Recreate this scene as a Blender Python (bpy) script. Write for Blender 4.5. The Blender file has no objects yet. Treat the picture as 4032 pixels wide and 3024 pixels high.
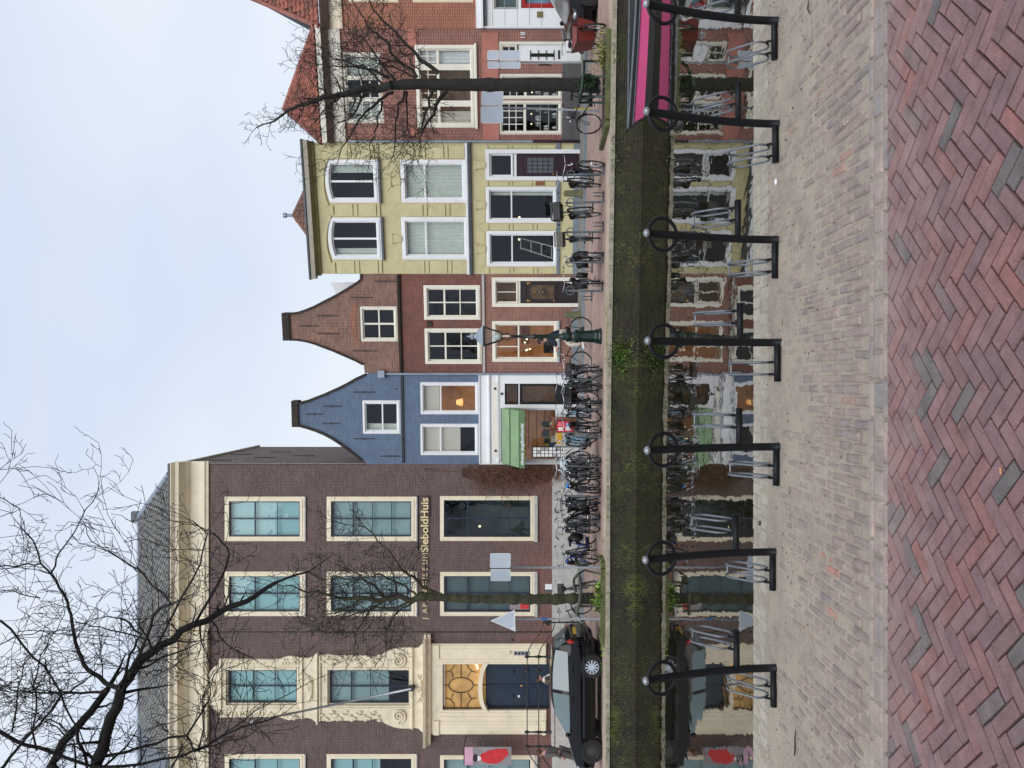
import bpy, bmesh, math, random
from mathutils import Vector, Matrix, noise
from mathutils.geometry import tessellate_polygon
PI = math.pi
SC = bpy.context.scene
COL = SC.collection
random.seed(7)

# ---------------------------------------------------------------- camera (portrait photograph stored on its side)
F, EYE, VH, UC = 3030.0, 1.8, 2119.0, 1512.0      # focal length in photo pixels, eye height, horizon column, centre row
cam = bpy.data.cameras.new('camera')
cam.sensor_width = 36.0
cam.lens = F / 4032.0 * 36.0
cam.shift_x = -(VH - 2016.0) / 4032.0
cam.clip_end = 3000.0
cam_o = bpy.data.objects.new('camera', cam)
COL.objects.link(cam_o)
cam_o.matrix_world = Matrix(((0, 1, 0, 0), (0, 0, -1, 0), (-1, 0, 0, EYE), (0, 0, 0, 1)))
SC.camera = cam_o

# ---------------------------------------------------------------- sky, overcast
SUN_EL, SUN_AZ = math.radians(42), math.radians(180)   # behind the photographer
w = bpy.data.worlds.new('World')
SC.world = w
w.use_nodes = True
nt = w.node_tree
nt.nodes.clear()
n_out = nt.nodes.new('ShaderNodeOutputWorld')
n_bg = nt.nodes.new('ShaderNodeBackground')
n_sky = nt.nodes.new('ShaderNodeTexSky')
n_sky.sky_type = 'NISHITA'
n_sky.sun_disc = False
n_sky.sun_elevation = SUN_EL
n_sky.sun_rotation = SUN_AZ
n_sky.air_density = 1.0
n_sky.dust_density = 2.0
n_tc = nt.nodes.new('ShaderNodeTexCoord')
n_map = nt.nodes.new('ShaderNodeMapping')
n_map.inputs['Scale'].default_value = (1.0, 1.0, 2.2)
n_no = nt.nodes.new('ShaderNodeTexNoise')
n_no.inputs['Scale'].default_value = 1.6
n_no.inputs['Detail'].default_value = 3.0
n_no.inputs['Roughness'].default_value = 0.42
n_cr = nt.nodes.new('ShaderNodeValToRGB')
n_cr.color_ramp.elements[0].position = 0.28
n_cr.color_ramp.elements[0].color = (6.9, 8.3, 11.0, 1)
n_cr.color_ramp.elements[1].position = 0.70
n_cr.color_ramp.elements[1].color = (10.2, 10.9, 11.9, 1)
n_mix = nt.nodes.new('ShaderNodeMixRGB')
n_mix.inputs[0].default_value = 0.88                    # cloud cover
nt.links.new(n_tc.outputs['Generated'], n_map.inputs[0])
nt.links.new(n_map.outputs[0], n_no.inputs['Vector'])
nt.links.new(n_no.outputs['Fac'], n_cr.inputs[0])
nt.links.new(n_sky.outputs[0], n_mix.inputs[1])
nt.links.new(n_cr.outputs[0], n_mix.inputs[2])
nt.links.new(n_mix.outputs[0], n_bg.inputs[0])
nt.links.new(n_bg.outputs[0], n_out.inputs[0])
n_bg.inputs[1].default_value = 0.082
sun = bpy.data.lights.new('sun', 'SUN')
sun.energy = 1.5
sun.angle = math.radians(50)
sun.color = (1.0, 0.965, 0.92)
sun_o = bpy.data.objects.new('sun', sun)
COL.objects.link(sun_o)
_d = Vector((math.sin(SUN_AZ) * math.cos(SUN_EL), math.cos(SUN_AZ) * math.cos(SUN_EL), math.sin(SUN_EL)))
sun_o.rotation_euler = _d.to_track_quat('Z', 'Y').to_euler()
SC.view_settings.view_transform = 'Standard'
SC.view_settings.look = 'None'
SC.view_settings.exposure = 0.12
SC.view_settings.gamma = 1.0
SC.cycles.max_bounces = 6
SC.cycles.transparent_max_bounces = 12
SC.cycles.caustics_reflective = False
SC.cycles.caustics_refractive = False

# ---------------------------------------------------------------- helpers
def srgb(r, g, b, k=1.0):
    f = lambda c: (c / 255.0 / 12.92 if c / 255.0 <= 0.04045 else ((c / 255.0 + 0.055) / 1.055) ** 2.4)
    return (min(1, f(r) * k), min(1, f(g) * k), min(1, f(b) * k), 1.0)

class NB:
    """small node-tree helper"""
    def __init__(s, name):
        s.m = bpy.data.materials.new(name); s.m.use_nodes = True
        s.t = s.m.node_tree; s.p = s.t.nodes['Principled BSDF']; s.out = s.t.nodes['Material Output']
    def n(s, typ, **kw):
        x = s.t.nodes.new('ShaderNode' + typ)
        for k, v in kw.items():
            if k in x.inputs: x.inputs[k].default_value = v
            else: setattr(x, k, v)
        return x
    def l(s, a, b): s.t.links.new(a, b)
    def noise(s, vec, scale, detail=4, rough=0.6):
        x = s.n('TexNoise'); x.inputs['Scale'].default_value = scale; x.inputs['Detail'].default_value = detail
        x.inputs['Roughness'].default_value = rough
        if vec is not None: s.l(vec, x.inputs['Vector'])
        return x.outputs['Fac']
    def ramp(s, fac, stops, interp='LINEAR'):
        x = s.n('ValToRGB'); cr = x.color_ramp; cr.interpolation = interp
        while len(cr.elements) < len(stops): cr.elements.new(0.5)
        for e, (p, c) in zip(cr.elements, stops):
            e.position = p; e.color = c if len(c) == 4 else (*c, 1)
        s.l(fac, x.inputs[0]); return x.outputs[0]
    def mix(s, fac, a, b, mode='MIX'):
        x = s.n('MixRGB', blend_type=mode)
        for i, v in ((0, fac), (1, a), (2, b)):
            if hasattr(v, 'type') or hasattr(v, 'links'): s.l(v, x.inputs[i])
            else: x.inputs[i].default_value = v
        return x.outputs[0]
    def math(s, op, a, b=0.0):
        x = s.n('Math', operation=op)
        for i, v in ((0, a), (1, b)):
            if hasattr(v, 'links'): s.l(v, x.inputs[i])
            else: x.inputs[i].default_value = v
        return x.outputs[0]
    def bump(s, h, dist=0.01, strength=0.6):
        x = s.n('Bump'); x.inputs['Distance'].default_value = dist; x.inputs['Strength'].default_value = strength
        s.l(h, x.inputs['Height']); s.l(x.outputs[0], s.p.inputs['Normal']); return x
    def obj(s): return s.n('TexCoord').outputs['Object']
    def pos(s): return s.n('NewGeometry').outputs['Position']
    def col(s, c): 
        if hasattr(c, 'links'): s.l(c, s.p.inputs['Base Color'])
        else: s.p.inputs['Base Color'].default_value = c

MATS = {}
def paint(name, c, rough=0.5, var=0.12, scale=3.0, bump=0.0, metal=0.0, spec=0.5, dirt=None, bscale=40):
    if name in MATS: return MATS[name]
    b = NB(name); o = b.pos()
    f = b.noise(o, scale, 5)
    dark = tuple(x * (1 - var * 1.6) for x in c[:3]) + (1,); lite = tuple(min(1, x * (1 + var)) for x in c[:3]) + (1,)
    cc = b.ramp(f, [(0.3, dark), (0.7, lite)])
    if dirt:
        g = b.noise(o, scale * 0.7 + 1.3, 8, 0.7)
        m = b.ramp(g, [(0.52, (0, 0, 0, 1)), (0.72, (1, 1, 1, 1))])
        cc = b.mix(b.math('MULTIPLY', m, dirt[1]), cc, dirt[0])
    b.col(cc)
    b.p.inputs['Roughness'].default_value = rough; b.p.inputs['Metallic'].default_value = metal
    b.p.inputs['Specular IOR Level'].default_value = spec
    if bump: b.bump(b.noise(o, bscale, 4), 0.02, bump)
    MATS[name] = b.m
    return b.m

def brickmat(name, c1, c2, mortar, axis='x', bw=0.215, rh=0.062, ms=0.006, var=0.35, stain=None, moss=0.0, bump=0.6, scale_noise=1.2, lime=0.0, low=False):
    b = NB(name)
    o = b.obj(); sp = b.n('SeparateXYZ'); b.l(o, sp.inputs[0])
    cx = b.n('CombineXYZ'); b.l(sp.outputs['X' if axis == 'x' else 'Y'], cx.inputs[0]); b.l(sp.outputs['Z'], cx.inputs[1])
    # slight irregularity of the coursing
    nz = b.n('TexNoise'); nz.inputs['Scale'].default_value = 2.5; b.l(o, nz.inputs['Vector'])
    sub = b.n('VectorMath', operation='SUBTRACT'); sub.inputs[1].default_value = (0.5, 0.5, 0.5); b.l(nz.outputs['Color'], sub.inputs[0])
    scl = b.n('VectorMath', operation='SCALE'); scl.inputs['Scale'].default_value = 0.02; b.l(sub.outputs[0], scl.inputs[0])
    add = b.n('VectorMath', operation='ADD'); b.l(cx.outputs[0], add.inputs[0]); b.l(scl.outputs[0], add.inputs[1])
    t = b.n('TexBrick'); b.l(add.outputs[0], t.inputs['Vector'])
    t.offset = 0.5
    t.inputs['Color1'].default_value = c1; t.inputs['Color2'].default_value = c2; t.inputs['Mortar'].default_value = mortar
    t.inputs['Scale'].default_value = 1.0; t.inputs['Mortar Size'].default_value = ms; t.inputs['Mortar Smooth'].default_value = 0.3
    t.inputs['Bias'].default_value = 0.0; t.inputs['Brick Width'].default_value = bw; t.inputs['Row Height'].default_value = rh
    f = b.noise(o, scale_noise, 8, 0.68)
    g = b.ramp(f, [(0.28, (1 - var,) * 3), (0.72, (1 + var,) * 3)])
    cc = b.mix(1.0, t.outputs['Color'], g, 'MULTIPLY')
    if stain:
        h = b.noise(o, 0.55, 7, 0.65)
        m = b.ramp(h, [(0.48, (0, 0, 0)), (0.66, (1, 1, 1))])
        cc = b.mix(b.math('MULTIPLY', m, stain[1]), cc, stain[0])
    if lime:
        h = b.noise(o, 9.0, 6, 0.75)
        m = b.ramp(h, [(0.54, (0, 0, 0)), (0.70, (1, 1, 1))])
        h2 = b.noise(add.outputs[0], 26.0, 4, 0.8); m2 = b.ramp(h2, [(0.46, (0, 0, 0)), (0.62, (1, 1, 1))])
        cc = b.mix(b.math('MULTIPLY', b.math('MULTIPLY', b.math('ADD', m, 0.35), m2), lime), cc, (0.5, 0.46, 0.42, 1))
    if low:
        hz = b.math('ADD', b.math('MULTIPLY', sp.outputs['Z'], -0.16), b.noise(o, 0.8, 6, 0.7)); m = b.ramp(hz, [(-0.0, (0, 0, 0)), (0.35, (1, 1, 1))])
        cc = b.mix(b.math('MULTIPLY', m, 0.75), cc, b.mix(1.0, cc, (1.55, 1.02, 0.88, 1), 'MULTIPLY'))
    if moss:
        h = b.noise(o, 0.9, 9, 0.72)
        hi = b.noise(o, 22.0, 5, 0.8)
        m = b.ramp(b.math('MULTIPLY', h, b.math('ADD', hi, 0.5)), [(0.42, (0, 0, 0)), (0.60, (1, 1, 1))])
        cc = b.mix(b.math('MULTIPLY', m, moss), cc, (0.07, 0.082, 0.016, 1))
        sk = b.n('Mapping'); sk.inputs['Scale'].default_value = (26, 26, 11); b.l(o, sk.inputs[0])
        hs = b.noise(sk.outputs[0], 1.0, 6, 0.75); h3 = b.noise(o, 0.7, 6, 0.7)
        m3 = b.ramp(b.math('ADD', hs, b.math('MULTIPLY', b.math('SUBTRACT', h3, 0.5), 0.9)), [(0.56, (0, 0, 0)), (0.68, (1, 1, 1))])
        cc = b.mix(b.math('MULTIPLY', m3, 0.62), cc, (0.21, 0.23, 0.045, 1))
        m4 = b.ramp(hs, [(0.30, (0.25, 0.25, 0.25)), (0.5, (1, 1, 1))]); cc = b.mix(1.0, cc, m4, 'MULTIPLY')
    b.col(cc)
    b.p.inputs['Roughness'].default_value = 0.85
    hgt = b.math('ADD', b.math('MULTIPLY', b.math('SUBTRACT', 1.0, t.outputs['Fac']), 1.0), b.math('MULTIPLY', b.noise(o, 45, 3), 0.5))
    b.bump(hgt, 0.012, bump)
    MATS[name] = b.m
    return b.m

class MB:
    def __init__(s): s.v = []; s.f = []; s.mi = []
    def add(s, vs, fs, mi=0):
        o = len(s.v); s.v.extend([tuple(p) for p in vs])
        for q in fs: s.f.append(tuple(i + o for i in q)); s.mi.append(mi)
        return s
    def box(s, x0, x1, y0, y1, z0, z1, mi=0):
        return s.add([(x0, y0, z0), (x1, y0, z0), (x1, y1, z0), (x0, y1, z0), (x0, y0, z1), (x1, y0, z1), (x1, y1, z1), (x0, y1, z1)],
                     [(0, 3, 2, 1), (4, 5, 6, 7), (0, 1, 5, 4), (1, 2, 6, 5), (2, 3, 7, 6), (3, 0, 4, 7)], mi)
    def obox(s, c, ax, ay, az, mi=0):
        """box about centre c with half-vectors"""
        c, ax, ay, az = map(Vector, (c, ax, ay, az))
        P = [c + ax * i + ay * j + az * k for k in (-1, 1) for j in (-1, 1) for i in (-1, 1)]
        return s.add(P, [(0, 2, 3, 1), (4, 5, 7, 6), (0, 1, 5, 4), (1, 3, 7, 5), (3, 2, 6, 7), (2, 0, 4, 6)], mi)
    def prism(s, outer, holes, y0, y1, mi=0, back=True):
        """polygon in the xz plane with holes, from y0 (front) to y1"""
        loops = [list(outer)] + [list(h) for h in holes]
        flat = [p for lp in loops for p in lp]
        tris = tessellate_polygon([[Vector((p[0], p[1], 0)) for p in lp] for lp in loops])
        n = len(flat)
        vs = [(p[0], y0, p[1]) for p in flat] + [(p[0], y1, p[1]) for p in flat]
        fs = []
        for a, b, c in tris:
            pa, pb, pc = flat[a], flat[b], flat[c]
            cr = (pb[0] - pa[0]) * (pc[1] - pa[1]) - (pb[1] - pa[1]) * (pc[0] - pa[0])
            if abs(cr) < 1e-12: continue
            if cr < 0: b, c = c, b
            fs.append((a, b, c))
            if back: fs.append((a + n, c + n, b + n))
        st = 0
        for k, lp in enumerate(loops):
            area = sum(lp[i][0] * lp[(i + 1) % len(lp)][1] - lp[(i + 1) % len(lp)][0] * lp[i][1] for i in range(len(lp)))
            ccw = (area > 0) == (k == 0)
            for i in range(len(lp)):
                a = st + i; b = st + (i + 1) % len(lp)
                fs.append((a, a + n, b + n, b) if ccw else (a, b, b + n, a + n))
            st += len(lp)
        return s.add(vs, fs, mi)
    def extr(s, prof, x0, x1, mi=0):
        """profile [(y,z)] swept along x"""
        n = len(prof)
        vs = [(x0, y, z) for y, z in prof] + [(x1, y, z) for y, z in prof]
        fs = [(i, (i + 1) % n, (i + 1) % n + n, i + n) for i in range(n)]
        fs += [tuple(range(n - 1, -1, -1)), tuple(range(n, 2 * n))]
        return s.add(vs, fs, mi)
    def tube(s, pts, r, seg=8, mi=0, closed=False, cap=True):
        pts = [Vector(p) for p in pts]; n = len(pts)
        rs = r if isinstance(r, (list, tuple)) else [r] * n
        T = []
        for i in range(n):
            a = pts[(i - 1) % n] if (closed or i > 0) else pts[0]
            b = pts[(i + 1) % n] if (closed or i < n - 1) else pts[-1]
            d = b - a
            T.append(d.normalized() if d.length > 1e-9 else Vector((0, 0, 1)))
        ref = Vector((0, 0, 1)) if abs(T[0].z) < 0.9 else Vector((1, 0, 0))
        N = T[0].cross(ref).normalized()
        vs = []
        for i in range(n):
            N = N - T[i] * N.dot(T[i])
            N = N.normalized() if N.length > 1e-6 else T[i].orthogonal().normalized()
            B = T[i].cross(N)
            for k in range(seg):
                a = 2 * PI * k / seg
                vs.append(pts[i] + (N * math.cos(a) + B * math.sin(a)) * rs[i])
        fs = []
        m = n if closed else n - 1
        for i in range(m):
            j = (i + 1) % n
            for k in range(seg):
                q = (k + 1) % seg
                fs.append((i * seg + k, j * seg + k, j * seg + q, i * seg + q)[::-1])
        if not closed and cap:
            fs.append(tuple(range(seg - 1, -1, -1))[::-1]); fs.append(tuple(range((n - 1) * seg, n * seg))[::-1])
        return s.add(vs, fs, mi)
    def lathe(s, prof, c=(0, 0, 0), seg=16, mi=0, axis='z', ang0=0.0):
        """profile [(r,z)] about a vertical axis through c"""
        vs = []; fs = []; n = len(prof)
        for k in range(seg):
            a = 2 * PI * k / seg + ang0
            for r, z in prof:
                x, y = r * math.cos(a), r * math.sin(a)
                p = (x, y, z) if axis == 'z' else ((x, z, y) if axis == 'y' else (z, x, y))
                vs.append((p[0] + c[0], p[1] + c[1], p[2] + c[2]))
        for k in range(seg):
            q = (k + 1) % seg
            for i in range(n - 1):
                fs.append((k * n + i, q * n + i, q * n + i + 1, k * n + i + 1))
        return s.add(vs, fs, mi)
    def ball(s, c, r, seg=10, ring=6, sc=(1, 1, 1), mi=0):
        prof = [(max(1e-4, math.sin(PI * i / ring)), -math.cos(PI * i / ring)) for i in range(ring + 1)]
        vs = []; fs = []
        for k in range(seg):
            a = 2 * PI * k / seg
            for q, z in prof: vs.append((c[0] + q * math.cos(a) * r * sc[0], c[1] + q * math.sin(a) * r * sc[1], c[2] + z * r * sc[2]))
        n = ring + 1
        for k in range(seg):
            q = (k + 1) % seg
            for i in range(ring): fs.append((k * n + i, q * n + i, q * n + i + 1, k * n + i + 1))
        return s.add(vs, fs, mi)
    def quad(s, a, b, c, d, mi=0): return s.add([a, b, c, d], [(0, 1, 2, 3)], mi)
    def mesh(s, name, mats, smooth=False):
        me = bpy.data.meshes.new(name)
        me.from_pydata(s.v, [], s.f)
        for m in (mats if isinstance(mats, (list, tuple)) else [mats]): me.materials.append(m)
        if len(set(s.mi)) > 1: me.polygons.foreach_set('material_index', s.mi)
        if smooth: me.polygons.foreach_set('use_smooth', [True] * len(me.polygons))
        me.update()
        return me
    def build(s, name, mats, parent=None, smooth=False, auto=None):
        me = s.mesh(name, mats, smooth)
        if auto is not None:
            me.polygons.foreach_set('use_smooth', [True] * len(me.polygons))
            me.set_sharp_from_angle(angle=math.radians(auto))
        return link(name, me, parent)

def link(name, data, parent=None):
    o = bpy.data.objects.new(name, data)
    COL.objects.link(o)
    if parent is not None: o.parent = parent
    return o
def tag(o, label=None, cat=None, group=None, kind=None):
    if label: o['label'] = label
    if cat: o['category'] = cat
    if group: o['group'] = group
    if kind: o['kind'] = kind
    return o
def thing(name, label, cat, loc=(0, 0, 0), rz=0.0, group=None):
    o = link(name, None); o.location = loc; o.rotation_euler = (0, 0, rz); o.empty_display_size = 0.2
    return tag(o, label, cat, group)
def kids(o): return [c for c in ALLK.get(o.name, [])]
def copy_tree(src, parent=None, cmap=None):
    c = src.copy(); COL.objects.link(c); c.parent = parent
    for ch in src.children: copy_tree(ch, c)
    return c
def lerp(a, b, t): return a + (b - a) * t
def tab(T, x):
    if x <= T[0][0]: return T[0][1]
    for (a, p), (b, q) in zip(T, T[1:]):
        if x <= b: return p + (q - p) * (x - a) / (b - a)
    return T[-1][1]

# photograph crops used when measuring: (x offset, y offset, scale)
CR = {'D': (0, 0, 1.82278), '1': (600, 1700, .79826), '2': (1600, 2300, .43647), '3': (1600, 1700, .42194), '4': (1100, 1000, .54237),
      '5': (1800, 1000, .51245), '6': (1100, 450, .45198), '7': (1800, 450, .4522), '8': (900, 0, .72333), 'Z': (0, 1700, .79808),
      'E1': (1800, 0, .30134), 'E2': (1200, 0, .33906), 'E3': (2100, 1100, .2773), 'E4': (2100, 1540, .2773), 'E5': (2100, 1980, .30132),
      'E6': (1850, 2700, .25769), 'E7': (780, 2200, .45209), 'E8': (1850, 1250, .25769), 'F': (0, 0, 1.0)}
def full(c, x, y):
    a, b, k = CR[c]; return a + k * x, b + k * y
def ray(c, x, y):
    V, yy = full(c, x, y); return (UC - yy) / F, (VH - V) / F     # dX/dY, dZ/dY
def at(c, x, y, Y):
    a, b = ray(c, x, y); return Vector((a * Y, Y, EYE + b * Y))

# ---------------------------------------------------------------- ground plan
QUAY = [(-30, 21.1), (-9.4, 20.45), (-2.3, 20.27), (.1, 20.0), (2.35, 19.6), (5.1, 19.16), (7.8, 18.74), (30, 15.2)]
FAC = [(-30, 29.3), (-3.06, 29.3), (.41, 29.0), (4.06, 28.4), (8.6, 27.35), (12.2, 26.45), (30, 21.8)]
ZW = -0.78
def quay(X): return tab(QUAY, X)
def fac(X): return tab(FAC, X)
KERB = 1.75
def gz(X, Y):
    q, f = quay(X), fac(X)
    k = f - KERB
    if Y >= k: return 0.27 + 0.05 * min(1, (Y - k) / KERB)
    d = Y - q
    if d < 2.0: return 0.0
    return 0.17 * (d - 2.0) / (k - q - 2.0)
def ground_at(c, x, y):
    a, b = ray(c, x, y)
    Y = 18.0
    while Y < 32:
        if EYE + b * Y <= gz(a * Y, Y): break
        Y += 0.01
    return Vector((a * Y, Y, gz(a * Y, Y)))

class House:
    def __init__(s, name, label, p0, p1, zb=0.3):
        s.p0 = Vector((p0[0], p0[1])); s.p1 = Vector((p1[0], p1[1])); s.zb = zb
        d = (s.p1 - s.p0); s.w = d.length; s.ang = math.atan2(d.y, d.x)
        s.o = thing(name, label, 'building', (p0[0], p0[1], zb), s.ang)
    def pt(s, c, x, y, off=0.0):
        a, b = ray(c, x, y)
        n = Vector((-math.sin(s.ang), math.cos(s.ang))); q = s.p0 + n * off
        t = n.dot(q) / (n.x * a + n.y)
        dx, dy = t * a - s.p0.x, t - s.p0.y
        return dx * math.cos(s.ang) + dy * math.sin(s.ang), EYE + b * t - s.zb
    def rect(s, c, x0, x1, y0, y1, off=0.0):
        """crop box -> (s0,s1,z0,z1)"""
        sL, _ = s.pt(c, (x0 + x1) / 2, max(y0, y1), off); sR, _ = s.pt(c, (x0 + x1) / 2, min(y0, y1), off)
        ym = (y0 + y1) / 2
        z1 = s.pt(c, min(x0, x1), ym, off)[1]; z0 = s.pt(c, max(x0, x1), ym, off)[1]
        return (sL, sR, z0, z1)
    def rect2(s, a, b, off=0.0):
        """two (crop,x,y) corners: top-left and bottom-right of the upright picture"""
        sL, z1 = s.pt(*a, off); sR, z0 = s.pt(*b, off)
        return (sL, sR, z0, z1)
def rc(r): return [(r[0], r[2]), (r[1], r[2]), (r[1], r[3]), (r[0], r[3])]

# ---------------------------------------------------------------- materials
M_CREAM = paint('cream_paint', srgb(240, 228, 200), 0.45, 0.05, 1.5, dirt=((0.42, 0.36, 0.27, 1), 0.35))
M_STONE_C = paint('cream_carved_stone', srgb(236, 224, 196), 0.6, 0.08, 4, 0.3, dirt=((0.36, 0.31, 0.23, 1), 0.5))
M_WFRAME = paint('off_white_paint', srgb(240, 236, 220), 0.4, 0.04, 2, dirt=((0.5, 0.46, 0.38, 1), 0.25))
M_WHITE = paint('white_paint', srgb(240, 242, 243), 0.4, 0.03, 1.2, dirt=((0.55, 0.55, 0.52, 1), 0.25))
M_NAVY = paint('navy_paint', srgb(30, 45, 62), 0.3, 0.1)
M_BLACKP = paint('black_paint', srgb(24, 24, 26), 0.35, 0.15)
M_AUBERG = paint('aubergine_paint', srgb(52, 28, 40), 0.25, 0.1)
M_DBROWN = paint('dark_brown_paint', srgb(48, 38, 38), 0.3, 0.12)
M_GREYST = paint('grey_stone', srgb(188, 186, 180), 0.75, 0.1, 5, 0.25, dirt=((0.2, 0.2, 0.18, 1), 0.4))
M_BLUEST = paint('blue_grey_stone', srgb(128, 140, 148), 0.7, 0.12, 5, 0.2, dirt=((0.12, 0.13, 0.12, 1), 0.4))
M_DKGREY = paint('dark_grey_plinth', srgb(92, 90, 90), 0.8, 0.12, 4, 0.2)
M_LEAD = paint('lead_grey', srgb(92, 98, 104), 0.5, 0.15, 4)
M_ZINC = paint('zinc', srgb(150, 160, 172), 0.45, 0.12, 3, metal=0.3)
M_COPING = paint('dark_coping', srgb(52, 44, 40), 0.8, 0.3, 6, 0.4, dirt=((0.10, 0.10, 0.05, 1), 0.6))
M_YELLOW = paint('yellow_render', srgb(208, 199, 154), 0.75, 0.06, 1.4, 0.12, dirt=((0.38, 0.35, 0.20, 1), 0.40))
M_YELLOW2 = paint('yellow_trim', srgb(208, 199, 154), 0.7, 0.06, 2.5, 0.1, dirt=((0.36, 0.33, 0.18, 1), 0.40))
M_GROOVE = paint('dark_yellow_render', srgb(120, 112, 70), 0.8, 0.1)  # dark olive yellow for the lower cornice and the meter cover
M_PINKST = paint('pink_stone', srgb(186, 122, 108), 0.75, 0.1, 3, 0.15)
M_REDPAINT = paint('red_paint', srgb(178, 32, 24), 0.35, 0.08)
M_IRON = paint('wrought_iron', srgb(34, 36, 36), 0.5, 0.2)
M_POSTBLK = paint('powder_coat_black', srgb(15, 17, 22), 0.5, 0.15, 8, spec=0.3)
M_GALV = paint('galvanised_steel', srgb(158, 162, 166), 0.38, 0.15, 9, metal=0.75)
M_GALVD = paint('weathered_steel', srgb(98, 106, 112), 0.5, 0.18, 9, metal=0.4)
M_LOOP = paint('dull_galvanised_loop', srgb(118, 123, 128), 0.45, 0.15, 9, metal=0.6)
M_CHROME = paint('polished_steel', srgb(190, 192, 195), 0.22, 0.08, 9, metal=0.9)
M_RUBBER = paint('rubber', srgb(28, 28, 29), 0.8, 0.2, 8)
M_PLASTB = paint('black_plastic', srgb(26, 26, 28), 0.5, 0.2, 8)
M_GREEND = paint('dark_green_enamel', srgb(18, 42, 37), 0.32, 0.15, 6)
M_ALU = paint('sign_back_aluminium', srgb(196, 206, 218), 0.5, 0.04, 3)
M_POLE = paint('sign_pole', srgb(150, 156, 160), 0.5, 0.1, 6)
M_AWN = paint('green_canvas', srgb(136, 164, 124), 0.8, 0.10, 2.5, 0.1)
M_AWN2 = paint('green_canvas_valance', srgb(100, 132, 92), 0.8, 0.10, 2.5, 0.1)
M_SKIN = paint('skin', srgb(206, 160, 142), 0.55, 0.06, 12)
M_HAIRD = paint('dark_hair', srgb(38, 30, 27), 0.6, 0.2, 30)
M_HAIRR = paint('auburn_hair', srgb(84, 56, 44), 0.6, 0.2, 30)
M_NAVYC = paint('navy_cloth', srgb(36, 44, 60), 0.9, 0.15, 10)
M_OLIVE = paint('olive_coat', srgb(92, 82, 66), 0.9, 0.15, 8)
M_CREAMC = paint('cream_cloth', srgb(214, 208, 190), 0.9, 0.1, 8)
M_GREYC = paint('grey_cloth', srgb(96, 92, 90), 0.9, 0.15, 8)
M_WHITEC = paint('white_cloth', srgb(232, 232, 232), 0.9, 0.05, 8)
M_BRASS = paint('brass', srgb(196, 150, 80), 0.3, 0.1, metal=0.8)
M_LEATHER = paint('saddle_leather', srgb(34, 31, 30), 0.5, 0.2, 12)
M_BLUEF = paint('bright_blue_plastic', srgb(40, 120, 200), 0.5, 0.1)
M_REDL = paint('red_lens', srgb(190, 24, 24), 0.2, 0.05)
M_AMBERL = paint('amber_lens', srgb(230, 120, 30), 0.2, 0.05)
M_YPLATE = paint('yellow_plate', srgb(228, 186, 50), 0.4, 0.03)
M_SOIL = paint('soil', srgb(70, 60, 48), 0.95, 0.3, 10, 0.6)
M_BAGW = paint('white_plastic_bag', srgb(205, 215, 220), 0.5, 0.15, 14, 0.5)
M_PAPER = paint('paper_card', srgb(232, 232, 226), 0.7, 0.04, 6)
M_WOODB = paint('brown_wood', srgb(140, 92, 58), 0.6, 0.2, 6)
M_CURT = paint('curtain_cloth', srgb(214, 218, 208), 0.9, 0.06, 5)
M_BLIND_T = paint('pale_teal_blind', srgb(158, 204, 206), 0.7, 0.03, 1.0)
M_BLIND_G = paint('grey_teal_blind', srgb(150, 176, 178), 0.7, 0.08, 1.5)
M_BLIND_D = paint('dark_teal_blind', srgb(74, 94, 96), 0.7, 0.2, 1.2)
M_BLIND_W = paint('cream_blind', srgb(216, 206, 192), 0.8, 0.03, 1.0)
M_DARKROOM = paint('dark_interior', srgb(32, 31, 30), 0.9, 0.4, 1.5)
M_DARKROOM2 = paint('dim_interior', srgb(70, 58, 48), 0.9, 0.5, 2.0)
M_PINK = paint('pink_boat_paint', srgb(236, 98, 154), 0.35, 0.06, 2)
M_BOATB = paint('black_boat_paint', srgb(26, 25, 26), 0.35, 0.2, 2)
M_CARB = None

def emis(name, c, s):
    b = NB(name); b.p.inputs['Base Color'].default_value = c
    b.p.inputs['Emission Color'].default_value = c; b.p.inputs['Emission Strength'].default_value = s
    MATS[name] = b.m; return b.m
M_BULB = emis('lit_bulb', (1.0, 0.80, 0.50, 1), 2.0)
M_LAMPSH = emis('lit_lampshade', (1.0, 0.55, 0.18, 1), 0.9)
def warmroom(name, c, s):
    b = NB(name); o = b.pos(); f = b.noise(o, 1.6, 3)
    cc = b.ramp(f, [(0.3, tuple(x * .45 for x in c[:3])), (0.7, c[:3])])
    b.col(cc); b.l(cc, b.p.inputs['Emission Color']); b.p.inputs['Emission Strength'].default_value = s  # surfaces emit their own warm colour in place of lamplight falling on them
    MATS[name] = b.m; return b.m
M_WARM = warmroom('lamplit_room', (0.38, 0.17, 0.06, 1), 0.5)
M_WARM2 = warmroom('lamplit_shop', (0.30, 0.15, 0.075, 1), 0.55)
M_AMBER = warmroom('lamplit_amber_glass', (0.62, 0.36, 0.12, 1), 0.30)
M_DUSK = warmroom('dim_lit_room', (0.17, 0.085, 0.035, 1), 0.35)

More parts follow.
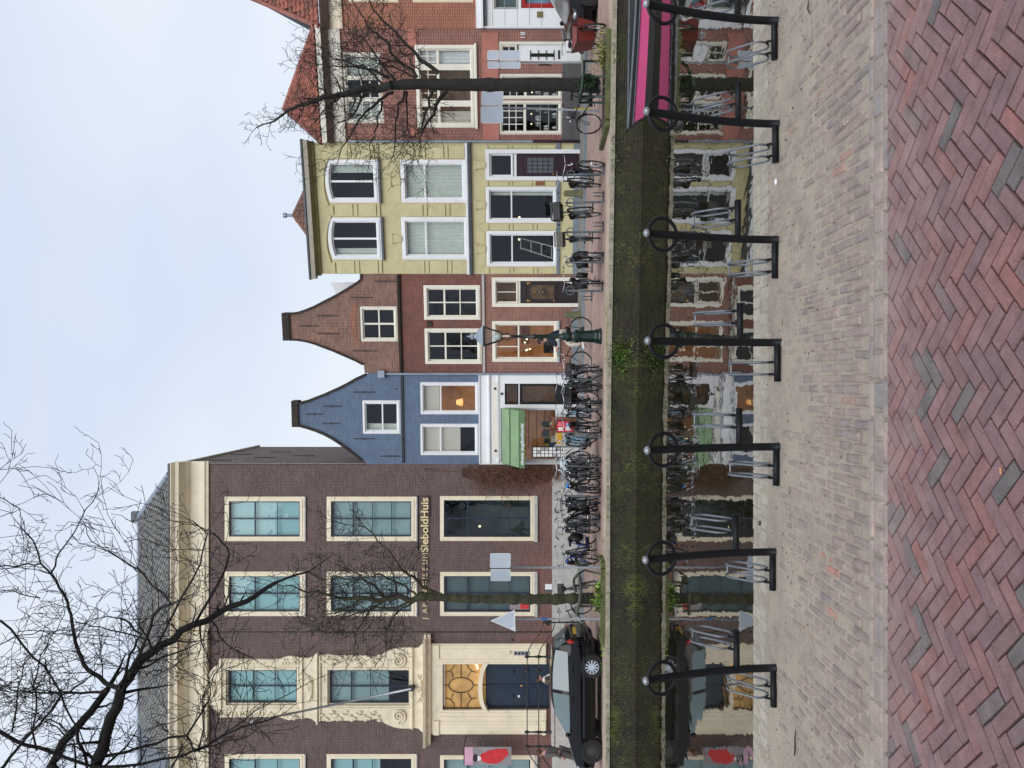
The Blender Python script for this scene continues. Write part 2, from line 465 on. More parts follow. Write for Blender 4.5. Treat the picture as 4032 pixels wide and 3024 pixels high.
def glassmat():
    b = NB('window_glass')
    t = b.n('BsdfTransparent'); t.inputs[0].default_value = (0.86, 0.9, 0.9, 1)
    g = b.n('BsdfGlossy'); g.inputs['Roughness'].default_value = 0.02; g.inputs[0].default_value = (0.95, 0.97, 1, 1)
    o = b.pos(); nz = b.noise(o, 1.3, 2)
    bp = b.n('Bump'); bp.inputs['Distance'].default_value = 0.03; bp.inputs['Strength'].default_value = 0.25
    b.l(nz, bp.inputs['Height']); b.l(bp.outputs[0], g.inputs['Normal'])
    lw = b.n('LayerWeight'); lw.inputs['Blend'].default_value = 0.2
    f = b.math('ADD', b.math('MULTIPLY', b.math('POWER', lw.outputs['Facing'], 3.0), 0.8), 0.042)
    mx = b.n('MixShader'); b.l(f, mx.inputs[0]); b.l(t.outputs[0], mx.inputs[1]); b.l(g.outputs[0], mx.inputs[2])
    b.l(mx.outputs[0], b.out.inputs[0]); MATS['window_glass'] = b.m
    return b.m
M_GLASS = glassmat()
def carpaint():
    b = NB('black_car_paint'); b.p.inputs['Base Color'].default_value = (0.006, 0.006, 0.008, 1)
    b.p.inputs['Base Color'].default_value = (0.003, 0.003, 0.004, 1); b.p.inputs['Roughness'].default_value = 0.09; b.p.inputs['Specular IOR Level'].default_value = 0.35
    MATS['black_car_paint'] = b.m; return b.m
M_CARB = carpaint()
def carglass():
    b = NB('car_glass'); b.p.inputs['Base Color'].default_value = (0.13, 0.18, 0.185, 1); b.p.inputs['Roughness'].default_value = 0.03  # pale teal base colour stands in for bright reflections in the windows
    b.p.inputs['IOR'].default_value = 1.75
    MATS['car_glass'] = b.m; return b.m
M_CARG = carglass()

BR_MUSEUM = brickmat('museum_brick', srgb(98, 74, 72), srgb(74, 58, 58), srgb(132, 116, 108), var=0.28, lime=0.55, bump=0.6, low=True)
def museum_low():
    # redder, newer brick low on the same wall
    pass
BR_SIDE = brickmat('museum_side_brick', srgb(122, 100, 92), srgb(96, 80, 76), srgb(140, 128, 118), axis='y', var=0.35, lime=0.6)
BR_RED = brickmat('red_brick', srgb(148, 96, 80), srgb(124, 80, 70), srgb(178, 158, 144), var=0.3, stain=((0.10, 0.05, 0.04, 1), 0.45), lime=0.4)
BR_REDG = brickmat('old_gable_brick', srgb(146, 102, 86), srgb(112, 74, 64), srgb(150, 132, 116), var=0.35, stain=((0.16, 0.10, 0.075, 1), 0.55), lime=0.5, ms=0.009)
BR_REDP = brickmat('red_painted_brick', srgb(130, 76, 64), srgb(116, 68, 58), srgb(122, 76, 64), var=0.28, stain=((0.10, 0.055, 0.045, 1), 0.55), lime=0.55)
BR_BLUE = brickmat('blue_painted_brick', srgb(110, 129, 152), srgb(102, 120, 143), srgb(98, 115, 138), var=0.14, bump=0.9, scale_noise=3, stain=((0.09, 0.125, 0.18, 1), 0.3))
BR_BROWN = brickmat('brown_brick', srgb(150, 92, 80), srgb(126, 76, 66), srgb(190, 168, 152), var=0.22, stain=((0.14, 0.07, 0.055, 1), 0.4), lime=0.25)
BR_ORANGE = brickmat('orange_brick', srgb(164, 96, 72), srgb(146, 82, 62), srgb(192, 168, 148), var=0.2, lime=0.2)
BR_QUAY = brickmat('quay_brick', srgb(62, 53, 38), srgb(40, 36, 28), srgb(30, 28, 22), var=0.6, moss=0.62, stain=((0.014, 0.012, 0.008, 1), 0.85), bump=1.0, ms=0.009, lime=0.22)

def paving(name, c1, c2, mo, bw, rh, ms, rot=0.0, var=0.3, sand=None, moss=0.0):
    b = NB(name); o = b.pos()
    mp = b.n('Mapping'); mp.inputs['Rotation'].default_value = (0, 0, rot); b.l(o, mp.inputs[0])
    t = b.n('TexBrick'); b.l(mp.outputs[0], t.inputs['Vector'])
    t.inputs['Color1'].default_value = c1; t.inputs['Color2'].default_value = c2; t.inputs['Mortar'].default_value = mo
    t.inputs['Scale'].default_value = 1; t.inputs['Brick Width'].default_value = bw; t.inputs['Row Height'].default_value = rh
    t.inputs['Mortar Size'].default_value = ms; t.inputs['Mortar Smooth'].default_value = 0.4
    f = b.noise(o, 0.9, 8, 0.65); g = b.ramp(f, [(0.3, (1 - var,) * 3), (0.7, (1 + var * .6,) * 3)])
    cc = b.mix(1.0, t.outputs['Color'], g, 'MULTIPLY')
    if sand:
        h = b.noise(o, 2.2, 9, 0.7); m = b.ramp(h, [(0.40, (0, 0, 0)), (0.66, (1, 1, 1))])
        cc = b.mix(b.math('MULTIPLY', m, sand[1]), cc, sand[0])
    if moss:
        h = b.noise(o, 1.7, 8, 0.7); m = b.ramp(h, [(0.50, (0, 0, 0)), (0.70, (1, 1, 1))])
        cc = b.mix(b.math('MULTIPLY', m, moss), cc, (0.13, 0.16, 0.045, 1))
    b.col(cc); b.p.inputs['Roughness'].default_value = 0.85
    b.bump(b.math('ADD', b.math('SUBTRACT', 1.0, t.outputs['Fac']), b.noise(o, 30, 4)), 0.012, 0.6)
    MATS[name] = b.m; return b.m
PV_ROAD = paving('street_clinkers', srgb(188, 156, 146), srgb(168, 138, 130), srgb(150, 132, 120), 0.21, 0.07, 0.007, sand=(srgb(196, 174, 158), 0.6))
PV_WALK = paving('sidewalk_slabs', srgb(150, 146, 138), srgb(138, 134, 128), srgb(96, 94, 88), 0.3, 0.3, 0.008, moss=0.3)
PV_STRIP = paving('quay_edge_clinkers', srgb(206, 184, 164), srgb(188, 166, 150), srgb(160, 144, 124), 0.2, 0.065, 0.010, rot=PI / 2, sand=(srgb(214, 194, 170), 0.7), moss=0.55)
PV_NEAR = paving('near_clinkers', srgb(150, 112, 106), srgb(124, 104, 102), srgb(90, 78, 70), 0.2, 0.068, 0.006, rot=PI / 4)

def brickrand(name, stops, island, dust, dust_y=None, moss=0.0, rough=0.8):
    b = NB(name); o = b.pos()
    rnd = b.n('NewGeometry').outputs['Random Per Island'] if island else b.n('ObjectInfo').outputs['Random']
    c = b.ramp(rnd, stops)
    f = b.noise(o, 9, 8, 0.7); c = b.mix(1.0, c, b.ramp(f, [(0.3, (0.72,) * 3), (0.7, (1.22,) * 3)]), 'MULTIPLY')
    sp = b.noise(o, 160, 3, 0.6); c = b.mix(1.0, c, b.ramp(sp, [(0.35, (0.8,) * 3), (0.65, (1.15,) * 3)]), 'MULTIPLY')
    h = b.noise(o, 5, 9, 0.75)
    if dust_y:
        s = b.n('SeparateXYZ'); b.l(o, s.inputs[0])
        mr = b.n('MapRange'); b.l(s.outputs['Y'], mr.inputs['Value'])
        for i, v in enumerate(dust_y): mr.inputs[i + 1].default_value = v
        h = b.math('ADD', h, mr.outputs[0])
    m = b.ramp(h, [(0.50, (0, 0, 0)), (0.78, (1, 1, 1))])
    c = b.mix(b.math('MULTIPLY', m, dust[1]), c, dust[0])
    if moss:
        hh = b.noise(o, 3.5, 8, 0.7); m2 = b.ramp(hh, [(0.48, (0, 0, 0)), (0.68, (1, 1, 1))])
        c = b.mix(b.math('MULTIPLY', m2, moss), c, (0.20, 0.22, 0.12, 1))
    b.col(c); b.p.inputs['Roughness'].default_value = rough
    b.bump(b.math('ADD', b.noise(o, 120, 4, 0.65), b.math('MULTIPLY', f, 0.8)), 0.006, 0.55)
    MATS[name] = b.m; return b.m
HB = [(0.0, srgb(130, 102, 102)), (0.25, srgb(140, 108, 106)), (0.45, srgb(124, 100, 100)), (0.62, srgb(145, 104, 99)), (0.76, srgb(132, 102, 101)), (0.82, srgb(112, 103, 101)), (0.93, srgb(106, 100, 98)), (0.96, srgb(144, 101, 96)), (1.0, srgb(147, 99, 92))]
SAND_C = srgb(202, 188, 168)
HB_O = brickrand('herringbone_brick', HB, False, (srgb(158, 138, 132), 0.62), (2.9, 4.0, -0.16, 0.18))
HB_I = brickrand('herringbone_bricks', HB, True, (srgb(158, 138, 132), 0.62), (2.9, 4.0, -0.16, 0.18))
CL = [(0.0, srgb(148, 132, 124)), (0.3, srgb(160, 142, 132)), (0.55, srgb(140, 129, 123)), (0.8, srgb(164, 145, 134)), (0.975, srgb(156, 138, 126)), (1.0, srgb(176, 130, 112))]
CL_O = brickrand('clinker', CL, False, (SAND_C, 0.5), (4.2, 5.8, -0.10, 0.10))
CL_I = brickrand('clinkers', CL, True, (SAND_C, 0.5), (4.2, 5.8, -0.10, 0.10))
BD_O = brickrand('border_brick', [(0, srgb(150, 138, 130)), (0.5, srgb(168, 150, 140)), (1, srgb(142, 134, 130))], False, (SAND_C, 0.7), (4.0, 4.2, -0.04, 0.0))
CP_O = brickrand('coping_brick', [(0, srgb(172, 163, 146)), (0.5, srgb(184, 174, 157)), (1, srgb(166, 158, 142))], False, (srgb(192, 182, 163), 0.8), moss=0.4)
def sandmat():
    b = NB('sand'); o = b.pos()
    f = b.noise(o, 2.5, 9, 0.7); c = b.ramp(f, [(0.25, srgb(172, 156, 141)), (0.5, srgb(200, 186, 167)), (0.75, srgb(217, 203, 181))])
    g = b.noise(o, 70, 6, 0.75); c = b.mix(1.0, c, b.ramp(g, [(0.30, (0.5,) * 3), (0.44, (1.05,) * 3), (0.75, (1.2,) * 3)]), 'MULTIPLY')
    b.col(c); b.p.inputs['Roughness'].default_value = 0.95; b.bump(b.math('ADD', g, b.noise(o, 22, 6, 0.7)), 0.03, 1.0)
    return b.m
M_SAND = sandmat()
def jointmat():
    b = NB('paving_joint'); o = b.pos(); s = b.n('SeparateXYZ'); b.l(o, s.inputs[0])
    h = b.math('ADD', b.noise(o, 4, 8, 0.7), b.math('MULTIPLY', b.math('SUBTRACT', s.outputs['Y'], 3.62), 0.55))
    c = b.ramp(h, [(0.46, srgb(34, 29, 28)), (0.64, srgb(190, 174, 160))])
    b.col(c); b.p.inputs['Roughness'].default_value = 0.95; b.bump(b.noise(o, 60, 4), 0.01, 0.6)
    return b.m
M_JOINT = jointmat()

def watermat():
    b = NB('canal_water'); o = b.pos()
    b.p.inputs['Base Color'].default_value = (0.012, 0.011, 0.005, 1)
    b.p.inputs['Roughness'].default_value = 0.012
    b.p.inputs['IOR'].default_value = 3.2
    mp = b.n('Mapping'); mp.inputs['Scale'].default_value = (1.4, 0.55, 1); b.l(o, mp.inputs[0])
    n1 = b.noise(mp.outputs[0], 2.2, 2, 0.5); n2 = b.noise(mp.outputs[0], 7.0, 2, 0.5)
    b.bump(b.math('ADD', n1, b.math('MULTIPLY', n2, 0.14)), 0.010, 0.26)
    return b.m
M_WATER = watermat()

# ---------------------------------------------------------------- ground, canal, quays
def strip(name, xs, fy0, fz0, fy1, fz1, mat, ny=1):
    mb = MB(); n = ny + 1
    for X in xs:
        for j in range(n):
            t = j / ny; y = lerp(fy0(X), fy1(X), t)
            mb.v.append((X, y, lerp(fz0(X), fz1(X), t)))
    for i in range(len(xs) - 1):
        for j in range(ny): mb.f.append((i * n + j, (i + 1) * n + j, (i + 1) * n + j + 1, i * n + j + 1)); mb.mi.append(0)
    return tag(mb.build(name, mat), kind='structure')
XS = [-30 + i for i in range(61)]
# street surface follows gz(): flat by the water, rising to the kerb
mb = MB(); rows = [1.1, 2.0, None]
for X in XS:
    q, k = quay(X), fac(X) - KERB
    mb.v += [(X, q + 1.1, 0.0), (X, q + 2.0, 0.0), (X, k, 0.17)]
for i in range(len(XS) - 1):
    for j in range(2): mb.f.append((i * 3 + j, i * 3 + 3 + j, i * 3 + 4 + j, i * 3 + 1 + j)); mb.mi.append(0)
tag(mb.build('street', PV_ROAD), kind='structure')
strip('quay_strip', XS, lambda X: quay(X) - 0.04, lambda X: 0.0, lambda X: quay(X) + 1.1, lambda X: 0.0, PV_STRIP)
strip('sidewalk', XS, lambda X: fac(X) - KERB + 0.14, lambda X: 0.271, lambda X: fac(X) + 0.6, lambda X: 0.337, PV_WALK)
kerb = tag(link('kerb', None), kind='structure'); kerb.empty_display_size = .1
for X in range(-20, 18):
    q = lambda x: fac(x) - KERB
    a, b_ = Vector((X + .006, q(X), 0)), Vector((X + .994, q(X + 1), 0))
    d = b_ - a; nrm = Vector((-d.y, d.x, 0)).normalized() * 0.14
    m2 = MB(); P = [a, b_, b_ + nrm, a + nrm]
    m2.add([(p.x, p.y, 0.1) for p in P] + [(p.x, p.y, 0.268) for p in P], [(0, 1, 5, 4), (1, 2, 6, 5), (2, 3, 7, 6), (3, 0, 4, 7), (4, 5, 6, 7)])
    m2.build('kerb_stone', M_BLUEST, kerb)
# ground far beyond, under everything
g = MB(); g.quad((-400, -300, -3.2), (400, -300, -3.2), (400, 600, -3.2), (-400, 600, -3.2))
tag(g.build('ground', PV_WALK), kind='structure')
g = MB(); g.quad((-60, 6.42, ZW), (60, 6.42, ZW), (60, 22, ZW), (-60, 22, ZW))
tag(g.build('canal_water', M_WATER), kind='structure')
# far quay wall with a slightly proud capping edge
wl = thing('quay_wall', 'mossy dark brick quay wall dropping from the street into the canal', 'wall')
mb = MB(); n = len(XS)
for X in XS:
    q = quay(X); mb.v += [(X, q, -0.10), (X, q + .03, -2.8), (X, q - .05, -0.10), (X, q - .05, 0.0)]
for i in range(n - 1):
    a = i * 4
    mb.f += [(a + 1, a + 5, a + 4, a)]; mb.mi += [0]
mb.build('wall_face', BR_QUAY, wl)
M_CAP = paint('quay_capping', srgb(178, 168, 148), 0.9, 0.2, 7, 0.5, dirt=((0.14, 0.17, 0.05, 1), 0.8))
for X in range(-30, 30):
    m2 = MB(); a, b_ = X + .005, X + .995
    m2.add([(a, quay(a) - .05, -.09), (b_, quay(b_) - .05, -.09), (b_, quay(b_) + .25, -.09), (a, quay(a) + .25, -.09),
            (a, quay(a) - .05, .006), (b_, quay(b_) - .05, .006), (b_, quay(b_) + .25, .006), (a, quay(a) + .25, .006)],
           [(0, 1, 5, 4), (1, 2, 6, 5), (2, 3, 7, 6), (3, 0, 4, 7), (4, 5, 6, 7), (3, 2, 1, 0)])
    m2.build('capstone', M_CAP, wl)

# near quay
def chamfer_brick(L, W, H, c=0.006, seed=0):
    rnd = random.Random(seed); j = lambda s: rnd.uniform(-s, s)
    a, b_ = L / 2, W / 2
    V = []
    for (x, y) in ((-a, -b_), (a, -b_), (a, b_), (-a, b_)): V.append((x + j(.001), y + j(.001), -H))
    for (x, y) in ((-a, -b_), (a, -b_), (a, b_), (-a, b_)): V.append((x + j(.0025), y + j(.0015), -c))
    for (x, y) in ((-a, -b_), (a, -b_), (a, b_), (-a, b_)): V.append((x * (1 - c / a) + j(.002), y * (1 - c / b_) + j(.0015), j(.001)))
    fs = []
    for lay in (0, 4):
        for i in range(4): fs.append((lay + i, lay + (i + 1) % 4, lay + 4 + (i + 1) % 4, lay + 4 + i))
    fs.append((8, 9, 10, 11))
    return V, fs
def inview(X, Y, mx=1.02): return Y > 2.80 and abs(X) < 0.499 * Y * mx
def lay(parent, pieces, meshes, omat_name, stuff_mat, name, stuffname):
    """pieces: (X,Y,z,rot,tiltx,tilty,variant): the 300 that show largest become parts, the rest one stuff part"""
    pieces.sort(key=lambda p: (0 if inview(p[0], p[1]) else 1, p[1]))
    big, rest = pieces[:300], pieces[300:]
    for (X, Y, z, r, tx, ty, k) in big:
        o = link(name, meshes[k][0], parent); o.location = (X, Y, z); o.rotation_euler = (tx, ty, r)
    if rest:
        mb = MB()
        for (X, Y, z, r, tx, ty, k) in rest:
            M = Matrix.Translation((X, Y, z)) @ Matrix.Rotation(r, 4, 'Z') @ Matrix.Rotation(ty, 4, 'Y') @ Matrix.Rotation(tx, 4, 'X')
            mb.add([M @ Vector(p) for p in meshes[k][1]], meshes[k][2])
        tag(mb.build(stuffname, stuff_mat, parent), kind='stuff')
def variants(L, W, H, mat, nm, n=4, c=.006):
    out = []
    for k in range(n):
        V, fs = chamfer_brick(L, W, H, c, seed=hash_(nm) + k)
        mb = MB(); mb.add(V, fs); out.append((mb.mesh(nm, mat), V, fs))
    return out
def hash_(s): return sum(ord(c) * (i + 1) for i, c in enumerate(s))

pav = MB(); pav.quad((-4.5, 1.9, -.018), (4.5, 1.9, -.018), (4.5, 4.22, -.018), (-4.5, 4.22, -.018))
pav = tag(pav.build('pavement', M_JOINT), kind='structure')
G = 0.0712; R2 = math.sqrt(.5)
HBV = variants(0.2020, 0.0612, 0.05, HB_O, 'brick', c=.006)
P = []; CUT = []; LIM0 = 3.972
rnd = random.Random(3)
for i in range(-110, 130):
    for j in range(-60, 150):
        k = (i - j) % 6
        if k == 0: cx, cy, vert = i + 1.5, j + .5, 0
        elif k == 5: cx, cy, vert = i + .5, j + 1.5, 1
        else: continue
        X, Y = (cx - cy) * G * R2 + .02, (cx + cy) * G * R2
        ext = (.1025 + .032) * R2
        if -4.4 < X < 4.4 and LIM0 < Y + ext and Y - ext < LIM0: CUT.append((X, Y, vert))
        elif -4.4 < X < 4.4 and 1.95 < Y < LIM0:
            P.append((X, Y, rnd.gauss(0, .0016), (PI * .75 if vert else PI / 4) + rnd.gauss(0, .008), rnd.gauss(0, .008), rnd.gauss(0, .005), rnd.randrange(4)))
lay(pav, P, HBV, 'brick', HB_I, 'brick', 'bricks_beyond')
# cut bricks against the border
def clip_y(poly, lim):
    out = []
    for a, b_ in zip(poly, poly[1:] + poly[:1]):
        if a[1] <= lim: out.append(a)
        if (a[1] <= lim) != (b_[1] <= lim): t = (lim - a[1]) / (b_[1] - a[1]); out.append((a[0] + (b_[0] - a[0]) * t, lim))
    return out
LIM = 3.972
for (X, Y, vert) in CUT:
    r_ = PI * .75 if vert else PI / 4; ca, sa = math.cos(r_), math.sin(r_)
    q = [(X + a * ca - b_ * sa, Y + a * sa + b_ * ca) for a, b_ in ((-.1015, -.0312), (.1015, -.0312), (.1015, .0312), (-.1015, .0312))]
    q = clip_y(q, LIM)
    if len(q) < 3 or abs(X) > 4.4: continue
    cx_, cy_ = sum(p[0] for p in q) / len(q), sum(p[1] for p in q) / len(q)
    m2 = MB(); n_ = len(q); m2.add([(p[0] - cx_, p[1] - cy_, -.05) for p in q] + [(p[0] - cx_, p[1] - cy_, -.005) for p in q] + [((p[0] - cx_) * .9, (p[1] - cy_) * .9, 0) for p in q], [(l * n_ + i, l * n_ + (i + 1) % n_, l * n_ + n_ + (i + 1) % n_, l * n_ + n_ + i) for l in (0, 1) for i in range(n_)] + [tuple(range(2 * n_, 3 * n_))])
    o = m2.build('cut_brick', HB_O, pav); o.location = (cx_, cy_, rnd.gauss(-.001, .001))
# border rows
BV = variants(0.140, 0.100, 0.05, BD_O, 'border_brick', c=.012); BV2 = variants(0.203, 0.044, 0.05, BD_O, 'edge_brick', c=.008)
x = -4.4
while x < 4.4:
    o = link('border_brick', BV[rnd.randrange(4)][0], pav); o.location = (x, 4.085, rnd.gauss(-.001, .001)); o.rotation_euler = (0, 0, rnd.gauss(0, .01)); x += .155
for yy in (4.002, 4.172):
    x = -4.4
    while x < 4.4:
        o = link('edge_brick', BV2[rnd.randrange(4)][0], pav); o.location = (x, yy, rnd.gauss(-.002, .0012)); o.rotation_euler = (0, 0, rnd.gauss(0, .008)); x += .216
park = MB(); park.quad((-5.7, 4.2, -.03), (5.7, 4.2, -.03), (5.7, 6.06, -.03), (-5.7, 6.06, -.03))
park = tag(park.build('parking_strip', M_JOINT), kind='structure')
CV = variants(0.196, 0.0555, 0.05, CL_O, 'clinker', c=.012)
P = []
nrow = int(11.2 / .0655)
for i in range(nrow):
    X = -5.6 + i * .0655
    Y = 4.20 + (.104 if i % 2 else 0.0)
    while Y < 6.0:
        if Y + .1 < 6.05:
            P.append((X, Y + .102, rnd.gauss(-.001, .0035), PI / 2 + rnd.gauss(0, .02), rnd.gauss(0, .02), rnd.gauss(0, .012), rnd.randrange(4)))
        Y += .207
lay(park, P, CV, 'clinker', CL_I, 'clinker', 'clinkers_beyond')
# sand swept over the clinkers, deeper towards the water
mb = MB(); nx, ny = 346, 78
for i in range(nx + 1):
    X = -5.6 + 11.2 * i / nx
    for j in range(ny + 1):
        Y = 4.0 + 2.06 * j / ny
        t = (Y - 4.2) / 1.8
        nz = noise.fractal(Vector((X * .9, Y * .9, 3.1)), 1.0, 2.0, 5) ; n2 = noise.fractal(Vector((X * 5, Y * 5, 1.7)), 1.0, 2.0, 4)
        z = -.0118 + .0120 * max(0, min(1, t * 1.25)) + .0065 * nz + .0045 * n2
        if Y < 4.3: z = min(z, -.0045)
        mb.v.append((X, Y, z))
for i in range(nx):
    for j in range(ny):
        a = i * (ny + 1) + j; mb.f.append((a, a + ny + 1, a + ny + 2, a + 1)); mb.mi.append(0)
tag(mb.build('sand', M_SAND, None, True), 'pale sand swept over the worn clinkers of the parking strip', 'sand', kind='stuff')
# plain ground of the near bank around the built zone
mb = MB()
for (x0, x1, y0, y1) in ((-30, -4.45, -14, 4.21), (4.45, 30, -14, 4.21), (-4.5, 4.5, -14, 1.96)): mb.quad((x0, y0, -.002), (x1, y0, -.002), (x1, y1, -.002), (x0, y1, -.002))
tag(mb.build('near_pavement', PV_NEAR), kind='structure')
mb = MB()
for (x0, x1) in ((-30, -5.58), (5.58, 30)): mb.quad((x0, 4.2, -.002), (x1, 4.2, -.002), (x1, 6.42, -.002), (x0, 6.42, -.002))
tag(mb.build('near_parking', PV_STRIP), kind='structure')
nw = thing('near_quay_wall', 'pale lichen-grey brick coping along the near edge of the canal', 'wall')
mb = MB(); mb.box(-30, 30, 6.04, 6.425, -3, -.03); MB().box(-30, 30, 6.045, 6.42, -.029, .0015).build('mortar_bed', M_SAND, nw)
mb.build('wall_face', BR_QUAY, nw)
KV = variants(0.195, 0.096, 0.06, CP_O, 'coping_brick', c=.008)
for r, yy in enumerate((6.135, 6.335)):
    x = -5.5 + .05 * r
    while x < 5.5:
        o = link('coping_brick', KV[rnd.randrange(4)][0], nw); o.location = (x, yy + rnd.gauss(0, .002), .004 + rnd.gauss(0, .0015)); o.rotation_euler = (rnd.gauss(0, .01), rnd.gauss(0, .01), PI / 2 + rnd.gauss(0, .01)); x += .102

# ---------------------------------------------------------------- building parts
def apoly(r, a=0.0, n=10):
    s0, s1, z0, z1 = r
    if not a: return rc(r)
    top = []
    for i in range(n + 1):
        t = 1 - 2 * i / n
        top.append(((s0 + s1) / 2 + t * (s1 - s0) / 2, z1 - a * t * t))
    return [(s0, z0), (s1, z0)] + top
def inset(r, f): return (r[0] + f, r[1] - f, r[2] + f, r[3] - f)
def splits(a, b, cuts, bw):
    """interval a..b cut at fractions -> cells and bars"""
    cells = []; bars = []; c0 = a
    for c in cuts:
        fr, wd = c if isinstance(c, tuple) else (c, bw)
        m = a + (b - a) * fr; sg = 1 if b > a else -1
        cells.append((c0, m - sg * wd / 2)); bars.append((m - sg * wd / 2, m + sg * wd / 2)); c0 = m + sg * wd / 2
    cells.append((c0, b))
    return cells, bars
def curtain(r, y, mat, parent, amp=.03, per=.11, name='curtain'):
    s0, s1, z0, z1 = r; n = int((s1 - s0) / .018); mb = MB(); rr = random.Random(int(s0 * 977) + int(z0 * 71))
    ph = rr.uniform(0, 6)
    for i in range(n + 1):
        s = lerp(s0, s1, i / n); d = amp * math.sin(2 * PI * s / per + ph + 1.3 * math.sin(s * 7 + ph))
        mb.v += [(s, y + d, z0), (s + .01 * math.sin(5 * s), y + d * .6, z1)]
    for i in range(n): mb.f.append((2 * i, 2 * i + 2, 2 * i + 3, 2 * i + 1)); mb.mi.append(0)
    return mb.build(name, mat, parent, True)
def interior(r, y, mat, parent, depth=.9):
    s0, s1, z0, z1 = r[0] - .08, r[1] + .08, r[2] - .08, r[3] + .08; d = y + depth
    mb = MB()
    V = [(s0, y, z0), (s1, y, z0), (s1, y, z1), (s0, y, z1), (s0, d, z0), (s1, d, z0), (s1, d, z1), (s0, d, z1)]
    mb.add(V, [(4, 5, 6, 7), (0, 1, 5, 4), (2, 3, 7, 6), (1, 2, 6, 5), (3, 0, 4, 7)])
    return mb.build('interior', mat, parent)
def window(H, r, fw=.1, fmat=None, smat=None, sw=.045, vb=(), hb=(), bw=.03, back='dark', recess=.03, sill=None, arch=0.0, proud=0.0, fws=None, hole=True, depth=.9):
    fmat = fmat or M_WFRAME; smat = smat or fmat
    s0, s1, z0, z1 = r
    if hole: H.holes.append(apoly(r, arch))
    k = lambda f: arch * ((s1 - s0 - 2 * f) / (s1 - s0)) ** 2
    fb = fws if fws is not None else fw
    r1 = (s0 + fw, s1 - fw, z0 + fb, z1 - fw); r2 = inset(r1, sw)
    W = MB().prism(apoly(r, arch), [apoly(r1, k(fw))], recess - proud, recess + .13)
    o_ = inset(r, fw * .42)
    W.prism(apoly(o_, k(fw * .42)), [apoly(r1, k(fw))], recess - proud - .022, recess - proud)
    W = W.build('window', fmat, H.o)
    y1 = recess + .05
    MB().prism(apoly(r1, k(fw)), [apoly(r2, k(fw + sw))], y1, y1 + .05).build('sash', smat, W)
    sc, sb = splits(r2[0], r2[1], vb, bw); zc, zb_ = splits(r2[3], r2[2], hb, bw)
    for (a, b) in sb: MB().box(a, b, y1 + .006, y1 + .044, r2[2], r2[3] - (k(fw + sw) * 0 if arch else 0)).build('glazing_bar', smat, W)
    for (a, b) in zb_: MB().box(r2[0], r2[1], y1 + .003, y1 + .04, b, a).build('glazing_bar', smat, W)
    yp = y1 + .028
    for (a, b) in sc:
        for (t, u) in zc:
            if arch:
                c = (r2[0] + r2[1]) / 2; hw = (r2[1] - r2[0]) / 2; kk = k(fw + sw)
                tp = [(lerp(b, a, i / 6), r2[3] - kk * ((lerp(b, a, i / 6) - c) / hw) ** 2) for i in range(7)]
                mb = MB(); vs = [(a, yp, u), (b, yp, u)] + [(p[0], yp, p[1]) for p in tp]; mb.add(vs, [tuple(range(len(vs)))])
            else:
                mb = MB().quad((a, yp, u), (b, yp, u), (b, yp, t), (a, yp, t))
            mb.build('pane', M_GLASS, W)
    yb = recess + .20
    backs = back if isinstance(back, list) else [back]
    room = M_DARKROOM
    for bk in backs:
        if isinstance(bk, tuple):
            if bk[0] == 'blind':
                _, mt, fr = bk
                mb = MB(); zt = r1[3]; zl = zt - (r1[3] - r1[2]) * fr
                mb.box(r1[0] - .02, r1[1] + .02, yb - .03, yb - .015, zl, zt)
                mb.build('blind', mt, W)
            elif bk[0] == 'curtain': curtain((r1[0], r1[1], r1[2], r1[3]), yb, bk[1], W)
            elif bk[0] == 'drape':
                a, b = lerp(r1[0], r1[1], bk[2]), lerp(r1[0], r1[1], bk[3]); curtain((a, b, r1[2], r1[3]), yb, bk[1], W)
            elif bk[0] == 'room': room = bk[1]
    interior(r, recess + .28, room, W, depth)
    if sill:
        mt, d, h, ex = sill
        MB().extr([(-d, z0 - h), (-d, z0 - .015), (recess + .03, z0 + .012), (recess + .03, z0 - h)], s0 - ex, s1 + ex).build('sill', mt, W)
    return W
def text(body, size, mat, parent, loc, name='lettering', ext=.012, width=None, bold=0.0, rx=PI / 2, align='LEFT'):
    cu = bpy.data.curves.new('t', 'FONT'); cu.body = body; cu.size = size; cu.extrude = ext; cu.offset = bold; cu.align_x = align
    cu.resolution_u = 3
    o = bpy.data.objects.new('t', cu); COL.objects.link(o)
    dg = bpy.context.evaluated_depsgraph_get(); me = bpy.data.meshes.new_from_object(o.evaluated_get(dg))
    bpy.data.objects.remove(o); bpy.data.curves.remove(cu)
    if width:
        xs = [v.co.x for v in me.vertices]; k = width / (max(xs) - min(xs)); m0 = min(xs)
        for v in me.vertices: v.co.x = (v.co.x - m0) * k
    me.materials.clear(); me.materials.append(mat)
    q = link(name, me, parent); q.location = loc; q.rotation_euler = (rx, 0, 0)
    return q

